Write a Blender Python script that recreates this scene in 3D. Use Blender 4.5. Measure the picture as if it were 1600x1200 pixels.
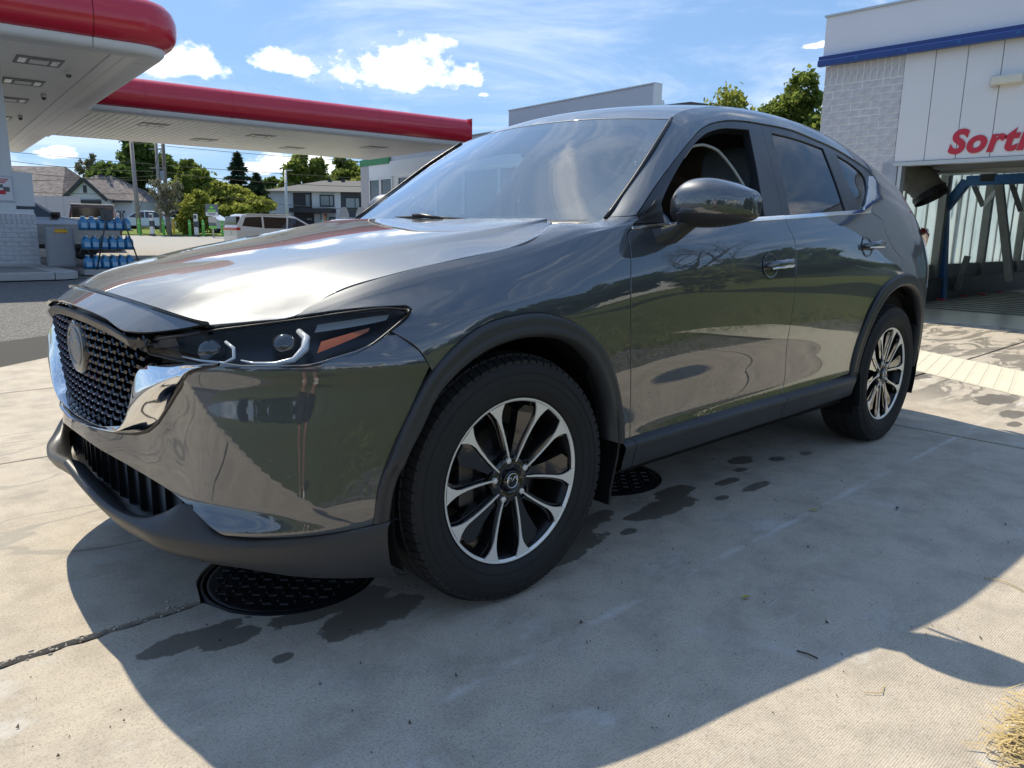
import bpy, bmesh, math, random
import numpy as np
from mathutils import Vector, Matrix, Euler
from mathutils.geometry import delaunay_2d_cdt

CAMLOC = (-1.42741, -2.39448, 1.06941); CAMF = 1171.251
CLOUDS = [(0.5702, 0.8, 0.1864, 0.1008, 0.0359), (0.4491, 0.8733, 0.1887, 0.0444, 0.0171), (0.3469, 0.921, 0.1772, 0.0444, 0.0222), (0.2239, 0.9716, 0.0766, 0.0307, 0.0077), (0.874, 0.4367, 0.2133, 0.0188, 0.0051), (0.6448, 0.746, 0.1668, 0.0102, 0.0043), (0.4638, 0.8828, 0.0746, 0.0683, 0.0188)]
SC = bpy.context.scene
for o in list(bpy.data.objects): bpy.data.objects.remove(o)
COL = SC.collection
rnd = random.Random(7)

# ------------------------------------------------------------------ camera
cam = bpy.data.cameras.new('camera'); cam_ob = bpy.data.objects.new('camera', cam); COL.objects.link(cam_ob)
yaw, pitch, roll = (0.753216, -0.199335, 0.015707)
fwd = Vector((math.sin(yaw)*math.cos(pitch), math.cos(yaw)*math.cos(pitch), math.sin(pitch)))
rgt = Vector((math.cos(yaw), -math.sin(yaw), 0)); up_ = rgt.cross(fwd)
r2 = rgt*math.cos(roll)+up_*math.sin(roll); u2 = -rgt*math.sin(roll)+up_*math.cos(roll)
M = Matrix((r2, u2, -fwd)).transposed().to_4x4(); M.translation = Vector(CAMLOC)
cam_ob.matrix_world = M
cam.sensor_width = 36; cam.sensor_fit = 'HORIZONTAL'; cam.lens = 36*CAMF/1600
cam.clip_start = .05; cam.clip_end = 3000
SC.camera = cam_ob

# ------------------------------------------------------------------ sky, clouds, sun
SUN = Vector((.085, .775, 1)).normalized()
SKYT = (.72, 1.07, 1.56, 1)
SUN_EL = math.asin(SUN.z); SUN_AZ = math.atan2(SUN.x, SUN.y)
world = bpy.data.worlds.new('World'); SC.world = world; world.use_nodes = True
wt = world.node_tree; wt.nodes.clear()
def wn(t, **k):
    n = wt.nodes.new(t)
    for a, b in k.items(): setattr(n, a, b)
    return n
def wl(a, b): wt.links.new(a, b)
def wmath(op, a, b=None, c=None, clamp=False):
    n = wn('ShaderNodeMath', operation=op, use_clamp=clamp)
    for i, v in enumerate((a, b, c)):
        if v is None: continue
        if hasattr(v, 'links'): wl(v, n.inputs[i])
        else: n.inputs[i].default_value = v
    return n.outputs[0]
def wmap(v, a, b, c=0., d=1., smooth=True):
    n = wn('ShaderNodeMapRange', interpolation_type='SMOOTHSTEP' if smooth else 'LINEAR'); wl(v, n.inputs[0])
    for i, q in enumerate((a, b, c, d)): n.inputs[i+1].default_value = q
    return n.outputs[0]
sky = wn('ShaderNodeTexSky', sky_type='NISHITA', sun_disc=False, sun_elevation=SUN_EL, sun_rotation=SUN_AZ, altitude=50, air_density=1.0, dust_density=.6, ozone_density=1.6)
tc = wn('ShaderNodeTexCoord'); gen = tc.outputs['Generated']
def wdot(vec):
    n = wn('ShaderNodeVectorMath', operation='DOT_PRODUCT'); wl(gen, n.inputs[0]); n.inputs[1].default_value = vec
    return n.outputs['Value']
def wnoise(scale, detail, rough, mscale=(1, 1, 1), dist=0, loc=(0, 0, 0)):
    m = wn('ShaderNodeMapping'); wl(gen, m.inputs[0]); m.inputs['Scale'].default_value = mscale; m.inputs['Location'].default_value = loc
    n = wn('ShaderNodeTexNoise'); wl(m.outputs[0], n.inputs['Vector'])
    n.inputs['Scale'].default_value = scale; n.inputs['Detail'].default_value = detail; n.inputs['Roughness'].default_value = rough; n.inputs['Distortion'].default_value = dist
    return n.outputs['Fac']
puff = wnoise(24, 7, .62, (1, 1, 1.5)); big = wnoise(9, 5, .55, (1, 1, 1.8))
edge = wmath('ADD', wmath('MULTIPLY', wmath('SUBTRACT', puff, .5), 2.6), wmath('MULTIPLY', wmath('SUBTRACT', big, .42), 1.4))
total = None; lowsum = None
for (dx, dy, dz, hw, hh) in CLOUDS:       # bearing of each cumulus, half width and half height in radians
    d = Vector((dx, dy, dz)).normalized(); e = Vector((0, 0, 1)).cross(d).normalized(); u = d.cross(e)
    a = wmath('DIVIDE', wdot(e), hw*1.0); b = wmath('DIVIDE', wdot(u), hh*1.2)
    bb = wmath('MULTIPLY', wmap(b, -.02, .02, 2.2, 1., False), b)      # flat base, domed top
    r = wmath('SQRT', wmath('ADD', wmath('MULTIPLY', a, a), wmath('MULTIPLY', bb, bb)))
    k = wmath('ADD', wmath('SUBTRACT', 1.0, r), wmath('MULTIPLY', edge, 1.0))
    k = wmath('MULTIPLY', k, wmap(wdot(d), .2, .6))
    total = k if total is None else wmath('MAXIMUM', total, k)
    s = wmath('MULTIPLY', wmap(b, -.55, .35, 1, 0), wmap(r, 0, 1.2, 1, 0))
    lowsum = s if lowsum is None else wmath('MAXIMUM', lowsum, s)
cover = wmap(wnoise(3.2, 6, .58, (1, 1, 1.7), .2, (1.3, 4.2, .8)), .58, .76)
dens = wmath('MAXIMUM', wmap(total, .0, .62), wmath('MULTIPLY', cover, .75))
cirrus = wmath('MULTIPLY', wmap(wnoise(2.4, 8, .66, (.6, 1.3, 5.0), .6), .40, .78), .50)
cirrus = wmath('MULTIPLY', cirrus, wmap(wdot((0, 0, 1)), .02, .30, 1.0, .55))
fac = wmath('MAXIMUM', dens, cirrus, clamp=True)
shade = wmath('MULTIPLY', lowsum, wmath('ADD', .45, puff))
ccol = wn('ShaderNodeMix', data_type='RGBA'); wl(shade, ccol.inputs['Factor'])
ccol.inputs['A'].default_value = (6.2, 6.15, 6.1, 1); ccol.inputs['B'].default_value = (3.6, 3.9, 4.5, 1)
mixc = wn('ShaderNodeMix', data_type='RGBA'); wl(fac, mixc.inputs['Factor'])
gm = wn('ShaderNodeGamma'); gm.inputs[1].default_value = .40; wl(sky.outputs[0], gm.inputs[0])         # phone-like compression of the sky
tint = wn('ShaderNodeMix', data_type='RGBA', blend_type='MULTIPLY'); tint.inputs['Factor'].default_value = 1; wl(gm.outputs[0], tint.inputs['A']); tint.inputs['B'].default_value = SKYT
wl(tint.outputs['Result'], mixc.inputs['A']); wl(ccol.outputs['Result'], mixc.inputs['B'])
bg = wn('ShaderNodeBackground'); bg.inputs['Strength'].default_value = .10; wl(mixc.outputs['Result'], bg.inputs['Color'])
wo = wn('ShaderNodeOutputWorld'); wl(bg.outputs[0], wo.inputs[0])

sun = bpy.data.lights.new('sun', 'SUN'); sun.energy = 2.05; sun.angle = math.radians(.53); sun.color = (1, .90, .71)
sun_ob = bpy.data.objects.new('sun', sun); COL.objects.link(sun_ob); sun_ob.rotation_euler = SUN.to_track_quat('Z', 'Y').to_euler(); sun_ob.location = (0, 8, 12)

vs = SC.view_settings; SC.display_settings.display_device = 'sRGB'
vs.view_transform = 'Standard'; vs.look = 'None'; vs.gamma = 1; vs.use_curve_mapping = False; vs.exposure = 1.5
SC.cycles.max_bounces = 8; SC.cycles.transparent_max_bounces = 24; SC.cycles.caustics_reflective = False; SC.cycles.caustics_refractive = False
SC.cycles.sample_clamp_indirect = 6
# ------------------------------------------------------------------ materials
MATS = {}
def nodes_of(m): return m.node_tree.nodes, m.node_tree.links
class MB_:
    """small helper to build a node material"""
    def __init__(s, name):
        s.m = bpy.data.materials.new(name); s.m.use_nodes = True; s.t = s.m.node_tree
        s.b = s.t.nodes['Principled BSDF']; s.out = s.t.nodes['Material Output']; MATS[name] = s.m
    def n(s, t, **k):
        q = s.t.nodes.new(t)
        for a, b in k.items(): setattr(q, a, b)
        return q
    def l(s, a, b): s.t.links.new(a, b)
    def set(s, **k):
        for a, v in k.items():
            i = s.b.inputs[a.replace('_', ' ')]
            if hasattr(v, 'links'): s.l(v, i)
            else: i.default_value = v if not (isinstance(v, tuple) and len(v) == 3 and i.type == 'RGBA') else (*v, 1)
        return s
    def coord(s, kind='Object', scale=(1, 1, 1), rot=(0, 0, 0), loc=(0, 0, 0)):
        c = s.n('ShaderNodeTexCoord'); m = s.n('ShaderNodeMapping'); s.l(c.outputs[kind], m.inputs[0])
        m.inputs['Scale'].default_value = scale; m.inputs['Rotation'].default_value = rot; m.inputs['Location'].default_value = loc
        return m.outputs[0]
    def noise(s, vec, scale, detail=4, rough=.55, dist=0, out='Fac'):
        q = s.n('ShaderNodeTexNoise'); s.l(vec, q.inputs['Vector'])
        for a, v in (('Scale', scale), ('Detail', detail), ('Roughness', rough), ('Distortion', dist)): q.inputs[a].default_value = v
        return q.outputs[out]
    def voro(s, vec, scale, feature='F1', out='Distance', rand=1):
        q = s.n('ShaderNodeTexVoronoi', feature=feature); s.l(vec, q.inputs['Vector']); q.inputs['Scale'].default_value = scale; q.inputs['Randomness'].default_value = rand
        return q.outputs[out]
    def wave(s, vec, scale, dist=0, detail=2, dscale=1, dirn='X'):
        q = s.n('ShaderNodeTexWave', bands_direction=dirn); s.l(vec, q.inputs['Vector'])
        q.inputs['Scale'].default_value = scale; q.inputs['Distortion'].default_value = dist; q.inputs['Detail'].default_value = detail; q.inputs['Detail Scale'].default_value = dscale
        return q.outputs['Fac']
    def map(s, v, a, b, c=0., d=1., smooth=True):
        q = s.n('ShaderNodeMapRange', interpolation_type='SMOOTHSTEP' if smooth else 'LINEAR'); s.l(v, q.inputs[0])
        for i, x in enumerate((a, b, c, d)): q.inputs[i+1].default_value = x
        return q.outputs[0]
    def math(s, op, a, b=None, clamp=False):
        q = s.n('ShaderNodeMath', operation=op, use_clamp=clamp)
        for i, v in enumerate((a, b)):
            if v is None: continue
            if hasattr(v, 'links'): s.l(v, q.inputs[i])
            else: q.inputs[i].default_value = v
        return q.outputs[0]
    def mix(s, f, a, b, blend='MIX'):
        q = s.n('ShaderNodeMix', data_type='RGBA', blend_type=blend)
        for k, v in (('Factor', f), ('A', a), ('B', b)):
            if hasattr(v, 'links'): s.l(v, q.inputs[k])
            else: q.inputs[k].default_value = (*v, 1) if isinstance(v, tuple) and len(v) == 3 else v
        return q.outputs['Result']
    def bump(s, h, strength=.3, dist=.01):
        q = s.n('ShaderNodeBump'); q.inputs['Strength'].default_value = strength; q.inputs['Distance'].default_value = dist; s.l(h, q.inputs['Height']); s.l(q.outputs[0], s.b.inputs['Normal'])
        return s
def simple(name, col, rough=.5, metal=0, coat=0, spec=.5, var=.12, vscale=6, bump=0, bscale=80):
    k = MB_(name); k.set(Roughness=rough, Metallic=metal, Coat_Weight=coat, Coat_Roughness=.03, Specular_IOR_Level=spec)
    v = k.coord(); f = k.noise(v, vscale, 5, .6)
    k.set(Base_Color=k.mix(f, tuple(c*(1-var) for c in col), tuple(min(1, c*(1+var)) for c in col)))
    if bump: k.bump(k.noise(v, bscale, 3), bump, .004)
    return k.m
def glass(name, tint, refl=1.0, ior=1.5, rough=0.0, dirt=None, gain=1.6):
    """thin pane: tinted see-through plus a mirror reflection that grows toward grazing angles"""
    k = MB_(name); k.t.nodes.remove(k.b)
    tr = k.n('ShaderNodeBsdfTransparent'); tr.inputs[0].default_value = (*tint, 1)
    gl = k.n('ShaderNodeBsdfGlossy'); gl.inputs['Roughness'].default_value = rough; gl.inputs[0].default_value = (refl, refl, refl, 1)
    fr = k.n('ShaderNodeFresnel'); ge = k.n('ShaderNodeNewGeometry'); k.l(k.map(ge.outputs['Backfacing'], 0, 1, ior, 1/ior, False), fr.inputs[0])
    mx = k.n('ShaderNodeMixShader'); k.l(k.math('MULTIPLY', fr.outputs[0], gain, True), mx.inputs[0]); k.l(tr.outputs[0], mx.inputs[1]); k.l(gl.outputs[0], mx.inputs[2])
    res = mx.outputs[0]
    if dirt:
        v = k.coord(); df = k.n('ShaderNodeBsdfDiffuse'); df.inputs[0].default_value = (.75, .8, .82, 1)
        f = dirt(k, v); m2 = k.n('ShaderNodeMixShader'); k.l(f, m2.inputs[0]); k.l(res, m2.inputs[1]); k.l(df.outputs[0], m2.inputs[2]); res = m2.outputs[0]
    k.l(res, k.out.inputs[0])
    return k.m

# ------------------------------------------------------------------ objects
def link(name, me, mat=None, parent=None, loc=None, rot=None):
    o = bpy.data.objects.new(name, me); COL.objects.link(o)
    if mat is not None and me is not None and not me.materials:
        for m in (mat if isinstance(mat, (list, tuple)) else [mat]): me.materials.append(m)
    if parent is not None: o.parent = parent
    if loc is not None: o.location = loc
    if rot is not None: o.rotation_euler = rot
    return o
def mesh(name, V, F, smooth=False, normals=None, mi=None):
    me = bpy.data.meshes.new(name); me.from_pydata([tuple(map(float, v)) for v in V], [], [tuple(int(i) for i in f) for f in F])
    if smooth: me.polygons.foreach_set('use_smooth', [True]*len(me.polygons))
    if mi is not None: me.polygons.foreach_set('material_index', mi)
    me.update()
    if normals is not None: me.normals_split_custom_set_from_vertices([tuple(map(float, n)) for n in normals])
    return me
def thing(name, label, cat, loc=(0, 0, 0), rot=0, group=None):
    o = link(name, None, loc=loc, rot=(0, 0, rot)); o.empty_display_size = .3
    return tag(o, label, cat, group)
def tag(o, label, cat, group=None):
    o['label'] = label; o['category'] = cat
    if group: o['group'] = group
    return o
def structure(o): o['kind'] = 'structure'; return o
def stuff(o): o['kind'] = 'stuff'; return o
def dup(root, loc, rot=None, label=None, group=None):
    r = root.copy(); COL.objects.link(r); r.location = loc
    if rot is not None: r.rotation_euler = rot
    if label: r['label'] = label
    if group: r['group'] = group
    for c in root.children:
        d = c.copy(); COL.objects.link(d); d.parent = r
        for g in c.children:
            h = g.copy(); COL.objects.link(h); h.parent = d
    return r
class Geo:
    """collects simple solids into one mesh"""
    def __init__(s): s.V, s.F, s.S = [], [], []
    def add(s, V, F, smooth=False):
        o = len(s.V); s.V += [tuple(v) for v in V]; s.F += [tuple(i+o for i in f) for f in F]; s.S += [smooth]*len(F); return s
    def box(s, a, b, rz=0, c=None, taper=None):
        x0, y0, z0 = a; x1, y1, z1 = b
        P = [(x0, y0, z0), (x1, y0, z0), (x1, y1, z0), (x0, y1, z0), (x0, y0, z1), (x1, y0, z1), (x1, y1, z1), (x0, y1, z1)]
        if taper:
            cx, cy = (x0+x1)/2, (y0+y1)/2
            P = P[:4]+[(cx+(x-cx)*taper, cy+(y-cy)*taper, z) for x, y, z in P[4:]]
        if rz:
            c = c or ((x0+x1)/2, (y0+y1)/2); ca, sa = math.cos(rz), math.sin(rz)
            P = [(c[0]+(x-c[0])*ca-(y-c[1])*sa, c[1]+(x-c[0])*sa+(y-c[1])*ca, z) for x, y, z in P]
        return s.add(P, [(0, 3, 2, 1), (4, 5, 6, 7), (0, 1, 5, 4), (1, 2, 6, 5), (2, 3, 7, 6), (3, 0, 4, 7)])
    def tube(s, pts, r, n=8, caps=True, flat=None):
        pts = [Vector(q) for q in pts]; m = len(pts); rs = r if isinstance(r, (list, tuple)) else [r]*m
        V = []; ref = None
        for i, q in enumerate(pts):
            t = (pts[min(i+1, m-1)]-pts[max(i-1, 0)]).normalized()
            if ref is None: ref = t.orthogonal().normalized()
            ref = (ref-t*ref.dot(t)).normalized(); b = t.cross(ref)
            for j in range(n):
                a = 2*math.pi*j/n; V.append(q+(ref*math.cos(a)+b*math.sin(a))*rs[i])
        F = [(i*n+j, i*n+(j+1) % n, (i+1)*n+(j+1) % n, (i+1)*n+j) for i in range(m-1) for j in range(n)]
        s.add(V, F, True)
        if caps:
            o = len(s.V)-len(V); s.F.append(tuple(o+j for j in range(n))[::-1]); s.F.append(tuple(o+(m-1)*n+j for j in range(n))); s.S += [False, False]
        return s
    def bar(s, a, b, w, h):
        """rectangular bar between two points"""
        a, b = Vector(a), Vector(b); t = (b-a).normalized(); x = t.cross(Vector((0, 0, 1)))
        if x.length < 1e-3: x = Vector((1, 0, 0))
        x.normalize(); y = x.cross(t)
        V = [q+x*i*w/2+y*j*h/2 for q in (a, b) for i, j in ((-1, -1), (1, -1), (1, 1), (-1, 1))]
        return s.add(V, [(0, 1, 2, 3), (7, 6, 5, 4), (0, 4, 5, 1), (1, 5, 6, 2), (2, 6, 7, 3), (3, 7, 4, 0)])
    def lathe(s, prof, n=32, axis='z', c=(0, 0, 0), smooth=True):
        V = []
        for (r, h) in prof:
            for j in range(n):
                a = 2*math.pi*j/n; x, y = r*math.cos(a), r*math.sin(a)
                V.append({'z': (x, y, h), 'y': (x, h, y), 'x': (h, x, y)}[axis])
        V = [(v[0]+c[0], v[1]+c[1], v[2]+c[2]) for v in V]
        F = [(i*n+j, i*n+(j+1) % n, (i+1)*n+(j+1) % n, (i+1)*n+j) for i in range(len(prof)-1) for j in range(n)]
        if axis == 'y': F = [f[::-1] for f in F]
        return s.add(V, F, smooth)
    def prism(s, poly, h0, h1, axis='z'):
        n = len(poly)
        def mk(p, h): return {'z': (p[0], p[1], h), 'y': (p[0], h, p[1]), 'x': (h, p[0], p[1])}[axis]
        V = [mk(p, h0) for p in poly]+[mk(p, h1) for p in poly]
        F = [tuple(range(n))[::-1], tuple(range(n, 2*n))]+[(i, (i+1) % n, n+(i+1) % n, n+i) for i in range(n)]
        if axis == 'y': F = [f[::-1] for f in F]
        return s.add(V, F)
    def sphere(s, c, r, nu=16, nv=10):
        rr = r if isinstance(r, (tuple, list)) else (r, r, r)
        V = [(c[0]+rr[0]*math.sin(math.pi*i/nv)*math.cos(2*math.pi*j/nu), c[1]+rr[1]*math.sin(math.pi*i/nv)*math.sin(2*math.pi*j/nu), c[2]+rr[2]*math.cos(math.pi*i/nv)) for i in range(nv+1) for j in range(nu)]
        F = [(i*nu+j, (i+1)*nu+j, (i+1)*nu+(j+1) % nu, i*nu+(j+1) % nu) for i in range(nv) for j in range(nu)]
        return s.add(V, F, True)
    def loft(s, rows, closed=False, smooth=True):
        n = len(rows[0]); V = [q for r in rows for q in r]
        F = [(i*n+j, i*n+(j+1) % n, (i+1)*n+(j+1) % n, (i+1)*n+j) for i in range(len(rows)-1) for j in range(n if closed else n-1)]
        return s.add(V, F, smooth)
    def xf(s, M):
        s.V = [tuple(M @ Vector(v)) for v in s.V]; return s
    def mesh(s, name, bevel=0, seg=2, fixn=False):
        me = mesh(name, s.V, s.F)
        if s.S: me.polygons.foreach_set('use_smooth', s.S)
        if bevel or fixn:
            bm = bmesh.new(); bm.from_mesh(me)
            if fixn: bmesh.ops.remove_doubles(bm, verts=bm.verts, dist=1e-5); bmesh.ops.recalc_face_normals(bm, faces=bm.faces)
            if bevel:
                ed = [e for e in bm.edges if len(e.link_faces) == 2 and e.calc_face_angle(0) > .5]
                bmesh.ops.bevel(bm, geom=ed, offset=bevel, segments=seg, profile=.6, affect='EDGES')
            bm.to_mesh(me); bm.free()
        return me
    def obj(s, name, mat, parent=None, bevel=0, seg=2, loc=None, rot=None, fixn=False):
        return link(name, s.mesh(name, bevel, seg, fixn), mat, parent, loc, rot)

# ------------------------------------------------------------------ trimmed panels on a smooth surface
def inside(poly, pts):
    x, y = pts[:, 0], pts[:, 1]; r = np.zeros(len(pts), bool); n = len(poly); j = n-1
    for i in range(n):
        xi, yi = poly[i]; xj, yj = poly[j]
        c = ((yi > y) != (yj > y)) & (x < (xj-xi)*(y-yi)/((yj-yi) if yj != yi else 1e-12)+xi); r ^= c; j = i
    return r
def smooth_outline(pts, step, corner=32, closed=True):
    """curved runs are rounded, sharp corners stay"""
    P = [np.array(q, float) for q in pts]
    P = [q for i, q in enumerate(P) if i == 0 or np.linalg.norm(q-P[i-1]) > 1e-5]
    if closed and np.linalg.norm(P[0]-P[-1]) < 1e-5: P.pop()
    n = len(P); isc = []
    for i in range(n):
        if not closed and i in (0, n-1): isc.append(True); continue
        a, b = P[i]-P[i-1], P[(i+1) % n]-P[i]
        an = math.degrees(math.acos(max(-1, min(1, float(a @ b)/(np.linalg.norm(a)*np.linalg.norm(b)+1e-12))))); isc.append(an > corner)
    out = []
    for i in range(n if closed else n-1):
        p1, p2 = P[i], P[(i+1) % n]; L = np.linalg.norm(p2-p1)
        if isc[i]: m1 = (p2-p1)
        else:
            p0 = P[i-1]; l0 = np.linalg.norm(p1-p0); m1 = ((p1-p0)/l0*L+(p2-p1)/L*l0)/(l0+L)*L
        if isc[(i+1) % n]: m2 = (p2-p1)
        else:
            p3 = P[(i+2) % n]; l3 = np.linalg.norm(p3-p2); m2 = ((p3-p2)/l3*L+(p2-p1)/L*l3)/(l3+L)*L
        k = max(1, int(math.ceil(L/step)))
        for t in np.arange(k)/k:
            out.append((2*t**3-3*t**2+1)*p1+(t**3-2*t**2+t)*m1+(-2*t**3+3*t**2)*p2+(t**3-t**2)*m2)
    if not closed: out.append(P[-1])
    return np.array(out)
def panel_mesh(name, patch, outline, step=.022, gap=.0027, depth=.018, off=0., holes=(), flip=False, mirror=False, rim=True, raw=False):
    sg = -1 if flip else 1
    loops = [np.array(outline, float) if raw else smooth_outline(outline, step)]+[smooth_outline(h, step) for h in holes]
    lo, hi = loops[0].min(0), loops[0].max(0)
    g = np.stack(np.meshgrid(np.arange(lo[0]+step*.5, hi[0], step), np.arange(lo[1]+step*.43, hi[1], step), indexing='ij'), -1)
    g[1::2, :, 1] += step*.5; g = g.reshape(-1, 2)
    keep = inside(loops[0], g)
    for h in loops[1:]: keep &= ~inside(h, g)
    allb = np.concatenate(loops); g = g[keep]
    if len(g):
        d = np.min(np.hypot(g[:, None, 0]-allb[None, :, 0], g[:, None, 1]-allb[None, :, 1]), axis=1); g = g[d > step*.45]
    pts = np.concatenate([allb, g]) if len(g) else allb
    E = []; o = 0
    for L in loops:
        n = len(L); E += [(o+i, o+(i+1) % n) for i in range(n)]; o += n
    vv, ee, ff, ov, _, _ = delaunay_2d_cdt([Vector(map(float, q)) for q in pts], E, [], 0, 1e-6)
    uv = np.array([(q.x, q.y) for q in vv]); T = np.array([list(f) for f in ff if len(f) == 3])
    c = uv[T].mean(1); k = inside(loops[0], c)
    for h in loops[1:]: k &= ~inside(h, c)
    T = T[k]
    lim_lo = np.array([patch.U[0], patch.V[0]]); lim_hi = np.array([patch.U[-1], patch.V[-1]])
    uvc = np.clip(uv, lim_lo, lim_hi)
    P = patch.at(uvc); N = patch.normal(uvc)*sg; P = P+N*off
    # orientation
    f = np.cross(P[T[:, 1]]-P[T[:, 0]], P[T[:, 2]]-P[T[:, 0]]); bad = (f*N[T[:, 0]]).sum(1) < 0
    T[bad] = T[bad][:, ::-1]
    V = list(P); NN = list(N); F = [tuple(t) for t in T]
    for li, L in enumerate(loops):
        n = len(L); Lc = np.clip(L, lim_lo, lim_hi); Q = patch.at(Lc); M_ = patch.normal(Lc)*sg; Q = Q+M_*off
        tan = np.roll(Q, -1, 0)-np.roll(Q, 1, 0); outw = np.cross(tan, M_); outw /= np.maximum(np.linalg.norm(outw, axis=1), 1e-9)[:, None]
        area = .5*np.sum(L[:, 0]*np.roll(L[:, 1], -1)-np.roll(L[:, 0], -1)*L[:, 1])
        # outward direction sign: test in 3d with the uv orientation
        cen = np.array([patch.at(np.clip(L.mean(0)[None], lim_lo, lim_hi))[0]])[0]
        s1 = np.sign(area)*(1 if sg > 0 else -1)*(1 if np.dot(np.cross(patch.at(np.clip(L[:1]+[1e-3, 0], lim_lo, lim_hi))[0]-patch.at(Lc[:1])[0], patch.at(np.clip(L[:1]+[0, 1e-3], lim_lo, lim_hi))[0]-patch.at(Lc[:1])[0]), patch.normal(Lc[:1])[0]) > -1 else 1)
        outw = outw*s1*(1 if li == 0 else -1)
        # shrink the panel edge by the gap
        if gap:
            idx = {}
            for q in range(n):
                dd = np.hypot(uv[:, 0]-L[q, 0], uv[:, 1]-L[q, 1]); idx[q] = int(dd.argmin())
            for q, i in idx.items(): V[i] = V[i]-outw[q]*gap
        if rim:
            base = len(V); Qg = Q-outw*gap
            for q in range(n): V.append(Qg[q]); NN.append((M_[q]+outw[q]*.25))
            for q in range(n): V.append(Qg[q]+outw[q]*.0012-M_[q]*.0022); NN.append(outw[q]+M_[q]*.2)
            for q in range(n): V.append(Qg[q]+outw[q]*.0012-M_[q]*depth); NN.append(outw[q])
            for r in range(2):
                for q in range(n):
                    a, b = base+r*n+q, base+r*n+(q+1) % n; quad = (a, b, b+n, a+n)
                    va = np.array(V[a]); fn = np.cross(np.array(V[b])-va, np.array(V[a+n])-va)
                    F.append(quad if np.dot(fn, outw[q]) > 0 else quad[::-1])
    V = np.array(V); NN = np.array(NN); NN /= np.maximum(np.linalg.norm(NN, axis=1), 1e-9)[:, None]
    if mirror: V = V*[1, -1, 1]; NN = NN*[1, -1, 1]; F = [f[::-1] for f in F]
    return mesh(name, V, F, True, NN)
def grid_mesh(name, patch, nu, nv, u=None, v=None, off=0, flip=False, mirror=False):
    us = np.linspace(*(u or (patch.U[0], patch.U[-1])), nu); vsn = np.linspace(*(v or (patch.V[0], patch.V[-1])), nv)
    g = np.stack(np.meshgrid(us, vsn, indexing='ij'), -1).reshape(-1, 2); N = patch.normal(g)*(-1 if flip else 1); P = patch.at(g)+N*off
    F = [(i*nv+j, (i+1)*nv+j, (i+1)*nv+j+1, i*nv+j+1) for i in range(nu-1) for j in range(nv-1)]
    if flip: F = [f[::-1] for f in F]
    if mirror: P = P*[1, -1, 1]; N = N*[1, -1, 1]; F = [f[::-1] for f in F]
    return mesh(name, P, F, True, N)

# shared finishes
def plastic(name, col, rough, var=.25, bump=.25):
    k = MB_(name); v = k.coord(); f = k.noise(v, 7, 6, .65); d = k.noise(v, 1.7, 4, .6)
    k.set(Base_Color=k.mix(f, tuple(c*(1-var) for c in col), tuple(c*(1+var) for c in col)), Roughness=k.map(d, .3, .7, rough-.08, rough+.1), Specular_IOR_Level=.45)
    k.bump(k.noise(v, 420, 2), bump, .0006); return k.m
CLAD = plastic('cladding', (.034, .035, .037), .40)
BLACKP = plastic('black_plastic', (.010, .010, .011), .38, bump=.1)
SATIN = plastic('satin_trim', (.022, .023, .026), .32, bump=.05)
GLOSSB = simple('gloss_black', (.006, .006, .007), .10, 0, .6)
DARK = simple('dark_void', (.006, .006, .007), .85, spec=.2)
CHROME = simple('chrome', (.78, .79, .80), .055, 1.0, var=.03)
BRIGHT = simple('machined_alloy', (.86, .84, .80), .42, .55, var=.04)
def rubber():
    k = MB_('rubber'); v = k.coord(); f = k.noise(v, 9, 6, .65)
    k.set(Base_Color=k.mix(f, (.012, .012, .012), (.030, .029, .028)), Roughness=.72, Specular_IOR_Level=.35); k.bump(k.noise(v, 260, 3), .2, .001); return k.m
RUBBER = rubber()
# ---------------------------------------------------------------- smooth lofted surfaces
def hermite_weights(kn, x):
    kn = np.asarray(kn, float); x = np.clip(np.asarray(x, float), kn[0], kn[-1]); n = len(kn)
    D = np.zeros((n, n)); h = np.diff(kn)
    for i in range(n):
        if i == 0: D[0, 0], D[0, 1] = -1/h[0], 1/h[0]
        elif i == n-1: D[i, i-1], D[i, i] = -1/h[-1], 1/h[-1]
        else:
            a, b = h[i-1], h[i]; wl, wr = b/(a+b), a/(a+b)
            D[i, i-1] -= wl/a; D[i, i] += wl/a - wr/b; D[i, i+1] += wr/b
    k = np.clip(np.searchsorted(kn, x, side='right')-1, 0, n-2)
    hk = h[k]; t = (x-kn[k])/hk
    W = np.zeros((len(x), n)); r = np.arange(len(x))
    W[r, k] += 2*t**3-3*t**2+1; W[r, k+1] += -2*t**3+3*t**2
    W += D[k]*((t**3-2*t**2+t)*hk)[:, None] + D[k+1]*((t**3-t**2)*hk)[:, None]
    return W

class Patch:
    def __init__(s, U, V, P, disp=None):
        s.U, s.V, s.P, s.disp = np.array(U, float), np.array(V, float), np.array(P, float), disp
    def base(s, uv):
        uv = np.atleast_2d(uv)
        a = hermite_weights(s.U, uv[:, 0]); b = hermite_weights(s.V, uv[:, 1])
        return np.einsum('kn,km,nmc->kc', a, b, s.P)
    def at(s, uv):
        q = s.base(uv)
        if s.disp is not None: q = q + s.disp(q)
        return q
    def normal(s, uv, e=2e-3):
        uv = np.atleast_2d(np.array(uv, float))
        lo = np.array([s.U[0], s.V[0]]); hi = np.array([s.U[-1], s.V[-1]])
        def sh(d): return np.clip(uv+np.array(d), lo, hi)
        du = s.at(sh((e, 0)))-s.at(sh((-e, 0))); dv = s.at(sh((0, e)))-s.at(sh((0, -e)))
        n = np.cross(du, dv); return n/np.maximum(np.linalg.norm(n, axis=1), 1e-12)[:, None]

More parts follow.
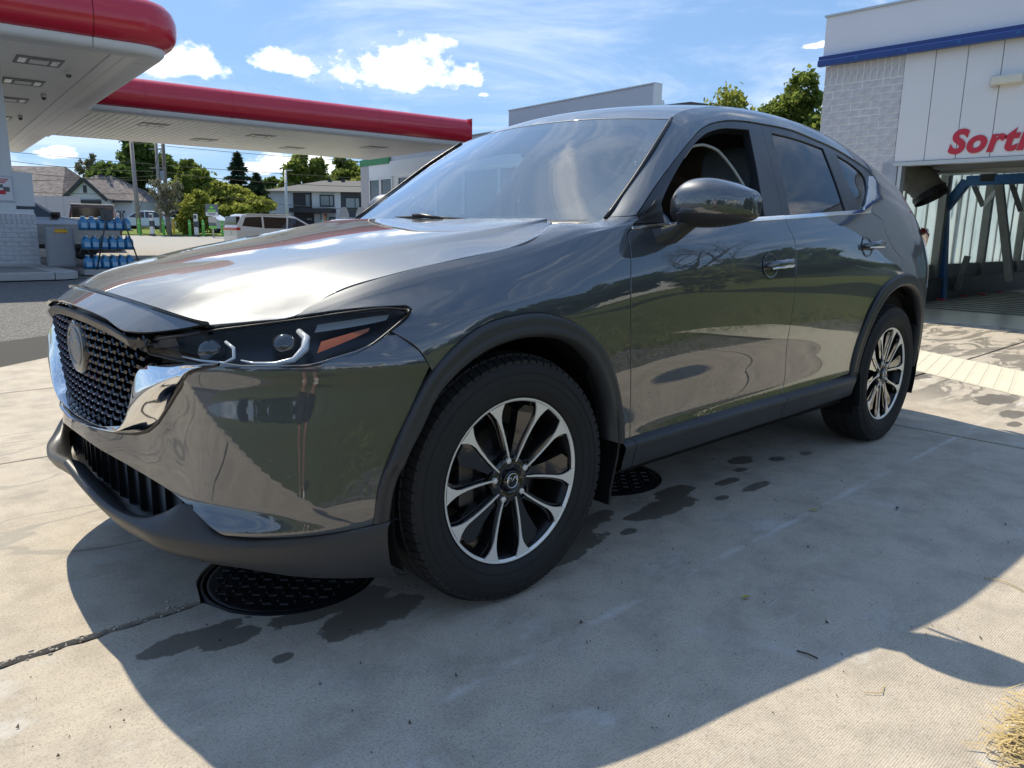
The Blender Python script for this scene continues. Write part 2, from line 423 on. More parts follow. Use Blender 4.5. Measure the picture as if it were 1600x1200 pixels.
# body side: stations along the car, levels from sill to roof edge (z, distance from the centre line)
ZS = [.27, .36, .45, .55, .66, .76, .84, .89, .935, .985, 1.04]
def _st(x, low, up): return (x, [(z, w) for z, w in zip(ZS, low)][:len(low)] + up)
SIDE_ST = [
 _st(-.60, [.790,.800,.808,.810,.806], [(.70,.798),(.735,.785),(.76,.77),(.785,.75),(.80,.735),(.812,.72),(.825,.705),(.835,.69),(.845,.675),(.853,.66),(.86,.645)]),
 _st(-.45, [.880,.890,.893,.891,.883], [(.72,.872),(.775,.855),(.81,.838),(.84,.820),(.855,.80),(.870,.78),(.882,.76),(.893,.742),(.902,.725),(.910,.708),(.917,.69)]),
 _st(-.30, [.90,.907,.910,.912,.912], [(.75,.908),(.81,.900),(.845,.884),(.868,.865),(.884,.848),(.90,.828),(.917,.808),(.934,.79),(.948,.772),(.960,.753),(.972,.732)]),
 _st(-.12, [.90,.91,.915,.92,.922], [(.76,.923),(.825,.920),(.868,.912),(.897,.893),(.92,.875),(.94,.856),(.958,.837),(.975,.818),(.989,.799),(1.001,.779),(1.011,.757)]),
 _st(.11, [.90,.91,.915,.92,.924], [(.76,.927),(.84,.926),(.892,.918),(.927,.902),(.957,.886),(.983,.867),(1.003,.848),(1.02,.83),(1.033,.811),(1.042,.792),(1.049,.77)]),
 _st(.32, [.89,.902,.906,.911,.917,.922,.924,.920,.911], [(.977,.897),(1.017,.878),(1.05,.856),(1.073,.83),(1.087,.797),(1.096,.76),(1.10,.72)]),
 _st(.50, [.880,.898,.897,.901,.910,.918,.921,.9195,.914,.902], [(1.037,.885),(1.085,.862),(1.098,.845),(1.107,.825),(1.113,.80),(1.118,.757)]),
 _st(.62, [.875,.896,.893,.897,.909,.917,.921,.921,.917,.907], [(1.040,.890),(1.092,.864),(1.135,.848),(1.168,.832),(1.192,.79),(1.208,.733)]),
 _st(.80, [.87,.894,.890,.894,.908,.917,.921,.922,.919,.910], [(1.045,.894),(1.103,.866),(1.19,.829),(1.268,.788),(1.318,.735),(1.336,.691)]),
 _st(1.06, [.866,.893,.888,.893,.907,.916,.921,.922,.920,.913], [(1.05,.897),(1.118,.868),(1.27,.793),(1.415,.713),(1.475,.662),(1.512,.608)]),
 _st(1.35, [.865,.893,.888,.893,.907,.916,.921,.922,.920,.913], [(1.058,.898),(1.136,.866),(1.33,.765),(1.515,.655),(1.562,.612),(1.586,.568)]),
 _st(1.70, [.866,.894,.889,.894,.907,.916,.921,.922,.920,.914], [(1.068,.899),(1.156,.864),(1.355,.758),(1.545,.643),(1.597,.594),(1.618,.548)]),
 _st(2.20, [.872,.896,.894,.899,.910,.918,.922,.923,.920,.913], [(1.085,.892),(1.187,.853),(1.36,.757),(1.513,.658),(1.577,.606),(1.606,.556)]),
 _st(2.45, [.878,.90,.90,.906,.915,.922,.925,.925,.921], [(.985,.911),(1.09,.883),(1.20,.846),(1.335,.770),(1.455,.692),(1.54,.625),(1.58,.566)]),
 _st(2.70, [.88,.905,.908,.914,.921,.926,.928,.927,.919], [(.985,.905),(1.085,.874),(1.20,.835),(1.30,.78),(1.385,.727),(1.475,.655),(1.525,.585)]),
 _st(2.95, [.875,.90,.905,.910,.915,.919,.920,.917,.909], [(.985,.895),(1.07,.866),(1.175,.822),(1.255,.777),(1.325,.732),(1.405,.672),(1.462,.598)]),
 _st(3.20, [.835,.865,.872,.876,.879,.880,.880,.877,.871], [(.985,.858),(1.05,.838),(1.13,.803),(1.20,.765),(1.26,.725),(1.335,.672),(1.385,.60)]),
 _st(3.42, [.72,.745,.755,.76,.763,.765,.765,.763,.76], [(.98,.752),(1.03,.738),(1.09,.718),(1.14,.70),(1.185,.672),(1.235,.635),(1.275,.58)]),
]
def make_side():
    U = [s[0] for s in SIDE_ST]
    P = np.array([[(s[0], -w, z) for z, w in s[1]] for s in SIDE_ST])
    ref = P[9]; V = np.concatenate([[0], np.cumsum(np.linalg.norm(np.diff(ref, axis=0), axis=1))])
    return Patch(U, V, P)
SIDE = make_side()

# front bumper wrap: plan curve from the centre line to the wheel arch
FB_W = [0, .15, .30, .42, .52, .60, .68, .75, .81, .86, .893, .905]
FB_X = [-.905, -.90, -.886, -.868, -.845, -.812, -.763, -.698, -.612, -.512, -.415, -.30]
FB_Z = [.22, .30, .38, .46, .54, .62, .70, .76, .82]
def make_front():
    W, X = np.array(FB_W), np.array(FB_X); s = np.concatenate([[0], np.cumsum(np.hypot(np.diff(W), np.diff(X)))])
    tx, ty = np.gradient(X, s), np.gradient(-W, s); nx, ny = ty, -tx     # outward: forward (-x) and to the left (-y)
    L = np.hypot(nx, ny); nx, ny = nx/L, ny/L
    P = np.zeros((len(W), len(FB_Z), 3))
    for i in range(len(W)):
        c = max(0, 1-W[i]/.62)
        off = dict(zip(FB_Z, [-.06-.02*c, -.015-.02*c, .0, .018*c, .012*c, .002, 0, 0, -.035]))
        for j, z in enumerate(FB_Z):
            P[i, j] = (X[i]+nx[i]*off[z], -W[i]+ny[i]*off[z], z)
    def disp(q):
        # scooped lower corner below the crease that runs from the lamp down to the arch
        ax, az, bx, bz = .60, .735, .845, .385            # crease end points (distance from centre, height)
        w = -q[:, 1]; z = q[:, 2]
        t = np.clip((w-ax)/(bx-ax), -1, 1.4); line = az+(bz-az)*t
        d = (line-z)/np.hypot(1, (bz-az)/(bx-ax))
        def sm(v): v = np.clip(v, 0, 1); return v*v*(3-2*v)
        m = np.clip(d/.16, 0, 1)*(2-np.clip(d/.16, 0, 1))*sm((z-.345)/.075)*sm((w-.10)/.30)*(1-sm((w-.845)/.04))
        k = -.036*m+.030*sm((.755-z)/.36)*sm((w-.50)/.16)*(1-sm((w-.80)/.085))*sm((z-.30)/.06)
        n = np.stack([np.interp(w, W, nx), np.interp(w, W, ny), np.zeros_like(w)], 1)
        return n*k[:, None]
    return Patch(s, FB_Z, P, disp)
FRONT = make_front()

# =================================================================== ground and setting
CAMV = Vector(CAMLOC)
def spot(bx, by, d):
    """world point at depth d in front of the photographer on the bearing (bx across, by up) given on a 1600 x 1200 plan of the view"""
    return CAMV + (r2*((bx-800)/CAMF) + u2*((600-by)/CAMF) + fwd)*d
def rise(x, y):
    d = (x-CAMV.x)*.684+(y-CAMV.y)*.73
    return .43*max(0, (min(d, 95)-27)/24)**1.5 if d > 27 else 0.
def stand(bx, d, dz=0):
    p = spot(bx, 363, d); p.z = rise(p.x, p.y)+dz; return p
GTH = math.radians(-5); GE1 = Vector((math.cos(GTH), math.sin(GTH), 0)); GE2 = Vector((-math.sin(GTH), math.cos(GTH), 0)); GO = Vector((4.51, 14.39, 0))
def G(a, b, z=0): return GO+GE1*a+GE2*b+Vector((0, 0, z))
GM = Matrix.Translation(GO) @ Matrix.Rotation(GTH, 4, 'Z')

def concrete():
    k = MB_('concrete'); v = k.coord(); N = k.noise
    big = N(v, .9, 5, .6); mid = N(v, 6, 6, .65); fine = N(v, 160, 4, .75); broom = k.wave(k.coord(scale=(.35, 1, 1)), 58, 2.2, 3, 3.0, 'Y')
    grit = k.map(k.voro(v, 210), .0, .35, 0, 1)
    c = k.mix(big, (.50, .435, .345), (.58, .515, .42)); c = k.mix(k.map(mid, .35, .7), c, (.40, .35, .285)); c = k.mix(k.map(fine, .48, .70, 0, .75), c, (.20, .18, .155))
    c = k.mix(k.map(broom, .0, .45, .22, 0), c, (.27, .25, .215))
    sal = k.math('MULTIPLY', k.map(N(k.coord(scale=(1, 1.6, 1), rot=(0, 0, .25)), 2.6, 7, .7, .4), .52, .72), k.map(mid, .4, .6)); c = k.mix(k.math('MULTIPLY', sal, .62), c, (.64, .63, .61))
    scf = k.math('MULTIPLY', k.map(N(k.coord(scale=(.5, 7, 1)), 5, 6, .7), .56, .74), k.map(N(k.coord(scale=(1, 1, 1), loc=(4, 2, 0)), 1.4, 5, .65), .46, .64)); c = k.mix(k.math('MULTIPLY', scf, .6), c, (.66, .65, .63))
    drk = k.math('MULTIPLY', k.map(N(k.coord(loc=(7, 1, 0)), .55, 6, .6), .48, .68), k.map(fine, .35, .65)); c = k.mix(k.math('MULTIPLY', drk, .38), c, (.30, .255, .20))
    sx = k.n('ShaderNodeSeparateXYZ'); k.l(v, sx.inputs[0])
    # chalky line left by an old saw cut
    ln = k.map(k.math('ABSOLUTE', k.math('ADD', sx.outputs[1], k.math('ADD', 1.15, k.math('MULTIPLY', k.math('SUBTRACT', mid, .5), .05)))), .0, .024, 1, 0)
    c = k.mix(k.math('MULTIPLY', ln, k.map(N(v, 3.2, 5, .7), .44, .66, 0, .6)), c, (.64, .63, .61))
    dots = k.map(k.voro(v, 24), .035, .02); c = k.mix(k.math('MULTIPLY', dots, k.map(N(v, 2, 3), .45, .6, 0, .8)), c, (.06, .05, .04))
    # wet marks with their own outlines
    wet = None
    wob = k.math('ADD', k.math('MULTIPLY', k.math('SUBTRACT', N(v, 9, 7, .68), .5), 1.6), k.math('MULTIPLY', k.math('SUBTRACT', N(v, 2.5, 3), .5), .8))
    for (x, y, rx, ry) in WETS:
        a = k.math('DIVIDE', k.math('SUBTRACT', sx.outputs[0], x), rx); b = k.math('DIVIDE', k.math('SUBTRACT', sx.outputs[1], y), ry)
        r = k.math('SQRT', k.math('ADD', k.math('MULTIPLY', a, a), k.math('MULTIPLY', b, b))); q = k.math('ADD', k.math('SUBTRACT', 1, r), wob)
        wet = q if wet is None else k.math('MAXIMUM', wet, q)
    W = k.map(wet, .02, .12)
    st = k.math('MULTIPLY', k.map(N(k.coord(scale=(.55, 2.2, 1), rot=(0, 0, -.5)), 1.7, 8, .66, 1.2), .49, .535), k.map(sx.outputs[0], 3.6, 4.6)); W = k.math('MAXIMUM', W, k.math('MULTIPLY', st, .8))
    s2 = k.math('MULTIPLY', k.map(k.math('ABSOLUTE', k.math('SUBTRACT', N(k.coord(scale=(.5, 1.6, 1), rot=(0, 0, .2)), 1.15, 4, .5, .6), .5)), .014, .006), k.math('MULTIPLY', k.map(sx.outputs[0], -.55, -.75), k.map(sx.outputs[1], .1, .35))); W = k.math('MAXIMUM', W, k.math('MULTIPLY', s2, .75), True)
    c = k.mix(k.math('MULTIPLY', W, .80), c, (.105, .093, .076))
    k.set(Base_Color=c, Roughness=k.mix(W, (.86,)*3, (.42,)*3), Specular_IOR_Level=.35)
    h = k.math('ADD', k.math('MULTIPLY', fine, .6), k.math('ADD', k.math('MULTIPLY', broom, .5), k.math('MULTIPLY', grit, .25)))
    k.bump(h, .42, .003); return k.m
WETS = [(-.47, -.58, .17, .05), (-.36, -.70, .17, .085), (-.34, -.60, .10, .07), (-.80, -.50, .15, .05), (-.72, -.56, .10, .05), (-.66, -.74, .03, .02), (.38, -.72, .24, .10), (.55, -.64, .16, .08), (.30, -.80, .14, .05), (.72, -.62, .08, .035), (.98, -.74, .20, .065), (1.15, -.66, .14, .06), (.82, -.72, .07, .03), (1.25, -.83, .04, .02), (1.45, -.73, .09, .03), (1.50, -.85, .13, .03), (1.66, -.68, .05, .025), (1.8, -.60, .10, .05), (1.95, -.70, .05, .03), (2.15, -.75, .05, .03), (1.0, -.52, .04, .02), (.66, -.80, .05, .025), (.2, -.50, .09, .03), (4.0, -1.2, .16, .07), (4.4, -1.0, .25, .10), (3.7, -1.28, .08, .04), (4.9, -.3, .2, .12), (4.6, .35, .3, .12), (5.0, -1.5, .16, .09), (4.25, -.15, .16, .06)]
CONC = concrete()
def asphalt(name, base, dark, fleck):
    k = MB_(name); v = k.coord(); vo = k.voro(v, 70, out='Color'); sp = k.n('ShaderNodeSeparateColor'); k.l(vo, sp.inputs[0])
    c = k.mix(k.noise(v, .7, 5, .6), dark, base); c = k.mix(k.math('MULTIPLY', k.map(sp.outputs[0], .45, .95), .75), c, fleck); c = k.mix(k.map(k.noise(v, 90, 3), .55, .7, 0, .6), c, (.02, .02, .02))
    k.set(Base_Color=c, Roughness=.88, Specular_IOR_Level=.3); k.bump(k.noise(v, 120, 3), .5, .004); return k.m
ASPH = asphalt('asphalt', (.105, .103, .10), (.075, .074, .073), (.30, .29, .28))
ROADM = asphalt('road_surface', (.34, .325, .30), (.28, .27, .255), (.42, .41, .39))
def grassmat(name, a, b, c_):
    k = MB_(name); v = k.coord(); c = k.mix(k.noise(v, .5, 5, .6), a, b); c = k.mix(k.map(k.noise(v, 14, 6, .7), .45, .75), c, c_)
    k.set(Base_Color=c, Roughness=.9, Specular_IOR_Level=.2); k.bump(k.noise(v, 60, 4, .7), 1.0, .05); return k.m
GRASSM = grassmat('lawn', (.12, .165, .03), (.16, .19, .045), (.22, .20, .08))
FARG = grassmat('far_lawn', (.13, .20, .025), (.16, .22, .035), (.20, .22, .06))
JOINT = simple('joint_dark', (.045, .042, .038), .95)

# ground sheets (asphalt under everything, far road, verge)
def sheet(name, xs, ys, zf, mat, keep=None):
    V = [(x, y, zf(x, y)) for x in xs for y in ys]; n = len(ys)
    F = [(i*n+j, (i+1)*n+j, (i+1)*n+j+1, i*n+j+1) for i in range(len(xs)-1) for j in range(n-1)]
    return structure(link(name, mesh(name, V, F, True), mat))
xs = np.concatenate([np.arange(-300, -40, 20), np.arange(-40, 120, 4), np.arange(120, 420, 20)])
ys = np.concatenate([np.arange(-260, -40, 20), np.arange(-40, -2, 6), np.arange(6, 120, 3), np.arange(120, 420, 20)])
xs = np.concatenate([np.arange(-320, -40, 20), np.arange(-40, 120, 4), np.arange(120, 421, 20)])
ys = np.concatenate([np.arange(-320, -40, 20), np.arange(-40, 120, 4), np.arange(120, 421, 20)])
sheet('asphalt_ground', xs, ys, lambda x, y: rise(x, y)-.02, ASPH)

def clip(poly, n, d):                     # keep the part where n.p <= d
    out = []
    for i in range(len(poly)):
        a, b = poly[i], poly[(i+1) % len(poly)]; fa, fb = n[0]*a[0]+n[1]*a[1]-d, n[0]*b[0]+n[1]*b[1]-d
        if fa <= 0: out.append(a)
        if (fa < 0 < fb) or (fb < 0 < fa): t = fa/(fa-fb); out.append((a[0]+(b[0]-a[0])*t, a[1]+(b[1]-a[1])*t))
    return out
apron = structure(link('concrete_apron', None)); apron.empty_display_size = .2
XJ = [-15.6, -9.4, -3.13, 3.13, 9.42]; YJ = [-2.16, -.31, 1.58, 3.31, 5.05, 6.9]
nrm = (-.617, .787); dd = nrm[0]*-.44+nrm[1]*4.38
COVERS = [(-.42, -.30, .248), (1.09, -.30, .248)]
for i in range(len(XJ)-1):
    for j in range(len(YJ)-1):
        g_ = .007 if j != 1 else .007
        lo = .011 if YJ[j] == -.31 else g_; hi = .011 if YJ[j+1] == -.31 else g_
        poly = [(XJ[i]+.007, YJ[j]+lo), (XJ[i+1]-.007, YJ[j]+lo), (XJ[i+1]-.007, YJ[j+1]-hi), (XJ[i]+.007, YJ[j+1]-hi)]
        poly = clip(poly, nrm, dd)
        if len(poly) < 3: continue
        # ragged arrises along the worn joint, round cut-outs for the two covers
        pts = []
        for a, b in zip(poly, poly[1:]+poly[:1]):
            L = math.hypot(b[0]-a[0], b[1]-a[1]); n = max(1, int(L/.035)) if abs(a[1]+.31) < .05 and abs(b[1]+.31) < .05 else 1
            for t in range(n):
                x, y = a[0]+(b[0]-a[0])*t/n, a[1]+(b[1]-a[1])*t/n
                if n > 1 and t: y += rnd.uniform(0, .012)*(1 if YJ[j] == -.31 else -1)*(1 if x < .6 else .4)
                pts.append((x, y))
        out = []
        for (x, y) in pts:
            for (cx, cy, r) in COVERS:
                rr = math.hypot(x-cx, y-cy)
                if rr < r+.035:
                    s = 1 if (YJ[j] == -.31) else -1; dx = x-cx; y = cy+s*math.sqrt(max(0, (r+.03)**2-dx*dx))
                    if s > 0: y = max(y, YJ[j]+lo)
                    else: y = min(y, YJ[j+1]-hi)
            out.append((x, y))
        g = Geo(); n = len(out); dz = rnd.uniform(-.0015, .0015)
        V = [(x, y, dz) for x, y in out]+[(x, y, -.16) for x, y in out]; g.add(V, [tuple(range(n))]+[(k, k+n, (k+1) % n+n, (k+1) % n) for k in range(n)])
        me = g.mesh('concrete_slab')
        bm = bmesh.new(); bm.from_mesh(me); bmesh.ops.triangulate(bm, faces=[f for f in bm.faces if len(f.verts) > 4]); bm.to_mesh(me); bm.free()
        s = link('concrete_slab', me, CONC, apron)
g = Geo(); g.add([(-15.6, -2.16, -.016), (9.42, -2.16, -.016), (9.42, 6.9, -.016), (5.5, 9.0, -.016), (-15.6, -7.0, -.016)][:4]+[(-15.6, -2.1, -.016)], [(0, 1, 2, 3, 4)]); link('joint_filler', g.mesh('joint_filler'), JOINT, apron)

# bank of grass the photographer stands on
def bank(x, y): t = max(0, -2.4-y); return -.045+.05*min(1, t/.3)+.025*max(0, t-2)**1.05+.012*math.sin(x*2.1+y)*min(1, t)
gx_ = np.concatenate([np.arange(-60, -8, 4), np.arange(-8, 12, .5), np.arange(12, 62, 4)]); gy_ = np.concatenate([np.arange(-60, -10, 2.5), np.arange(-10, -2.15, .25), [-2.17]])
sheet('grass_bank', gx_, gy_, bank, GRASSM)
V, F = [], []
for k in range(26000):
    y = -2.17-abs(rnd.gauss(0, 1))*2.2 if k % 3 else -2.17-rnd.random()*.5; x = rnd.uniform(-4.5, 6.5)
    if y < -9: continue
    if k % 3 == 0 and rnd.random() < .4: continue
    z = bank(x, y); h = rnd.uniform(.03, .085); a = rnd.uniform(0, 6.28); w = .004; lx, ly = rnd.gauss(0, .03), rnd.gauss(0, .03); i = len(V)
    V += [(x-w*math.cos(a), y-w*math.sin(a), z-.005), (x+w*math.cos(a), y+w*math.sin(a), z-.005), (x+lx, y+ly, z+h)]; F.append((i, i+1, i+2))
def blade():
    k = MB_('grass_blade'); v = k.coord(); f = k.noise(v, 30, 3); c = k.mix(f, (.12, .17, .03), (.20, .24, .06)); c = k.mix(k.map(k.noise(v, 1.2, 4), .5, .7, 0, .6), c, (.30, .24, .10)); k.set(Base_Color=c, Roughness=.7, Specular_IOR_Level=.25); return k.m
BLADE = blade()
t = stuff(link('grass', mesh('grass', V, F), BLADE)); t['label'] = 'short green lawn grass beside the concrete apron'; t['category'] = 'grass'
# far verge and street
def strip_sheet(name, d0, d1, b0, b1, mat, dz, n=24, m=6):
    V = []
    for i in range(n+1):
        for j in range(m+1):
            p = stand(b0+(b1-b0)*i/n, d0+(d1-d0)*j/m, dz); V.append(tuple(p))
    F = [(i*(m+1)+j, (i+1)*(m+1)+j, (i+1)*(m+1)+j+1, i*(m+1)+j+1) for i in range(n) for j in range(m)]
    return structure(link(name, mesh(name, V, F, True), mat))
strip_sheet('side_street', 25.5, 52, -500, 760, ROADM, -.006)
strip_sheet('verge', 52, 70, -500, 760, FARG, .05)
strip_sheet('far_street', 70, 82, -500, 760, ROADM, .03)
strip_sheet('far_lawn', 82, 150, -600, 900, FARG, .02)

# utility covers
IRON = simple('cast_iron', (.020, .021, .024), .42, .5, 0, .5, .4, 30, .3, 200)
for n_, (cx, cy, r) in enumerate(COVERS):
    lab = ('round wet cast iron cover under the front bumper of the grey SUV', 'round cast iron cover beside the sill behind the front wheel')[n_]
    t = thing('manhole_cover', lab, 'manhole cover', (cx, cy, 0), group='iron covers in the concrete')
    g = Geo(); g.lathe([(r+.029, -.030), (r+.014, -.003), (r+.006, -.002), (r+.004, -.014)], 64); g.obj('cover_frame', IRON, t)
    g = Geo(); g.lathe([(r, -.014), (r-.003, -.004), (r-.012, -.003), (.0005, -.003)], 64); g.obj('cover_plate', IRON, t)
    g = Geo(); s = .036
    for i in range(-9, 10):
        for j in range(-9, 10):
            x, y = i*s+(j % 2)*s/2*0, j*s
            if math.hypot(x, y) > r-.026: continue
            a = math.radians(45 if (i+j) % 2 else -45)+.12; L = .0135; ca, sa = math.cos(a), math.sin(a); w = .0045
            P = [(x-L*ca-w*-sa*1, y-L*sa-w*ca), (x+L*ca+w*sa, y+L*sa-w*ca), (x+L*ca-w*sa, y+L*sa+w*ca), (x-L*ca-w*sa, y-L*sa+w*ca)]
            g.add([(p[0], p[1], -.003) for p in P]+[(x+(p[0]-x)*.7, y+(p[1]-y)*.7, .0022) for p in P], [(4, 5, 6, 7), (0, 1, 5, 4), (1, 2, 6, 5), (2, 3, 7, 6), (3, 0, 4, 7)])
    g.obj('cover_lugs', IRON, t, fixn=True)
# ribbed pale ramp strip in front of the wash exit
PALE = simple('pale_rib', (.62, .58, .45), .85, var=.12, vscale=3, bump=.3)
t = thing('ribbed_strip', 'pale yellowish ribbed concrete strip on the ground between the SUV and the wash door', 'drain strip', (6, 0, 0))
def rib_pt(a, b): return Vector((6.35-.578*a*1.0-1.12*b+.0, .05-1.0*a-.25*b*-.9*-1, 0))
for k in range(46):
    a0, a1 = -2.6+k*.115, -2.6+k*.115+.078
    P = [rib_pt(a0, 0), rib_pt(a1, 0), rib_pt(a1, 1), rib_pt(a0, 1)]
    g = Geo(); g.add([(p.x-6, p.y, .001) for p in P]+[(p.x-6, p.y, .006) for p in P], [(4, 5, 6, 7), (0, 1, 5, 4), (1, 2, 6, 5), (2, 3, 7, 6), (3, 0, 4, 7)]); g.obj('rib', PALE, t, fixn=True)
g = Geo(); P = [rib_pt(-2.6, -.03), rib_pt(2.7, -.03), rib_pt(2.7, 1.03), rib_pt(-2.6, 1.03)]; g.add([(p.x-6, p.y, .004) for p in P], [(0, 1, 2, 3)]); g.obj('strip_bed', simple('strip_bed', (.58, .54, .42), .9), t, fixn=True)
# fallen leaves, twigs and the heap of clippings in the corner
LEAFY = simple('yellow_leaf', (.35, .32, .03), .6); LEAFG = simple('green_leaf', (.10, .14, .03), .6); TWIG = simple('twig', (.06, .045, .03), .8); STRAW = simple('straw', (.50, .38, .17), .8, var=.35, vscale=40)
def leaf(x, y, s, rot, mat, label):
    g = Geo(); pr = [(0, -1), (.35, -.5), (.42, 0), (.25, .6), (0, 1)]
    L = [(-u*s*.9, v*s, .004+.25*s*u*u*2) for u, v in pr]; Rr = [(u*s*.9, v*s, .004+.25*s*u*u*2) for u, v in pr]
    g.loft([L, [(0, v*s, .003) for u, v in pr], Rr]); o = g.obj('fallen_leaf', mat, None, loc=(x, y, .003), rot=(0, 0, rot)); tag(o, label, 'leaf', 'fallen leaves on the concrete')
leaf(.52, -1.36, .017, 1.2, LEAFY, 'yellow leaf lying alone in the middle of the shaded concrete')
leaf(1.39, -1.155, .020, .4, LEAFY, 'yellow green curled leaf lying on the chalky line beside the SUV')
leaf(1.67, -1.37, .016, 2.0, TWIG, 'brown curled leaf farthest right on the shaded concrete')
leaf(-.645, -.50, .012, .8, TWIG, 'small dark leaf near the shadow edge by the front bumper')
leaf(.93, -.62, .012, .3, simple('mint_chip', (.25, .75, .5), .3), 'tiny bright mint green scrap on the wet concrete behind the front wheel')
o = Geo().tube([(.354, -1.605, .004), (.358, -1.635, .006), (.36, -1.659, .004)], .0022, 5).obj('fallen_twig', TWIG); tag(o, 'short dark straight twig lying on the shaded concrete', 'twig')
o = Geo().tube([(1.23, -1.80, .003), (1.24, -1.86, .006), (1.20, -1.94, .003)], .0014, 5).obj('straw_stalk', STRAW); tag(o, 'long pale dry grass stalk across the shadow edge', 'stalk')
o = Geo().tube([(.30, -1.80, .003), (.33, -1.83, .004), (.37, -1.82, .003)], .001, 5).obj('straw_stalk', STRAW); tag(o, 'small curved dry grass stalk on the sunlit concrete', 'stalk')
g = Geo()
for k in range(900):
    a = rnd.uniform(0, 6.28); r = abs(rnd.gauss(0, 1)); x, y = .40+.10*rnd.gauss(0, .8), -2.115+.035*rnd.gauss(0, .8); z = .004+max(0, .05-.12*abs(y+2.13))*rnd.random()
    L = rnd.uniform(.008, .03); dx, dy = L*math.cos(a), L*math.sin(a); w = .0022
    g.add([(x-dx-w, y-dy, z), (x-dx+w, y-dy+w, z), (x+dx, y+dy, z+rnd.uniform(-.004, .014))], [(0, 1, 2)])
o = g.obj('dry_clippings', STRAW); stuff(o); o['label'] = 'heap of dry straw coloured grass clippings at the edge of the concrete'; o['category'] = 'clippings'
o = Geo().sphere((.385, -2.085, .014), (.022, .018, .014), 10, 6).obj('pebble', simple('pale_stone', (.55, .55, .56), .6, bump=.8, bscale=60)); tag(o, 'pale grey stone lying on the heap of dry clippings', 'stone')
g = Geo()
for k in range(420):
    x, y = rnd.uniform(-1.4, 2.6), rnd.uniform(-2.1, -.2); s = rnd.uniform(.0012, .0035)*(1 if rnd.random() < .85 else 2); a = rnd.uniform(0, 3)
    g.add([(x-s, y, .0018), (x+s*math.cos(a), y-s*math.sin(a), .0018), (x+s*.3, y+s, .0018+s)], [(0, 1, 2)])
o = g.obj('grit', TWIG); stuff(o); o['label'] = 'scattered dark grit and crumbs on the concrete'; o['category'] = 'grit'
g = Geo()
for k in range(60):
    x = rnd.uniform(-1.2, -.70); y = -.31+rnd.gauss(0, .012)*(1.8 if -.85 < x < -.5 else .8); s_ = rnd.uniform(.002, .006)
    g.sphere((x, y, .001), (s_*rnd.uniform(.7, 1.6), s_*rnd.uniform(.5, 1), s_*.5), 6, 4)
o = g.obj('joint_rubble', simple('rubble', (.44, .40, .34), .95, var=.3, vscale=60)); stuff(o); o['label'] = 'pale crumbling mortar pieces in the cracked joint by the front bumper'; o['category'] = 'rubble'

# =================================================================== car wash exit (right)
WHITEP = simple('white_panel', (.72, .72, .73), .55, var=.05, vscale=2, bump=.05, bscale=40)
FASC = simple('white_fascia', (.74, .74, .78), .5, var=.04, vscale=1.5)
BLUE = simple('blue_paint', (.015, .05, .22), .35, var=.15, vscale=8)
BLUEF = simple('blue_frame_paint', (.02, .11, .30), .4, var=.3, vscale=12)
ALU = simple('aluminium', (.50, .50, .49), .38, .7, var=.12)
REDL = simple('red_lettering', (.52, .022, .045), .5, var=.05)
def whitebrick():
    k = MB_('white_brick'); v = k.coord(); c = k.mix(k.map(k.noise(v, 11, 6, .7), .38, .66), (.58, .58, .60), (.46, .46, .48)); c = k.mix(k.map(k.noise(v, 70, 4), .58, .7, 0, .4), c, (.34, .34, .35))
    k.set(Base_Color=c, Roughness=.85); k.bump(k.noise(v, 60, 5, .7), .4, .004); return k.m
WBRICK = whitebrick(); MORT = simple('mortar', (.80, .80, .80), .95, bump=.5, bscale=90)
XW = 9.3
wash = thing('car_wash', 'white car wash building with blue gutter, white brick pier and open exit door', 'building', (XW, 0, 0))
def wp(name, g, mat, **kw):
    o = link(name, g.mesh(name, **kw), mat, wash); o.matrix_parent_inverse = Matrix.Translation((-XW, 0, 0)); return o
YL, YR = 2.78, -3.1
g = Geo(); g.box((XW-.04, YR, 3.52), (XW+2.3, YL+.02, 4.03)); wp('roof_fascia', g, FASC)
g = Geo(); g.box((XW-.06, YR, 4.03), (XW+2.32, YL+.04, 4.055)); wp('fascia_cap', g, ALU)
g = Geo(); g.prism([(XW-.13, 3.385), (XW-.05, 3.385), (XW-.05, 3.515), (XW-.11, 3.515), (XW-.105, 3.47), (XW-.13, 3.455)], YR, YL+.05, 'y'); wp('gutter', g, BLUE, fixn=True)
for y in np.arange(2.3, -3, -.62): g = Geo(); g.box((XW-.137, y-.025, 3.41), (XW-.131, y+.025, 3.445)); wp('gutter_clip', g, BLUEF)
# brick pier: mortar core with every brick on it
yb0, yb1 = 1.72, 2.77
g = Geo(); g.box((XW+.006, yb0, 0), (XW+.40, yb1-.012, 3.40)); wp('pier_core', g, MORT)
bl, bh = .257, .079; c_ = .0895; bm_ = {}
def brick(y0, y1, z0, z1):
    key = (round(y1-y0, 3), round(z1-z0, 3))
    if key not in bm_: g = Geo(); g.box((0, -key[0]/2, -key[1]/2), (.09, key[0]/2, key[1]/2)); bm_[key] = g.mesh('brick', bevel=.004, seg=1)
    o = link('brick', bm_[key], WBRICK, wash, loc=(rnd.uniform(-.003, .003), (y0+y1)/2, (z0+z1)/2))
    o.rotation_euler = (rnd.gauss(0, .0015), 0, rnd.gauss(0, .002)); return o
z = 3.40-.257; y = yb1
while y > yb0+.02: brick(max(yb0, y-.079), y, z, 3.395); y -= .0895
r_ = 0; z -= .0105
while z-bh > .9:
    y = yb1+(0 if r_ % 2 else 0); first = bl if r_ % 2 == 0 else bl/2
    while y > yb0+.03:
        w = first; y0 = max(yb0, y-w); brick(y0, y, z-bh, z); y = y0-.0105; first = bl
    z -= c_; r_ += 1
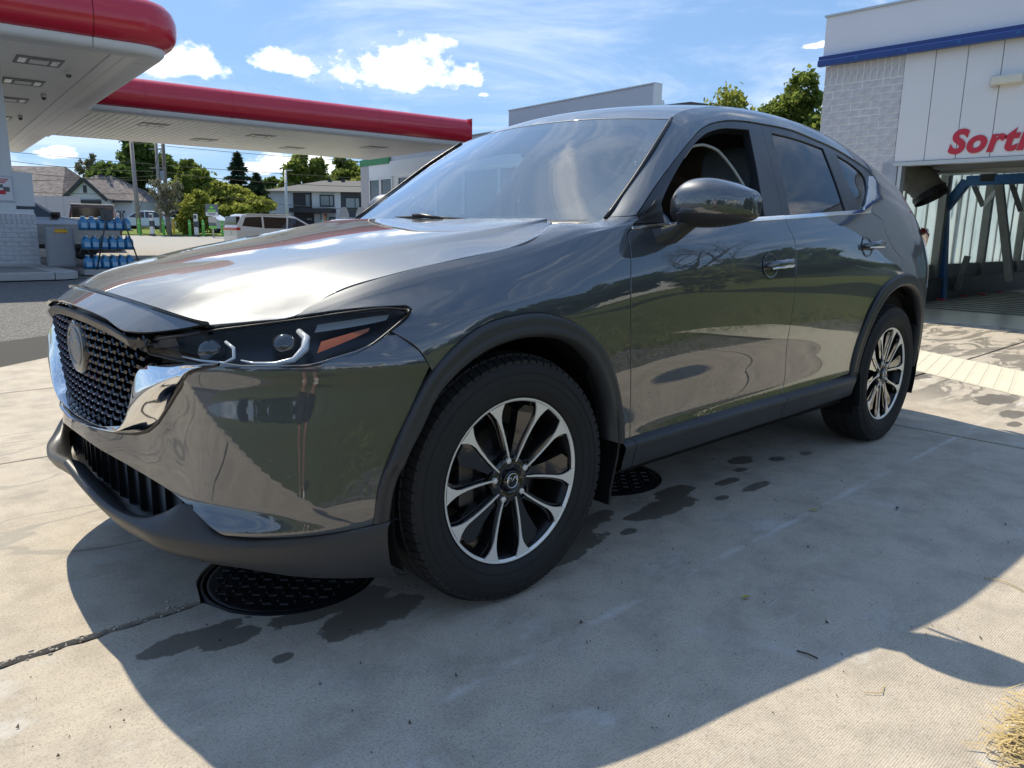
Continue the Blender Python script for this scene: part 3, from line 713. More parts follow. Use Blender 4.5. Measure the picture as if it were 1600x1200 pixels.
# vertical cladding panels above the door
ys_ = [1.715, 1.345, .98, .60, .22, -.16, -.54, -.92, -1.3, -1.68, -2.06, -2.44]
pan = {}
for a, b in zip(ys_[:-1], ys_[1:]):
    g = Geo(); g.box((XW-.01, b+.004, 2.06), (XW+.05, a-.004, 3.40)); wp('wall_panel', g, WHITEP, bevel=.003, seg=1)
g = Geo(); g.box((XW+.03, -2.44, 2.07), (XW+2.2, 1.715, 3.5)); wp('door_header', g, simple('header_core', (.25, .25, .25), .9))
g = Geo(); g.box((XW+.0, YR, 0), (XW+2.2, -2.44, 3.5)); wp('right_wall', g, WHITEP)
g = Geo(); g.box((XW-.03, -2.40, 2.005), (XW+.12, 1.71, 2.055)); g.box((XW-.02, 1.60, 0), (XW+.10, 1.645, 2.005)); wp('door_frame', g, ALU)
g = Geo(); g.box((XW+.005, 1.645, 0), (XW+.25, 1.72, 2.03)); wp('door_jamb', g, simple('jamb_steel', (.30, .30, .29), .6, .2))
g = Geo(); g.box((XW-.016, 1.66, 1.1), (XW-.008, 1.85, 2.055)); wp('jamb_flashing', g, simple('worn_flashing', (.35, .37, .42), .6, .3, var=.4))
# lettering over the door
cu = bpy.data.curves.new('lettering', 'FONT'); cu.body = 'Sortie'; cu.size = .385; cu.shear = .22; cu.offset = .0165; cu.extrude = .004; cu.space_character = 1.10; cu.resolution_u = 6
to = bpy.data.objects.new('lettering', cu); COL.objects.link(to); bpy.context.view_layer.update()
me = bpy.data.meshes.new_from_object(to.evaluated_get(bpy.context.evaluated_depsgraph_get())); me.name = 'lettering'; me.materials.clear(); bpy.data.objects.remove(to)
ob = link('door_sign', me, REDL, None, loc=(XW-.018, 1.075, 2.135), rot=(math.pi/2, 0, -math.pi/2)); tag(ob, 'red bold slanted lettering Sortie on the white panels above the wash door', 'sign')
# bulkhead lamp
t = thing('wall_lamp', 'cream bulkhead lamp fixed on the white panels above the lettering', 'lamp', (XW-.01, .50, 2.93))
g = Geo(); g.box((-.10, -.16, -.05), (-.001, .17, .05)); g.obj('lamp_body', simple('cream_plastic', (.66, .63, .52), .4), t, bevel=.018)
g = Geo(); g.box((-.09, .10, -.065), (-.001, .185, .065)); g.obj('lamp_end', simple('lamp_end_grey', (.5, .5, .5), .4), t, bevel=.02)
# inside of the bay
YI = 2.45
def poly():
    k = MB_('translucent_panel'); k.t.nodes.remove(k.b); v = k.coord(); c = k.mix(k.noise(v, 1.4, 4), (.66, .78, .82), (.84, .90, .90)); c = k.mix(k.map(k.noise(k.coord(scale=(1, 1, .25)), 5, 5), .5, .75, 0, .5), c, (.36, .44, .46))
    d = k.n('ShaderNodeBsdfDiffuse'); t = k.n('ShaderNodeBsdfTranslucent'); gl = k.n('ShaderNodeBsdfGlossy'); gl.inputs['Roughness'].default_value = .15
    k.l(c, d.inputs[0]); k.l(c, t.inputs[0]); m = k.n('ShaderNodeMixShader'); m.inputs[0].default_value = .82; k.l(d.outputs[0], m.inputs[1]); k.l(t.outputs[0], m.inputs[2])
    m2 = k.n('ShaderNodeMixShader'); m2.inputs[0].default_value = .06; k.l(m.outputs[0], m2.inputs[1]); k.l(gl.outputs[0], m2.inputs[2]); k.l(m2.outputs[0], k.out.inputs[0]); return k.m
POLY = poly(); GREYS = simple('grey_steel', (.20, .20, .19), .55, .3, var=.3); KERBM = simple('kerb_concrete', (.26, .25, .24), .8, var=.2, bump=.4)
x = XW+.45; k_ = 0
while x < 24:
    w = .52; g = Geo(); g.box((x+.012, YI, .62), (x+w-.012, YI+.03, 3.3)); wp('translucent_panel', g, POLY)
    g = Geo(); g.box((x-.018, YI-.02, .62), (x+.018, YI+.05, 3.3)); wp('mullion', g, ALU if k_ % 4 else GREYS)
    if k_ % 5 == 2: g = Geo(); g.box((x-.06, YI-.14, 0), (x+.08, YI-.02, 3.3)); wp('bay_post', g, GREYS)
    x += w; k_ += 1
g = Geo(); g.box((XW+.2, YI-.06, .38), (24, YI+.1, .62)); wp('wall_sill', g, KERBM)
g = Geo(); g.box((XW+.2, YI-.20, 0), (24, YI+.1, .38)); wp('wall_kerb', g, simple('dark_kerb', (.035, .036, .04), .5, var=.4))
g = Geo(); g.box((XW+2.2, -2.7, 3.3), (24, YI+.1, 3.45)); wp('bay_roof', g, GREYS)
g = Geo(); g.box((XW+2.2, -2.7, 0), (24, -2.55, .62)); wp('right_bay_kerb', g, KERBM)
x = XW+2.3
while x < 24: g = Geo(); g.box((x, -2.7, .62), (x+.98, -2.66, 3.3)); wp('translucent_panel', g, POLY); x += 1.0
g = Geo(); g.box((24, -2.7, 0), (24.2, .6, 3.4)); wp('bay_back_wall', g, GREYS)
FLOORM = simple('wash_floor', (.33, .31, .27), .30, 0, .0, .5, .35, 3)
g = Geo(); g.box((9.43, -2.5, -.05), (24, YI, .002)); fl = wp('bay_floor', g, FLOORM)
for x in np.arange(11.4, 17, .42): g = Geo(); g.box((x, -2.4, .004), (x+.05, 2.2, .02)); wp('floor_rail', g, GREYS)
# steel brush gantry painted blue, struts, dryer nozzle, ceiling runs
t = thing('wash_gantry', 'blue painted tubular gantry arch standing inside the wash bay', 'gantry', (15.2, 2.1, 0))
def px(name, g, mat, root, at, **kw): o = link(name, g.mesh(name, **kw), mat, root); o.matrix_parent_inverse = Matrix.Translation(-Vector(at)); return o
XG = 13.6
def on(bx, by, X): d = (r2*((bx-800)/CAMF)+u2*((600-by)/CAMF)+fwd); tt = (X-CAMV.x)/d.x; return CAMV+d*tt
t.location = (XG, on(1474, 452, XG).y, 0)
A, B, C_, D_ = on(1474, 440, XG), on(1475, 328, XG), on(1511, 283, XG), on(1700, 274, XG); A.z = 0
g = Geo(); g.bar(A, B, .16, .16); g.bar(B, C_, .16, .16); g.bar(C_, D_, .17, .17); px('arch_tube', g, BLUEF, t, t.location, bevel=.02)
g = Geo(); g.box((XG-.1, on(1542, 270, XG).y-.14, C_.z-.02), (XG+.06, on(1542, 270, XG).y+.06, C_.z+.10)); px('roller_bracket', g, BLACKP, t, t.location)
g = Geo(); g.bar(on(1561, 285, XG), on(1578, 440, XG), .12, .12); px('brace_leg', g, GREYS, t, t.location)
for k_, (p0, p1, X, mt, w) in enumerate((((1521, 288), (1536, 322), 13.9, GREYS, .07), ((1537, 322), (1560, 294), 13.9, ALU, .07), ((1580, 285), (1595, 330), 13.9, GREYS, .07), ((1503, 290), (1428, 440), 14.6, ALU, .12), ((1490, 281), (1464, 310), 14.2, GREYS, .09), ((1512, 400), (1495, 452), 14.2, GREYS, .09))):
    g = Geo(); g.bar(on(*p0, X), on(*p1, X), w, w); o = g.obj('steel_strut', mt)
    tag(o, ('dark short strut right of the blue arch bend, upper left arm of a V', 'pale strut forming the right arm of the V behind the arch', 'dark strut slanting down at the right edge of the bay', 'long pale strut slanting down left behind the blue post', 'dark strut crossing beside the dryer hose', 'grey leaning rod at the foot of the blue post')[k_], 'strut', 'steel struts inside the wash bay')
t = thing('dryer_duct', 'dark grey dryer hose elbow with open mouth hanging inside the wash door', 'dryer', (10.4, 1.2, 2.0))
XD = 10.3; pts = [on(1398, 268, XD), on(1418, 268, XD), on(1440, 284, XD), on(1452, 302, XD)]
pts[0].x += .3
rs = [.24, .24, .22, .20]; rings = []
g = Geo()
for i in range(26):
    s_ = i/25*3; k2 = min(2, int(s_)); f = s_-k2; p_ = pts[k2].lerp(pts[k2+1], f); rings.append((p_, (.20+.05*(1-i/25))*(1.05 if i % 2 else .97)*(1.15 if i > 23 else 1)))
g.tube([p_ for p_, r in rings], [r for p_, r in rings], 18, False); px('hose', g, simple('hose_grey', (.13, .125, .115), .7, var=.3), t, t.location)
g = Geo(); g.tube([on(1451, 300, XD), on(1456, 310, XD)], [.225, .235], 18, False); px('nozzle_ring', g, BLACKP, t, t.location)
g = Geo(); g.tube([on(1395, 262, XD+.3), on(1430, 258, XD+.6), on(1470, 250, XD+1)], .22, 14); px('feed_pipe', g, simple('hose_grey2', (.15, .14, .13), .7), t, t.location)
g = Geo(); z0 = on(1500, 268, 11.2).z; g.box((11.1, -2.4, z0-.03), (11.5, on(1468, 268, 11.2).y, z0+.05)); wp('ceiling_channel', g, ALU)
g = Geo(); g.box((10.9, on(1555, 258, 11).y, z0+.02), (11.1, on(1530, 258, 11).y, z0+.16)); wp('ceiling_box', g, simple('box_cream', (.6, .58, .5), .5))
g = Geo(); g.box((11.4, -2.4, z0+.0), (11.7, 2.3, z0+.30)); wp('ceiling_duct', g, simple('duct_dark', (.06, .055, .05), .8))
t = thing('floor_stand', 'white folding stand with a round top at the right edge of the wash bay', 'stand', tuple(stand(1592, 17.5)))
g = Geo(); g.tube([(0, 0, 0), (.12, -.1, .85)], .035, 8); g.tube([(.3, -.3, 0), (.12, -.1, .8)], .03, 8); g.obj('stand_legs', WHITEP, t); g = Geo(); g.box((-.02, -.2, .82), (.24, .02, 1.05)); g.obj('stand_head', WHITEP, t, bevel=.03)
REDP = simple('red_plastic', (.6, .03, .03), .4)
for k_, (bx, by) in enumerate(((1505, 464), (1534, 461), (1561, 458), (1470, 469.5))):
    d = (r2*((bx-800)/CAMF)+u2*((600-by)/CAMF)+fwd); tt = -CAMV.z/d.z; p_ = CAMV+d*tt
    g = Geo(); g.box((-.05, -.07, 0), (.05, .07, .03)); o = g.obj('floor_marker', REDP, None, bevel=.01, loc=(p_.x, p_.y, .003)); tag(o, ('red floor marker second from the left inside the wash bay', 'red floor marker third from the left inside the wash bay', 'red floor marker farthest right of the row inside the wash bay', 'red floor marker closest to the SUV tail, leftmost of the row')[k_], 'marker', 'red markers on the wash floor')
d = (r2*((1592-800)/CAMF)+u2*((600-448)/CAMF)+fwd); p_ = CAMV+d*(-CAMV.z/d.z)
t = thing('pink_block', 'small pink and white block on the floor at the right edge of the wash bay', 'block', (p_.x, p_.y, 0)); g = Geo(); g.box((-.12, -.12, 0), (.12, .12, .13)); g.obj('block_base', simple('pink', (.6, .3, .34), .5), t, bevel=.02); g = Geo(); g.box((-.1, -.1, .13), (.1, .1, .2)); g.obj('block_lid', simple('pink_pale', (.7, .5, .52), .5), t, bevel=.02)

# =================================================================== fuel station (left)
REDC = simple('canopy_red', (.56, .018, .042), .22, 0, .3, .5, .06, 1.2)
CWHITE = simple('canopy_white', (.76, .77, .76), .45, var=.04, vscale=1.2)
SOFF = simple('soffit_metal', (.80, .80, .785), .38, .15, var=.05, vscale=3)
WCOL = simple('column_white', (.66, .68, .69), .6, var=.05, vscale=1.5)
SEAL = simple('trim_grey', (.30, .31, .31), .5)
def gpart(name, g, mat, root, **kw):
    """geometry given in the station's own axes"""
    o = link(name, g.mesh(name, **kw), mat, root); return o
def groot(name, label, cat, group=None):
    t = thing(name, label, cat, GO, GTH, group); return t
# -- fascia sections: lower white return, red bullnose above
RPROF = [(.0, 4.635), (.10, 4.60+.04), (.22, 4.70), (.31, 4.83), (.345, 5.0), (.335, 5.17), (.28, 5.33), (.17, 5.45), (.0, 5.52), (-.4, 5.55)]
WPROF = [(-.42, 4.455), (-.10, 4.452), (.0, 4.47), (.06, 4.53), (.085, 4.60), (.09, 4.63), (.0, 4.634)]
def run(path, prof):                                   # path: list of (a, b, na, nb)
    return [[(a+na*o, b+nb*o, z) for o, z in prof] for a, b, na, nb in path]
def fascia(root, path, name, prof, mat, cut):
    """cut: list of (start, end) index ranges, one panel each"""
    for s, e in cut:
        g = Geo(); rows = run(path[s:e+1], prof); g.loft(rows); gpart(name, g, mat, root)
def line(p, q, n, seg): return [(p[0]+(q[0]-p[0])*t/seg, p[1]+(q[1]-p[1])*t/seg, *n) for t in range(seg+1)]
can = groot('fuel_canopy', 'white fuel station canopy with rounded red edge and slatted underside, upper left', 'canopy')
R_ = .55
path = []; cuts = []
xs_ = [-12, -9.2, -6.4, -3.9, -1.35]
for a, b in zip(xs_[:-1], xs_[1:]): i = len(path); path += [(a+.006, 0, 0, -1), (b-.006, 0, 0, -1)]; cuts.append((i, i+1))
i = len(path); path += [(-1.338, 0, 0, -1)]+[(-R_+R_*math.sin(t), R_-R_*math.cos(t), math.sin(t), -math.cos(t)) for t in np.linspace(0, math.pi/2, 13)]+[(0, 1.0, 1, 0)]; cuts.append((i, len(path)-1))
for a, b in zip((1.012, 3.2, 5.8, 8.0), (3.188, 5.79, 7.99, 9.0)): i = len(path); path += [(0, a, 1, 0), (0, b, 1, 0)]; cuts.append((i, i+1))
fascia(can, path, 'fascia_panel', RPROF, REDC, cuts); fascia(can, path, 'lower_band', WPROF, CWHITE, cuts)
for a, b in ((18.0, 21.9), (21.92, 26.5)):
    for nm, pr, mt in (('fascia_panel', RPROF, REDC), ('lower_band', WPROF, CWHITE)): g = Geo(); g.loft(run([(0, a, 1, 0), (0, b, 1, 0)], pr)); gpart(nm, g, mt, can)
# grey bead along the red nose
g = Geo(); g.box((-12, -.02, 4.627), (-.5, .0, 4.64)); gpart('drip_edge', g, SEAL, can)
def slats(root, a0, a1, b0, b1, pitch, along, lights=()):
    k = 0; lo, hi = (b0, b1) if along == 'a' else (a0, a1); me = {}
    n = int((hi-lo)/pitch)
    for i in range(n):
        p0 = lo+i*pitch
        if 'm' not in me:
            g = Geo(); w = pitch-.022
            if along == 'a': V = [(a0, 0, 0), (a1, 0, 0), (a1, w, 0), (a0, w, 0), (a0, .004, -.016), (a1, .004, -.016), (a1, w-.004, -.016), (a0, w-.004, -.016)]
            else: V = [(0, b0, 0), (0, b1, 0), (w, b1, 0), (w, b0, 0), (.004, b0, -.016), (.004, b1, -.016), (w-.004, b1, -.016), (w-.004, b0, -.016)]
            g.add(V, [(4, 7, 6, 5), (0, 4, 5, 1), (1, 5, 6, 2), (2, 6, 7, 3), (3, 7, 4, 0)]); me['m'] = g.mesh('soffit_slat', fixn=False)
        link('soffit_slat', me['m'], SOFF, root, loc=(0, p0, 4.472) if along == 'a' else (p0, 0, 4.472))
for pr, mt in ((RPROF, REDC), (WPROF, CWHITE)):
    g = Geo(); g.loft(run([(-12, .02, 0, -1), (-1.0, .02, 0, -1)], [(o-.012, z) for o, z in pr])); gpart('fascia_backing', g, mt, can)
slats(can, -12, -.98, .42, 26, .17, 'a')
g = Geo(); g.box((-12, .35, 4.476), (-.3, 26.5, 4.50)); gpart('soffit_deck', g, DARK, can)
for a0, a1 in ((-.965, -.945), (-.94, -.70), (-.695, -.47), (-.465, -.42)): g = Geo(); g.box((a0, .42, 4.452), (a1, 26, 4.474)); gpart('soffit_trim', g, SOFF, can, bevel=.004, seg=1)
g = Geo(); g.box((-.43, 8.9, 4.455), (.08, 18.05, 4.474)); gpart('soffit_trim', g, SOFF, can)
LED = simple('led_window', (.75, .76, .76), .2); LHOUS = simple('lamp_frame', (.22, .22, .22), .5)
def can_light(root, a, b, rz=0):
    o = link('canopy_light', None, None, root, loc=(a, b, 4.455), rot=(0, 0, rz))
    g = Geo(); g.box((-.43, -.46, -.012), (.43, .46, .02)); q = g.obj('canopy_light', LHOUS, root, loc=(a, b, 4.455), rot=(0, 0, rz), bevel=.006, seg=1)
    bpy.data.objects.remove(o)
    for s in (-1, 1): g = Geo(); g.box((s*.30-.07, -.26, -.018), (s*.30+.07, .26, -.011)); g.obj('led_window', LED, q)
    g = Geo(); g.box((-.17, -.2, -.026), (.17, .2, -.011)); g.obj('light_driver', SOFF, q)
for a, b in ((-2.0, 2.2), (-2.0, 5.2), (-2.0, 8.5), (-2.0, 13), (-5.2, 2.6), (-5.2, 6.4)): can_light(can, a, b)
for a, b, n_ in ((-.98-.35, 3.1, 0), (-1.35, 7.1, 1), (-1.4, 12.2, 2)):
    t = thing('dome_camera', ('grey dome camera under the canopy nearest the rounded corner', 'grey dome camera midway along the canopy underside', 'grey dome camera farthest back under the canopy')[n_], 'camera', G(a, b, 4.455), GTH, 'dome cameras under the canopy')
    g = Geo(); g.lathe([(.07, .01), (.075, -.03), (.065, -.05)], 16); g.obj('camera_base', CWHITE, t); g = Geo(); g.lathe([(.062, -.045), (.055, -.09), (.03, -.115), (.0005, -.12)], 16); g.obj('camera_dome', simple('dome_grey', (.12, .12, .13), .15) if 'dome_grey' not in MATS else MATS['dome_grey'], t)
# -- wing of the canopy that reaches the shop
wing = groot('canopy_wing', 'long red edged canopy wing joining the fuel canopy to the shop', 'canopy')
path, cuts = [], []
wx = [.05, 1.55, 4.2, 6.9, 9.6, 12.3, 13.62]
for a, b in zip(wx[:-1], wx[1:]): i = len(path); path += [(a+.005, 9.05, 0, -1), (b-.005, 9.05, 0, -1)]; cuts.append((i, i+1))
fascia(wing, path, 'fascia_panel', RPROF, REDC, cuts); fascia(wing, path, 'lower_band', WPROF, CWHITE, cuts)
g = Geo(); g.prism([(9.05-o, z) for o, z in RPROF]+[(9.6, 5.55), (9.6, 4.6)], 13.62, 13.66, 'x'); gpart('end_cap', g, REDC, wing, fixn=True)
g = Geo(); g.box((13.66, 8.72, 4.63), (13.70, 9.6, 5.53)); gpart('end_flange', g, REDC, wing)
for pr, mt in ((RPROF, REDC), (WPROF, CWHITE)):
    g = Geo(); g.loft(run([(.05, 9.07, 0, -1), (13.6, 9.07, 0, -1)], [(o-.012, z) for o, z in pr])); gpart('fascia_backing', g, mt, wing)
slats(wing, .0, 13.6, 9.45, 17.3, .21, 'b')
g = Geo(); g.box((0, 9.2, 4.476), (13.6, 17.4, 5.45)); gpart('wing_deck', g, CWHITE, wing)
for a, b in ((2.3, 11.2), (4.9, 14.5), (6.1, 11.6), (8.6, 14.8), (11.0, 12)): can_light(wing, a, b)
# -- pump island, column with brick foot
isl = thing('pump_island', 'raised concrete pump island with kerb under the canopy', 'kerb', (1.2, 16.8, 0))
KERB = simple('island_kerb', (.42, .41, .39), .85, var=.15, bump=.4); TOPC = simple('island_top', (.24, .235, .225), .9, var=.15)
ix0, ix1, iy0, iy1 = -6.0, 2.72, 14.9, 18.6
for k in range(6):
    a = ix0+k*(ix1-.5-ix0)/6; b = ix0+(k+1)*(ix1-.5-ix0)/6-.012; g = Geo(); g.box((a-1.2, iy0-16.8, 0), (b-1.2, iy0+.2-16.8, .15)); g.obj('kerb_stone', KERB, isl, bevel=.015)
g = Geo(); P = [(ix1-.5-1.2+.5*math.cos(t), iy0+.5-16.8+.5*math.sin(t)) for t in np.linspace(-math.pi/2, 0, 9)]+[(ix1-1.2, iy1-16.8), (ix1-.5-1.2, iy1-16.8)]; g.prism(P, 0, .149); g.obj('kerb_end', KERB, isl, bevel=.012)
g = Geo(); g.box((ix0-1.2, iy0+.2-16.8, 0), (ix1-.5-1.2, iy1-16.8, .145)); g.obj('island_top', TOPC, isl)
cx0, cx1, cy0, cy1 = .2, 2.52, 17.6, 18.4
col = thing('canopy_column', 'white canopy column on a white brick foot, at the left edge', 'column', ((cx0+cx1)/2, cy0, .15), 0)
CI = Vector(col.location)
def cbx(name, a, b, mat, **kw): g = Geo(); g.box([a[i]-CI[i] for i in range(3)], [b[i]-CI[i] for i in range(3)]); return g.obj(name, mat, col, **kw)
cbx('column_shaft', (cx0, cy0+.05, 1.40), (2.17, cy1, 4.47), WCOL); cbx('column_cap', (cx0, cy0+.02, 1.32), (2.50, cy1, 1.41), WCOL, bevel=.01)
cbx('upper_box', (2.0, cy0+.1, 1.48), (2.55, cy1, 2.22), WCOL, bevel=.01); cbx('brick_core', (cx0, cy0+.02, .15), (cx1-.01, cy1, 1.33), MORT); cbx('plinth_strip', (cx0, cy0-.04, .15), (cx1+.02, cy0+.02, .19), KERB)
cbm = {}
def cbrick(x0, x1, z0, z1):
    key = (round(x1-x0, 3), round(z1-z0, 3))
    if key not in cbm: g = Geo(); g.box((-key[0]/2, 0, -key[1]/2), (key[0]/2, .08, key[1]/2)); cbm[key] = g.mesh('brick', bevel=.004, seg=1)
    link('brick', cbm[key], WBRICK, col, loc=((x0+x1)/2-CI.x, cy0-CI.y+rnd.uniform(-.003, .003), (z0+z1)/2-CI.z))
x = cx1
while x > .9: cbrick(x-.085, x, 1.09, 1.31); x -= .098
z = 1.08; r_ = 0
while z > .25:
    x = cx1; f = .24 if r_ % 2 else .12
    while x > .9: cbrick(max(.9, x-f), x, z-.088, z); x -= f+.012; f = .24
    z -= .1; r_ += 1
t = thing('column_notice', 'small square notice with red print fixed to the white canopy column', 'sign', (1.86, cy0+.04, 1.56))
g = Geo(); g.box((-.30, -.02, 0), (.30, 0, .56)); g.obj('notice_frame', simple('notice_frame', (.5, .52, .6), .5), t, bevel=.01); g = Geo(); g.box((-.26, -.026, .04), (.26, -.019, .52)); g.obj('notice_board', WHITEP, t)
g = Geo()
for zz, w in ((.475, .44), (.435, .40), (.40, .36)): g.box((-.22, -.03, zz), (-.22+w, -.0255, zz+.02))
g.obj('notice_print', REDL, t)
g = Geo(); g.box((-.20, -.03, .22), (-.08, -.0255, .32)); g.box((.1, -.03, .22), (.22, -.0255, .32)); g.box((-.08, -.03, .30), (.1, -.0255, .37)); g.obj('notice_symbol', simple('notice_dark', (.12, .13, .13), .6), t); g = Geo(); g.box((-.10, -.032, .16), (.14, -.0258, .25)); g.obj('notice_label', REDL, t)
t = thing('service_cabinet', 'grey metal cabinet with a yellow warning sticker beside the brick foot', 'cabinet', (2.83, 17.0, .15), -.12)
CABG = simple('cabinet_grey', (.30, .31, .32), .5, .1); YEL = simple('sticker_yellow', (.75, .45, .02), .5); REDS = simple('sticker_red', (.45, .03, .03), .5)
g = Geo(); g.box((-.27, 0, 0), (.27, .5, .88)); g.obj('cabinet_body', CABG, t, bevel=.02); g = Geo(); g.box((-.245, -.012, .03), (.245, .001, .72)); g.obj('cabinet_door', CABG, t, bevel=.008)
g = Geo(); g.box((-.10, -.006, .755), (.15, -.0005, .845)); g.obj('warning_sticker', YEL, t)
for k in range(4):
    for zz in (.765, .835): x = -.075+k*.06; s = 1 if zz < .8 else -1; g = Geo(); g.add([(x-.022, -.008, zz-.008*s), (x+.022, -.008, zz-.008*s), (x, -.008, zz+.018*s)], [(0, 1, 2)]); g.obj('sticker_triangle', REDS, t)
# -- washer fluid rack: every jug is its own thing
FLU = simple('washer_fluid', (.012, .20, .42), .12, 0, .4, .6, .12, 30); CAPM = simple('jug_cap', (.55, .62, .66), .4); LABM = simple('jug_label', (.30, .48, .62), .5, var=.3, vscale=60)
rk = thing('jug_rack', 'three tier steel display rack holding blue washer fluid', 'rack', (3.66, 16.55, 0), -.1)
RCK = simple('rack_steel', (.09, .09, .095), .5, .5)
g = Geo()
for z in (.14, .57, .99): g.box((-.52, -.27, z-.02), (.52, .27, z))
g.obj('rack_shelf', RCK, rk); g = Geo(); g.box((-.55, -.3, 0), (.55, .3, .12)); g.obj('rack_base', KERB, rk)
for x0, x1 in ((-.05, .03), (.30, .56)):
    g = Geo(); g.tube([(x0-.25 if x0 < 0 else x0+.3, -.31, .12), (x0+.02, -.31, 1.22), (x0+.02, -.27, 1.36)], .016, 6); g.obj('rack_bar', RCK, rk)
g = Geo(); g.box((-.13, -.29, 1.20), (.12, -.27, 1.44)); g.obj('rack_plate', RCK, rk)
def jug():
    t = link('washer_fluid_jug', None)
    b = Geo(); pr = [(0, .072, .052), (.01, .078, .058), (.17, .078, .058), (.205, .066, .05), (.235, .034, .032), (.255, .022, .022), (.27, .022, .022)]
    b.loft([[(x*math.copysign(abs(math.cos(a))**.6, math.cos(a)), y*math.copysign(abs(math.sin(a))**.6, math.sin(a)), z) for a in np.linspace(0, 2*math.pi, 14, endpoint=False)] for z, x, y in pr], True); b.obj('jug_body', FLU, t)
    c = Geo(); c.lathe([(.026, .265), (.026, .292), (.0005, .294)], 10); c.obj('jug_cap', CAPM, t)
    l = Geo(); l.box((-.055, -.0605, .04), (.055, -.0575, .14)); l.obj('jug_label', LABM, t); return t
J0 = jug(); first = True; RM = Matrix.Translation(rk.location) @ Matrix.Rotation(-.1, 4, 'Z')
where = {0: 'bottom tier', 1: 'middle tier', 2: 'top tier'}; nth = ['first', 'second', 'third', 'fourth', 'fifth', 'sixth']
for ti, z in enumerate((.142, .572, .992)):
    for row, y in enumerate((-.17, .10)):
        for k in range(6):
            p_ = RM @ Vector((-.43+k*.172+rnd.uniform(-.006, .006)+(.0 if ti < 2 else -.02), y, z))
            lab = ('blue washer fluid jug, %s from the left in the front row of the %s' % (nth[k], where[ti])) if row == 0 else 'blue washer fluid jug in the back row of the rack'
            o = J0 if first else dup(J0, p_); o.location = p_; o.rotation_euler = (0, 0, -.1+rnd.uniform(-.15, .15)); first = False
            tag(o, lab, 'jug', 'washer fluid jugs on the rack' if row == 0 else 'washer fluid jugs in the back rows')
# -- the shop
shop = groot('station_shop', 'low white fuel station shop with tall windows and a grey rooftop sign wall', 'building')
SA = 14.8; GREYW = simple('shop_grey', (.54, .55, .58), .55, var=.04, vscale=1); SHOPG = glass('shop_glass', (.10, .12, .12), .9, 1.5); CLADM = simple('shop_cladding', (.46, .45, .46), .8, var=.12, vscale=4, bump=.4)
g = Geo(); g.box((SA+.1, .03, 3.86), (SA+1.05, 20.75, 5.13)); gpart('shop_fascia', g, GREYW, shop)
g = Geo(); g.box((SA+.05, .03, 5.13), (SA+1.08, 20.8, 5.17)); gpart('fascia_cap', g, ALU, shop)
g = Geo(); g.box((SA+.11, 17.6, 4.36), (SA+.16, 20.76, 4.70)); g.box((SA-.02, 17.6, 4.40), (SA+.10, 20.80, 4.72)); gpart('green_band', g, simple('green_band', (.03, .22, .07), .5), shop)
g = Geo(); g.box((SA+.02, 19.85, .0), (SA+.3, 20.75, 4.4)); gpart('clad_pier', g, CLADM, shop)
rb = 0
for z in np.arange(1.0, 4.3, .12):
    g = Geo(); g.box((SA+.0, 19.87, z), (SA+.03, 20.74, z+.108)); gpart('clad_board', g, CLADM, shop); rb += 1
g = Geo(); g.box((SA+.02, .0, 3.74), (SA+.3, 19.85, 4.5)); gpart('soffit_beam', g, CWHITE, shop)
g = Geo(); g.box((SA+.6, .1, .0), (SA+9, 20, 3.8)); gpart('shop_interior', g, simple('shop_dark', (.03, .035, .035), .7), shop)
wb = [(19.75, 18.62), (18.5, 17.35), (16.7, 15.3), (15.2, 13.25), (13.15, 11.0), (10.9, 8.4), (8.3, 5.6), (5.5, 2.8), (2.7, 0)]
for k, (b1, b0) in enumerate(wb):
    f = Geo(); 
    for (p, q) in (((SA-.02, b0-.05, .5), (SA+.06, b0+.05, 3.72)), ((SA-.02, b1-.05, .5), (SA+.06, b1+.05, 3.72)), ((SA-.02, b0, 3.64), (SA+.06, b1, 3.73)), ((SA-.02, b0, .42), (SA+.06, b1, .52))): f.box(p, q)
    w = gpart('shop_window', f, CWHITE, shop); g = Geo(); g.box((SA+.02, b0+.05, .52), (SA+.035, b1-.05, 3.64)); q = g.obj('window_pane', SHOPG, w)
g = Geo(); g.box((SA+.05, 17.35, .4), (SA+.12, 16.7, 3.8)); gpart('window_pier', g, CWHITE, shop)
g = Geo(); g.box((SA+.3, 14.2, 1.9), (SA+.33, 15.0, 2.9)); gpart('green_poster', g, simple('poster_green', (.02, .25, .10), .6), shop); g = Geo(); g.box((SA+.28, 14.3, 2.35), (SA+.299, 14.9, 2.65)); gpart('poster_patch', g, REDL, shop)
# rooftop sign wall and ribbed roof edge
g = Geo(); g.box((SA+.0, .12, 5.17), (SA+.34, 7.75, 5.83)); gpart('sign_wall', g, GREYW, shop); g = Geo(); g.box((SA-.03, .08, 5.83), (SA+.37, 7.78, 5.87)); gpart('sign_wall_cap', g, ALU, shop); g = Geo(); g.box((SA-.02, .08, 5.0), (SA+.36, .12, 5.83)); gpart('sign_wall_end', g, CWHITE, shop)  # end face coloured white: its lit tone is put into the colour
for k in range(14):
    b = .1+k*.55; g = Geo(); g.prism([(b, 5.16), (b+.36, 5.16), (b+.30, 5.40), (b+.10, 5.40)], SA+.02, SA+.6, 'x'); gpart('roof_rib', g, CWHITE, shop, fixn=True)

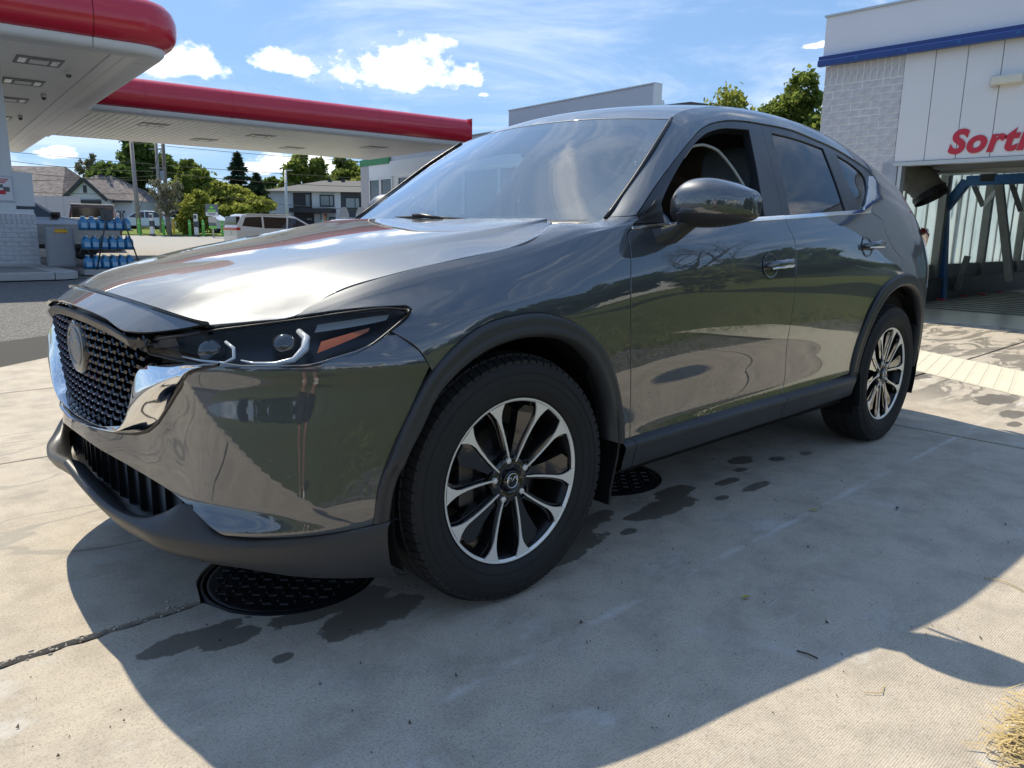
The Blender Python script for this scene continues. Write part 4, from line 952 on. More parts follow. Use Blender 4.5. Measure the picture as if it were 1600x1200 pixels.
# =================================================================== far side of the street
def foliage(name, hue=(.055, .085, .022), hi=(.12, .16, .04), tl=.35):
    k = MB_(name); v = k.coord(); k.t.nodes.remove(k.b); oi = k.n('ShaderNodeNewGeometry')
    c = k.mix(k.noise(v, 1.1, 4, .6), hue, hi); c = k.mix(k.math('MULTIPLY', oi.outputs['Random Per Island'], .7), c, tuple(min(1, x*1.5) for x in hi))
    d = k.n('ShaderNodeBsdfDiffuse'); t = k.n('ShaderNodeBsdfTranslucent'); k.l(c, d.inputs[0]); k.l(k.mix(.5, c, tuple(min(1, x*1.3) for x in hi)), t.inputs[0])
    m = k.n('ShaderNodeMixShader'); m.inputs[0].default_value = tl; k.l(d.outputs[0], m.inputs[1]); k.l(t.outputs[0], m.inputs[2]); k.l(m.outputs[0], k.out.inputs[0]); return k.m
LF_DARK = foliage('leaf_dark', (.038, .075, .020), (.10, .15, .04), .45); LF_MID = foliage('leaf_mid', (.075, .115, .022), (.17, .21, .05), .5); LF_YEL = foliage('leaf_yellow', (.12, .145, .028), (.25, .27, .06), .5); LF_CON = foliage('needle_dark', (.022, .042, .024), (.05, .075, .04), .15); LF_GREY = foliage('leaf_grey', (.10, .105, .07), (.17, .17, .11))
BARK = simple('bark', (.085, .07, .055), .9, var=.3, vscale=9, bump=.8, bscale=20); BARKG = simple('bark_grey', (.19, .17, .155), .9, var=.25, vscale=9, bump=.6, bscale=20)
def crown_mesh(rng, blobs, n, leaf, kind='leaf'):
    """leaf clumps spread through several irregular lobes"""
    vol = np.array([b[3]*b[4]*b[5] for b in blobs])**.75; cnt = (vol/vol.sum()*n).astype(int)+8; V, F = [], []
    for (cx, cy, cz, rx, ry, rz), m in zip(blobs, cnt):
        nc = max(3, m//26)
        cl = rng.normal(size=(nc, 3)); cl /= np.linalg.norm(cl, axis=1)[:, None]; cl *= rng.uniform(.45, 1.05, (nc, 1))**.6
        for c in cl:
            q = max(6, m//nc); pp = c+rng.normal(size=(q, 3))*.17
            for p in pp:
                x, y, z = cx+p[0]*rx, cy+p[1]*ry, cz+p[2]*rz; s = leaf*rng.uniform(.6, 1.35)
                a = rng.normal(size=3); a /= np.linalg.norm(a); b = np.cross(a, rng.normal(size=3)); b /= np.linalg.norm(b); b *= s*.55; a = a*s
                i = len(V); P = np.array([x, y, z]); V += [P-a, P+b, P+a, P-b]; F.append((i, i+1, i+2, i+3))
    return mesh('crown', V, F)
def conifer_mesh(rng, h, r, n, leaf):
    V, F = [], []
    tiers = 15
    for k in range(n):
        t = rng.random()**.75; tier = round(t*tiers)/tiers; zz = h*(.06+.94*tier); rr = 1.5*r*(1-tier)**.8*(.7+.3*math.sin(tier*40)); a = rng.uniform(0, 2*math.pi); br = .75+.25*math.sin(a*5+tier*23)
        d = rr*br*rng.uniform(.25, 1)**.6; z = zz-.12*d+rng.normal()*.10*h/10; P = np.array([d*math.cos(a), d*math.sin(a), z]); o = np.array([math.cos(a+rng.normal()*.5), math.sin(a+rng.normal()*.5), -.25+rng.normal()*.3])*leaf*rng.uniform(.7, 1.5); s = np.cross(o, rng.normal(size=3)); s *= leaf*.28/np.linalg.norm(s); i = len(V)
        V += [P-s, P+o, P+s, P-o*.5]; F.append((i, i+1, i+2, i+3))
    return mesh('crown', V, F)
def trunk(g, rng, h, r, lean=.04, limbs=6, spread=.35, z0=.35):
    top = (rng.normal()*lean*h, rng.normal()*lean*h, h); mid = (top[0]*.45+rng.normal()*lean*h*.3, top[1]*.45, h*.5)
    g.tube([(0, 0, -.3), (0, 0, h*.12), mid, top], [r*1.35, r, r*.72, r*.22], 8)
    for k in range(limbs):
        f = z0+(1-z0)*k/limbs*.9; a = rng.uniform(0, 6.28); L = h*spread*(1-.5*f)*rng.uniform(.7, 1.2); b = Vector((mid[0]*f*2 if f < .5 else mid[0]+(top[0]-mid[0])*(f*2-1), mid[1]*f*2 if f < .5 else mid[1]+(top[1]-mid[1])*(f*2-1), h*f))
        e = b+Vector((math.cos(a)*L, math.sin(a)*L, L*.75)); m = b.lerp(e, .5)+Vector((0, 0, -L*.08)); g.tube([b, m, e], [r*.42, r*.26, r*.07], 6)
def tree(label, pos, h, blobs, n, leaf, mat, seed, name='tree', tr=.14, bark=BARK, limbs=6, group=None, cat='tree', kind='leaf', spread=.35):
    rng = np.random.default_rng(seed); t = thing(name, label, cat, pos, 0, group)
    g = Geo(); trunk(g, rng, h*.82, tr, limbs=limbs, spread=spread); g.obj('trunk', bark, t)
    me = conifer_mesh(rng, h, blobs, n, leaf) if kind == 'conifer' else crown_mesh(rng, [tuple(b) for b in blobs], n, leaf)
    link('crown', me, mat, t); return t
def lobes(seed, h, w, k=9, low=.25, depth=None):
    rng = np.random.default_rng(seed); B = []
    for i in range(k):
        f = low+(1-low)*(i+.5)/k; ww = w*math.sin(math.pi*min(.92, max(.12, (f-low*.8)/(1.02-low*.8))))**.7
        B.append((rng.normal()*ww*.42, rng.normal()*ww*.42, h*f*.95, ww*rng.uniform(.35, .6)+.2, ww*rng.uniform(.35, .6)+.2, h*rng.uniform(.09, .15)))
    return B
# depth, bearing, top bearing -> real height
def hgt(by, d, base): return spot(800, by, d).z-base
TR_ = [('tall dense dark green tree behind the leaning utility poles', 'tree', 228, 74, 214, 3.1, 'D', 26000, .24),
       ('bushy bright green tree left of the green charging sign', 'tree', 312, 72, 262, 2.9, 'M', 15000, .22),
       ('broad sunlit green tree behind the green charging sign', 'tree', 350, 70, 296, 3.6, 'Y', 15000, .22),
       ('loose pale tree peeking over the grey house roof', 'tree', 153, 92, 258, 2.0, 'G', 6000, .22),
       ('airy tree rising behind the two storey house, left one', 'tree', 478, 95, 246, 3.2, 'M', 13000, .26),
       ('airy tree behind the right part of the two storey house', 'tree', 540, 98, 254, 3.8, 'M', 14000, .27),
       ('low dark trees mass tree left of the two storey house', 'tree', 425, 96, 284, 3.2, 'D', 9000, .26),
       ('leafy tree standing against the car wash roof line', 'tree', 1243, 40, 132, 4.4, 'M', 26000, .18),
       ('smaller round treetop showing over the SUV roof', 'tree', 1133, 46, 147, 3.2, 'Y', 13000, .17),
       ('yellow green tree at the corner of the two storey house', 'tree', 590, 96, 262, 3.0, 'Y', 9000, .26)]
mm = {'D': LF_DARK, 'M': LF_MID, 'Y': LF_YEL, 'G': LF_GREY}
for i, (lab, nm, bx, d, by, w, m, n, lf) in enumerate(TR_):
    p_ = stand(bx, d); h = hgt(by, d, p_.z); tree(lab, p_, h, lobes(20+i, h, w, 12 if n > 12000 else 9, .12 if d < 90 else .2), n, lf, mm[m], 50+i, nm, .2, group='broadleaf trees across the street')
for i, (lab, bx, d, by, r, n) in enumerate((('dark pointed spruce between the green tree and the house', 377, 76, 250, 2.3, 9000), ('small dark spruce behind the utility poles', 283, 84, 268, 1.7, 5000), ('dark spruce just left of the two storey house', 405, 78, 280, 1.9, 6000))):
    p_ = stand(bx, d); h = hgt(by, d, p_.z); tree(lab, p_, h, r, n, .30, LF_CON, 80+i, 'spruce_tree', .15, kind='conifer', limbs=0, group='spruces across the street')
p_ = stand(265, 53); tree('half bare grey shrub tree with many thin stems beside the charging post', p_, 3.9, [(.1, 0, 2.6, .8, .8, .9), (-.5, .2, 3.0, .6, .6, .7), (.5, -.1, 3.2, .5, .5, .6), (-.2, 0, 1.9, .6, .6, .5)], 1900, .09, LF_GREY, 91, 'shrub_tree', .16, BARKG, limbs=16, spread=.42)
p_ = stand(306, 54); tree('low yellow green bush right of the bare shrub tree', p_, 3.2, [(0, 0, 1.4, .9, .9, 1.0), (.3, 0, 2.3, .7, .7, .8), (-.5, .1, .8, .7, .7, .7), (.6, 0, .8, .6, .6, .6)], 5200, .14, LF_YEL, 92, 'bush', .07, cat='bush')
# -- grey house with a brown hipped roof and front gable
def shingles():
    k = MB_('roof_shingles'); v = k.coord(); b = k.voro(k.coord(scale=(3, 3, 7)), 1.0, out='Color'); s = k.n('ShaderNodeSeparateColor'); k.l(b, s.inputs[0])
    c = k.mix(s.outputs[0], (.115, .098, .095), (.25, .215, .205)); k.set(Base_Color=c, Roughness=.92); return k.m
SHING = shingles(); STUCCO = simple('grey_stucco', (.52, .53, .58), .9, var=.05, vscale=2); TRIMD = simple('dark_trim', (.03, .032, .038), .6)
HG = glass('house_glass', (.08, .09, .1), .9, 1.5)
D1 = 66.0; s1 = D1/CAMF; b1 = stand(155, D1); hz = lambda by: spot(155, by, D1).z-b1.z; hx = lambda bx: (bx-155)*s1
house = thing('grey_house', 'grey bungalow with mottled brown hipped roof and a front gable over its garage', 'house', b1, -yaw)
def hp(name, g, mat, **kw): return g.obj(name, mat, house, **kw)
e_ = hz(312)
g = Geo(); g.box((hx(92), 0, -.5), (hx(211), 7, e_)); hp('wall', g, STUCCO); g = Geo(); g.box((hx(-20), -.6, -.5), (hx(92), 6, e_)); hp('wall', g, STUCCO)
ridge = hz(272); g = Geo(); g.add([(hx(86), -.4, e_-.05), (hx(212), -.4, e_-.10), (hx(212), 8, e_), (hx(86), 8, e_), (hx(131), 2.6, ridge), (hx(158), 2.6, ridge)], [(0, 1, 5, 4), (1, 2, 5), (2, 3, 4, 5), (3, 0, 4), (0, 3, 2, 1)]); rf = hp('roof', g, SHING)
r2_ = hz(258); g = Geo(); g.add([(hx(-30), -1.0, e_+.05), (hx(112), -1.0, e_+.05), (hx(112), 9, e_), (hx(-30), 9, e_), (hx(-10), 3.5, r2_), (hx(76), 3.5, r2_)], [(0, 1, 5, 4), (1, 2, 5), (2, 3, 4, 5), (3, 0, 4), (0, 3, 2, 1)]); hp('roof', g, SHING)
ax = hz(285); g = Geo(); g.prism([(hx(119), e_-.1), (hx(184), e_-.1), (hx(152), ax)], -1.3, -1.1, 'y'); g.box((hx(122), -1.3, -.5), (hx(183), 0, e_)); hp('gable_wall', g, STUCCO)
for a, b in (((118, 313), (152, 282)), ((186, 314), (152, 282))):
    g = Geo(); P = [(hx(a[0]), -1.5, hz(a[1])), (hx(b[0]), -1.5, hz(b[1])), (hx(b[0]), 3, hz(b[1])), (hx(a[0]), 3, hz(a[1]))]; g.add(P+[(x, y, z+.12) for x, y, z in P], [(0, 1, 2, 3), (7, 6, 5, 4), (0, 4, 5, 1), (1, 5, 6, 2), (2, 6, 7, 3), (3, 7, 4, 0)]); hp('gable_roof', g, SHING, fixn=True)
    g = Geo(); g.bar(P[0], P[1], .10, .30); hp('barge_board', g, TRIMD)
g = Geo(); g.box((hx(149.5), -1.36, hz(303)), (hx(154.5), -1.29, hz(292))); hp('gable_vent', g, TRIMD)
g = Geo(); g.box((hx(131), -1.40, hz(334)), (hx(136), -1.28, hz(315))); g.box((hx(170), -1.40, hz(334)), (hx(175), -1.28, hz(315))); g.box((hx(131), -1.42, hz(319)), (hx(175), -1.27, hz(314))); gd = hp('garage_frame', g, TRIMD)
g = Geo(); g.box((hx(136), -1.36, -.3), (hx(170), -1.33, hz(319))); g.obj('garage_door', simple('garage_door', (.22, .23, .25), .6), house)
for k in range(4): g = Geo(); g.box((hx(137.2+k*8.2), -1.38, hz(327)), (hx(144+k*8.2), -1.365, hz(320.5))); hp('window', g, HG)
g = Geo(); g.box((hx(82), -1.3, e_-.22), (hx(120), -.4, e_-.02)); g.box((hx(184), -.55, e_-.24), (hx(213), -.3, e_-.05)); hp('eaves', g, TRIMD)
g = Geo(); g.box((hx(140.5), 2.5, ridge-.1), (hx(145), 2.9, ridge+.22)); hp('chimney', g, TRIMD)
g = Geo(); g.box((hx(196), -.15, hz(332)), (hx(198), 0, hz(329))); hp('wall_light', g, TRIMD)
# -- two storey duplex
D2 = 82.; s2 = D2/CAMF; b2 = stand(500, D2); hz2 = lambda by: spot(500, by, D2).z-b2.z; hx2 = lambda bx: (bx-500)*s2
dup_ = thing('two_storey_house', 'pale blue and dark grey two storey house with a low hipped grey roof', 'house', b2, -yaw-.10)
def dp(name, g, mat, parent=None, **kw): return g.obj(name, mat, parent or dup_, **kw)
SID = simple('pale_siding', (.47, .54, .60), .7, var=.04); SIDW = simple('white_siding', (.62, .66, .68), .7, var=.04); DKG = simple('dark_cladding', (.045, .045, .05), .7); DKB = simple('slate_cladding', (.055, .065, .075), .7); GROOF = simple('grey_roof', (.115, .115, .118), .9, var=.15, vscale=3)
zt = hz2(299)
g = Geo(); g.box((hx2(419), 0, -.3), (hx2(625), 9, zt)); dp('wall', g, SID)
for k in range(14):
    z = -.2+k*.45
    if z+.43 < zt: g = Geo(); g.box((hx2(420), -.03, z), (hx2(456), .01, z+.42)); dp('siding_board', g, SID); 
for (x0, x1, y0, y1, mt, nm) in ((459, 489, 302.5, 327, DKG, 'dark_panel'), (489, 503, 300, 327, SIDW, 'white_panel'), (503, 526, 304, 327, SIDW, 'white_panel'), (526, 535, 300, 362, SIDW, 'white_panel'), (535, 575, 301, 345, DKB, 'slate_panel'), (459, 503, 332, 362, DKG, 'dark_panel'), (575, 625, 301, 362, SID, 'siding_panel')):
    g = Geo(); g.box((hx2(x0), -.06, hz2(y1)), (hx2(x1), .0, hz2(y0))); dp(nm, g, mt)
g = Geo(); g.box((hx2(459), -1.3, hz2(333)), (hx2(527), .0, hz2(326))); dp('porch_canopy', g, TRIMD)
for (x0, x1, y0, y1) in ((478, 488, 303, 324), (502, 525, 305, 323), (542, 566, 308, 326), (479, 490, 339, 346), (516, 526, 339, 350)):
    g = Geo(); g.box((hx2(x0), -.14, hz2(y1)), (hx2(x1), -.05, hz2(y0))); w = dp('window', g, TRIMD); k = .12
    g = Geo(); g.box((hx2(x0)+k, -.155, hz2(y1)+k), (hx2(x0)+(hx2(x1)-hx2(x0))*.64, -.14, hz2(y0)-k)); g.box((hx2(x0)+(hx2(x1)-hx2(x0))*.70, -.155, hz2(y1)+k), (hx2(x1)-k, -.14, hz2(y0)-k)); dp('window_pane', g, simple('pane_pale', (.24, .29, .30), .15) if 'pane_pale' not in MATS else MATS['pane_pale'], w)
g = Geo(); g.box((hx2(492), -.1, -.2), (hx2(502), -.03, hz2(334))); dp('door', g, simple('door_pale', (.5, .52, .52), .6))
g = Geo(); g.add([(hx2(414), -.7, zt-.05), (hx2(632), -.7, zt-.15), (hx2(632), 10, zt), (hx2(414), 10, zt), (hx2(485), 4.5, hz2(279)), (hx2(545), 4.5, hz2(279))], [(0, 1, 5, 4), (1, 2, 5), (2, 3, 4, 5), (3, 0, 4), (0, 3, 2, 1)]); r = dp('roof', g, GROOF)
for bx in (498, 520): g = Geo(); g.box((hx2(bx)-.16, 3.9, hz2(281)-.3), (hx2(bx)+.16, 4.3, hz2(276.5))); dp('roof_vent', g, TRIMD)
# brown roof ridge behind the SUV roof, and a fence
o = Geo().prism([(-3.2, 0), (3.2, 0), (2.6, .35), (0, .62), (-2.6, .3)], -.1, 6, 'y').obj('distant_shed_roof', simple('shed_roof', (.10, .085, .075), .8), None, loc=spot(1078, 172, 60), rot=(0, 0, -yaw), fixn=True); tag(o, 'thin dark brown roof peak just above the SUV roof', 'roof')
# -- poles, lamp post, wires
WOODP = simple('pole_wood', (.27, .245, .22), .9, var=.25, vscale=5)
def pole(label, b, top, d, r0, r1, mat=WOODP, arms=True):
    p0 = stand(b, d); p1 = spot(top[0], top[1], d); t = thing('utility_pole', label, 'pole', p0, 0, 'utility poles by the street'); q = p1-p0
    g = Geo(); g.tube([(0, 0, -.2), tuple(q*.5), tuple(q)], [r0, (r0+r1)/2, r1], 10); g.obj('shaft', mat, t)
    if arms:
        for f in (.80, .62): g = Geo(); g.bar(tuple(q*f+rgt*-.55), tuple(q*f+rgt*.55), .08, .09); g.obj('crossarm', mat, t)
        g = Geo(); c = q*.55; g.lathe([(.16, c.z-.35), (.16, c.z+.35), (.0005, c.z+.36)], 12, 'z', (c.x+.25, c.y-.1, 0)); g.obj('transformer', simple('transformer_grey', (.25, .26, .27), .5) if 'transformer_grey' not in MATS else MATS['transformer_grey'], t)
    return t
pole('grey wooden pole leaning left at the corner of the grey house', 218, (205, 222), 54, .17, .13, arms=False)
pole('middle wooden pole with cross arms in front of the dark tree', 253, (242, 200), 56, .13, .11)
pole('right hand brown pole close beside the middle pole', 263, (253, 200), 57, .16, .13, simple('pole_brown', (.17, .145, .12), .9), False)
t = thing('street_lamp', 'slim pale lamp post with a short arm in front of the two storey house', 'street lamp', stand(449, 60)); q = spot(446, 266, 60)-t.location
g = Geo(); g.tube([(0, 0, 0), tuple(q)], [.13, .10], 8); g.obj('lamp_shaft', simple('lamp_post_grey', (.48, .50, .52), .5), t); g = Geo(); g.bar(tuple(q), tuple(q+rgt*.55), .09, .07); g.obj('lamp_arm', ALU, t)
WIRE = simple('wire_black', (.03, .03, .032), .6)
for k, (p0, p1, d, sag, lab) in enumerate((((-40, 232), (800, 290), 57, .3, 'power line highest under the canopy wing'), ((-40, 243), (240, 268), 56, .25, 'overhead line running to the middle pole, upper'), ((-40, 259), (230, 282), 56, .25, 'overhead line running to the middle pole, lower'), ((-40, 280), (250, 274), 56, .2, 'thin overhead line crossing the brown roof'), ((-40, 296), (260, 302), 55, .15, 'overhead cable crossing the grey gable'), ((200, 222), (800, 262), 58, .3, 'cable just under the canopy wing edge'), ((165, 262), (205, 250), 54, .02, 'short stay wire slanting to the leaning pole'), ((252, 232), (217, 330), 55, .02, 'slanting stay wire between the two poles'), ((350, 308), (620, 330), 60, .2, 'low cable crossing the two storey house'), ((260, 270), (640, 292), 58, .3, 'cable running right from the poles to the house roof'))):
    a, b = spot(*p0, d), spot(*p1, d); pts = [a.lerp(b, t)-Vector((0, 0, sag*4*t*(1-t))) for t in np.linspace(0, 1, 9)]
    o = Geo().tube(pts, .022, 4, False).obj('overhead_wire', WIRE); tag(o, lab, 'wire', 'overhead wires')
# -- charging posts, bollards, signs
GRN = simple('bollard_green', (.10, .42, .06), .45); YELP = simple('bollard_yellow', (.65, .42, .02), .5); CHG = simple('charger_white', (.62, .64, .64), .4); CHD = simple('charger_dark', (.05, .055, .07), .4)
for k, (bx, by) in enumerate(((218, 380), (256, 380), (297, 378), (318, 376), (348, 374))):
    p_ = stand(bx, 52); t = thing('green_bollard', 'bright green bollard ' + ('left of the first charging post', 'right of the first charging post', 'left of the second charging post', 'right of the second charging post', 'in front of the white minivan tail')[k], 'bollard', p_, 0, 'green bollards at the chargers')
    g = Geo(); g.lathe([(.09, -.1), (.09, .98), (.075, 1.06), (.03, 1.10), (.0005, 1.105)], 12); g.obj('post', GRN, t); g = Geo(); g.lathe([(.094, .80), (.094, .88)], 12); g.obj('band', simple('band_pale', (.4, .6, .3), .5) if 'band_pale' not in MATS else MATS['band_pale'], t)
p_ = stand(272, 53); t = thing('yellow_bollard', 'tall thin yellow post beside the bare shrub trunk', 'bollard', p_); g = Geo(); g.lathe([(.08, -.1), (.08, 1.15), (.0005, 1.16)], 10); g.obj('post', YELP, t)
for k, bx in enumerate((238, 307)):
    t = thing('charging_post', 'white electric charging post with dark connector, ' + ('between the two left green bollards', 'next to the green sign'), 'charger', stand(bx, 51.5), -yaw) if 0 else thing('charging_post', ('white electric charging post with dark connector between the two left green bollards', 'white electric charging post with dark connector near the green sign')[k], 'charger', stand(bx, 51.5), -yaw, 'charging posts')
    g = Geo(); g.box((-.12, -.08, 0), (.12, .1, 1.5)); g.obj('post_body', CHG, t, bevel=.02); g = Geo(); g.box((-.14, -.1, .62), (.2, .06, 1.02)); g.obj('connector', CHD, t, bevel=.05); g = Geo(); g.box((-.09, -.1, 1.2), (.09, -.07, 1.42)); g.obj('screen', CHD, t); g = Geo(); g.tube([(.15, -.1, .7), (.35, -.1, .35), (.5, -.1, .15), (.55, -.08, .5)], .02, 5); g.obj('cable', WIRE, t); g = Geo(); g.box((-.16, -.12, -.02), (.16, .14, .12)); g.obj('base', CHD, t)
t = thing('charging_sign', 'green and white charging station sign with a green emblem on a pale post', 'sign', stand(333, 50.5), -yaw); z0 = t.location.z; zz = lambda by: spot(333, by, 50.5).z-z0
g = Geo(); g.tube([(0, .03, 0), (0, .03, zz(322))], .05, 6); g.obj('post', ALU, t)
SGD = simple('sign_dark', (.13, .16, .18), .5)
g = Geo(); g.box((-.43, -.02, zz(338)), (.43, .02, zz(319.5))); g.obj('sign_board', SGD, t, bevel=.01); g = Geo(); g.box((-.40, -.026, zz(337.6)), (.40, -.019, zz(331.5))); g.obj('sign_white', WHITEP, t)
GRNB = simple('sign_green', (.22, .62, .10), .5)
g = Geo(); g.add([(-.16, -.03, zz(324.6)), (0, -.03, zz(326.6)), (.16, -.03, zz(324.6)), (0, -.03, zz(321))], [(0, 1, 2, 3)]); g.obj('sign_emblem', GRNB, t); g = Geo(); g.box((-.27, -.03, zz(331)), (.27, -.024, zz(327.8))); g.obj('sign_stripe', GRNB, t)
for k_, w_ in enumerate((.30, .22)): g = Geo(); g.box((-w_, -.0325, zz(334.0+k_*2)), (w_, -.0262, zz(332.9+k_*2))); g.obj('sign_print', SGD, t)

g = Geo(); g.box((-.26, -.02, zz(348)), (.26, .02, zz(339))); g.obj('sub_plate', simple('plate_beige', (.5, .48, .42), .6), t); g = Geo(); g.box((-.25, -.02, zz(353)), (.25, .02, zz(348.4))); g.obj('sub_plate', SGD, t); g = Geo(); g.box((-.25, -.02, zz(357)), (.25, .02, zz(353.2))); g.obj('sub_plate', GRNB, t)
# -- vehicles in the distance: shaped side profile lofted over the width
BW = simple('car_white', (.62, .63, .65), .18, 0, .8, .5, .03); BS = simple('car_silver', (.30, .31, .34), .25, .5, .9, .5, .05); BR = simple('car_maroon', (.09, .012, .016), .2, .2, .9); BK = simple('car_glass', (.022, .012, .013), .06, 0, 0, .8); BLU = simple('car_paleblue', (.52, .58, .68), .2, .1, .8)  # dark glass tinted reddish to paint in the mirrored red canopy
WHM = simple('far_tyre', (.012, .012, .013), .75); ALW = simple('far_rim', (.32, .32, .33), .35, .8); TLR = simple('far_tail_lamp', (.45, .01, .015), .25, 0, .5)
def far_car(label, cat, prof, glassp, W, wheels, R, mat, pos, rot, extras=(), alloy=ALW, name='parked_car', roofin=.16):
    """prof: closed (x, z) outline of the body; glassp: outlines of side windows; both real metres, nose at +x"""
    t = thing(name, label, cat, pos, rot, 'vehicles in the distance'); g = Geo(); zb = .95
    def wid(z): return W/2 if z <= zb else W/2-roofin*(z-zb)/.75
    for s in (-1, 1):
        for (nz, d) in ((1, zb), (-1, -zb)):
            q = clip(prof, (0, nz), d)
            if len(q) > 2: g.add([(x, s*wid(z), z) for x, z in q], [tuple(range(len(q)))[::-s]])
    P2 = []
    for i in range(len(prof)):
        p0, p1 = prof[i], prof[(i+1) % len(prof)]; P2.append(p0)
        if (p0[1]-zb)*(p1[1]-zb) < 0: f = (zb-p0[1])/(p1[1]-p0[1]); P2.append((p0[0]+(p1[0]-p0[0])*f, zb))
    g.loft([[(x, yy*wid(z), z+dz) for x, z in P2] for yy, dz in ((-1, 0), (-.9, .012), (-.5, .03), (.5, .03), (.9, .012), (1, 0))], True, smooth=False); o = g.obj('body', mat, t, fixn=True, bevel=.025)
    for poly in glassp:
        for s in (-1, 1):
            q = Geo(); q.add([(x, s*(wid(z)+.006), z) for x, z in poly], [tuple(range(len(poly)))]); q.obj('side_window', BK, t, fixn=False)
    for wx in wheels:
        for s in (-1, 1):
            w = link('wheel', None, None, t, loc=(wx, s*(W/2-.12), R))
            q = Geo(); q.lathe([(R*.62, -.10), (R*.72, -.115), (R*.93, -.11), (R, -.08), (R, .08), (R*.93, .11), (R*.62, .1)], 28, 'y'); q.obj('tyre', WHM, w)
            q = Geo(); q.lathe([(R*.64, -.10), (R*.60, -.06), (R*.2, -.05), (.0005, -.05)], 28, 'y'); q.lathe([(R*.64, .10), (R*.60, .06), (R*.2, .05), (.0005, .05)], 28, 'y'); q.obj('rim', WHM, w)
            q = Geo()
            for k in range(5):
                for yy in (-.085, .085): a = 2*math.pi*k/5+.3; q.bar((.02*math.cos(a), yy, .02*math.sin(a)), (R*.62*math.cos(a), yy*1.05, R*.62*math.sin(a)), .05, .03)
            q.obj('spokes', alloy, w)
            q = Geo(); q.lathe([(R*1.14, s*.122-.03), (R*1.14, s*.122+.002)], 28, 'y'); q.add([(R*1.14*math.cos(a), s*.1215, R*1.14*math.sin(a)) for a in np.linspace(0, 2*math.pi, 28, endpoint=False)], [tuple(range(28))]); q.obj('arch_shadow_gap', WHM, w) if 0 else None
    for nm, a, b, mt in extras:
        q = Geo(); q.box(a, b); q.obj(nm, mt, t, bevel=.02)
    return t
SUVP = [(-2.3, .35), (2.2, .30), (2.32, .45), (2.33, .78), (2.2, .95), (1.2, 1.08), (.95, 1.12), (.15, 1.66), (-.4, 1.72), (-1.7, 1.68), (-2.2, 1.15), (-2.32, .9)]
t = far_car('silver SUV half hidden behind the brick foot of the canopy column', 'car', SUVP, [[(.85, 1.12), (.18, 1.58), (-.35, 1.63), (-.35, 1.10)], [(-.43, 1.10), (-.43, 1.63), (-1.6, 1.58), (-1.9, 1.12)]], 1.85, (-1.40, 1.42), .36, BS, Vector((*(stand(128, 20.2)-GE1*1.42+GE2*.8).xy, .17)), GTH, (('headlight', (2.16, -.86, .80), (2.345, -.60, .92), simple('far_lamp', (.3, .31, .33), .2)), ('side_mirror', (.72, -1.10, 1.10), (.92, -.92, 1.24), BK), ('cladding', (-2.1, -.935, .30), (2.1, -.915, .42), BLACKP)), simple('dark_alloy', (.09, .09, .09), .4, .7))
PKP = [(-2.9, .5), (2.7, .45), (2.9, .6), (2.9, 1.05), (2.7, 1.2), (1.5, 1.28), (.75, 1.85), (-.55, 1.88), (-.85, 1.30), (-2.9, 1.30)]
p_ = stand(148, 33); t = far_car('dark maroon pickup truck seen from behind with red tail lights and pale roof', 'truck', PKP, [[(.65, 1.3), (.5, 1.72), (-.5, 1.75), (-.6, 1.3)]], 2.0, (-1.75, 1.75), .40, BR, p_, math.pi/2-yaw+.50, (('tail_light', (-2.95, -1.01, .88), (-2.7, -.84, 1.28), TLR), ('tail_light', (-2.95, .84, .88), (-2.7, 1.01, 1.28), TLR), ('rear_window', (-.90, -.78, 1.34), (-.62, .78, 1.80), BK), ('tailgate_trim', (-2.945, -.8, 1.16), (-2.86, .8, 1.32), ALU), ('rear_bumper', (-3.05, -.98, .45), (-2.85, .98, .65), ALU), ('roof_bar', (-.6, -.85, 1.86), (.7, .85, 1.93), simple('roof_pale', (.6, .6, .6), .4)), ('number_plate', (-2.96, -.16, .72), (-2.94, .16, .84), WHITEP)), name='pickup_truck')
VANP = [(-2.55, .35), (2.4, .32), (2.55, .6), (2.45, .92), (1.6, 1.12), (.55, 1.68), (-.2, 1.76), (-2.2, 1.74), (-2.45, 1.30), (-2.55, .95)]
p_ = stand(437, 39); p_.z -= .18; t = far_car('white minivan with dark windows seen from its rear left corner', 'minivan', VANP, [[(1.35, 1.14), (.55, 1.60), (.15, 1.64), (.05, 1.10)], [(-.02, 1.10), (.05, 1.64), (-1.15, 1.66), (-1.15, 1.10)], [(-1.25, 1.12), (-1.25, 1.66), (-2.05, 1.62), (-2.25, 1.2)]], 1.99, (-1.55, 1.50), .36, BW, p_, -.08, (('rear_window', (-2.50, -.82, 1.24), (-2.30, .82, 1.66), BK), ('tail_light', (-2.57, -.99, .98), (-2.35, .99, 1.12), TLR), ('number_plate', (-2.575, -.2, .78), (-2.55, .2, .92), simple('plate_white', (.6, .7, .62), .5)), ('roof_rail', (-2.0, -.86, 1.74), (.3, -.80, 1.80), ALU), ('roof_rail', (-2.0, .80, 1.74), (.3, .86, 1.80), ALU)), name='minivan')
HBP = [(-2.0, .3), (1.9, .28), (2.02, .45), (2.0, .75), (1.2, .95), (.5, 1.42), (-.2, 1.52), (-1.4, 1.48), (-1.95, 1.0)]
p_ = stand(228, 64); far_car('pale blue white hatchback parked by the far lawn behind the charging posts', 'car', HBP, [[(1.0, .98), (.45, 1.36), (-.2, 1.44), (-.25, .95)], [(-.33, .95), (-.28, 1.44), (-1.3, 1.40), (-1.6, 1.0)]], 1.75, (-1.25, 1.25), .31, BLU, p_, math.pi-yaw+.15)
SDP = [(-2.25, .35), (2.15, .3), (2.28, .5), (2.2, .72), (1.2, .90), (.45, 1.36), (-.2, 1.42), (-.95, 1.38), (-1.6, 1.0), (-2.2, .95)]
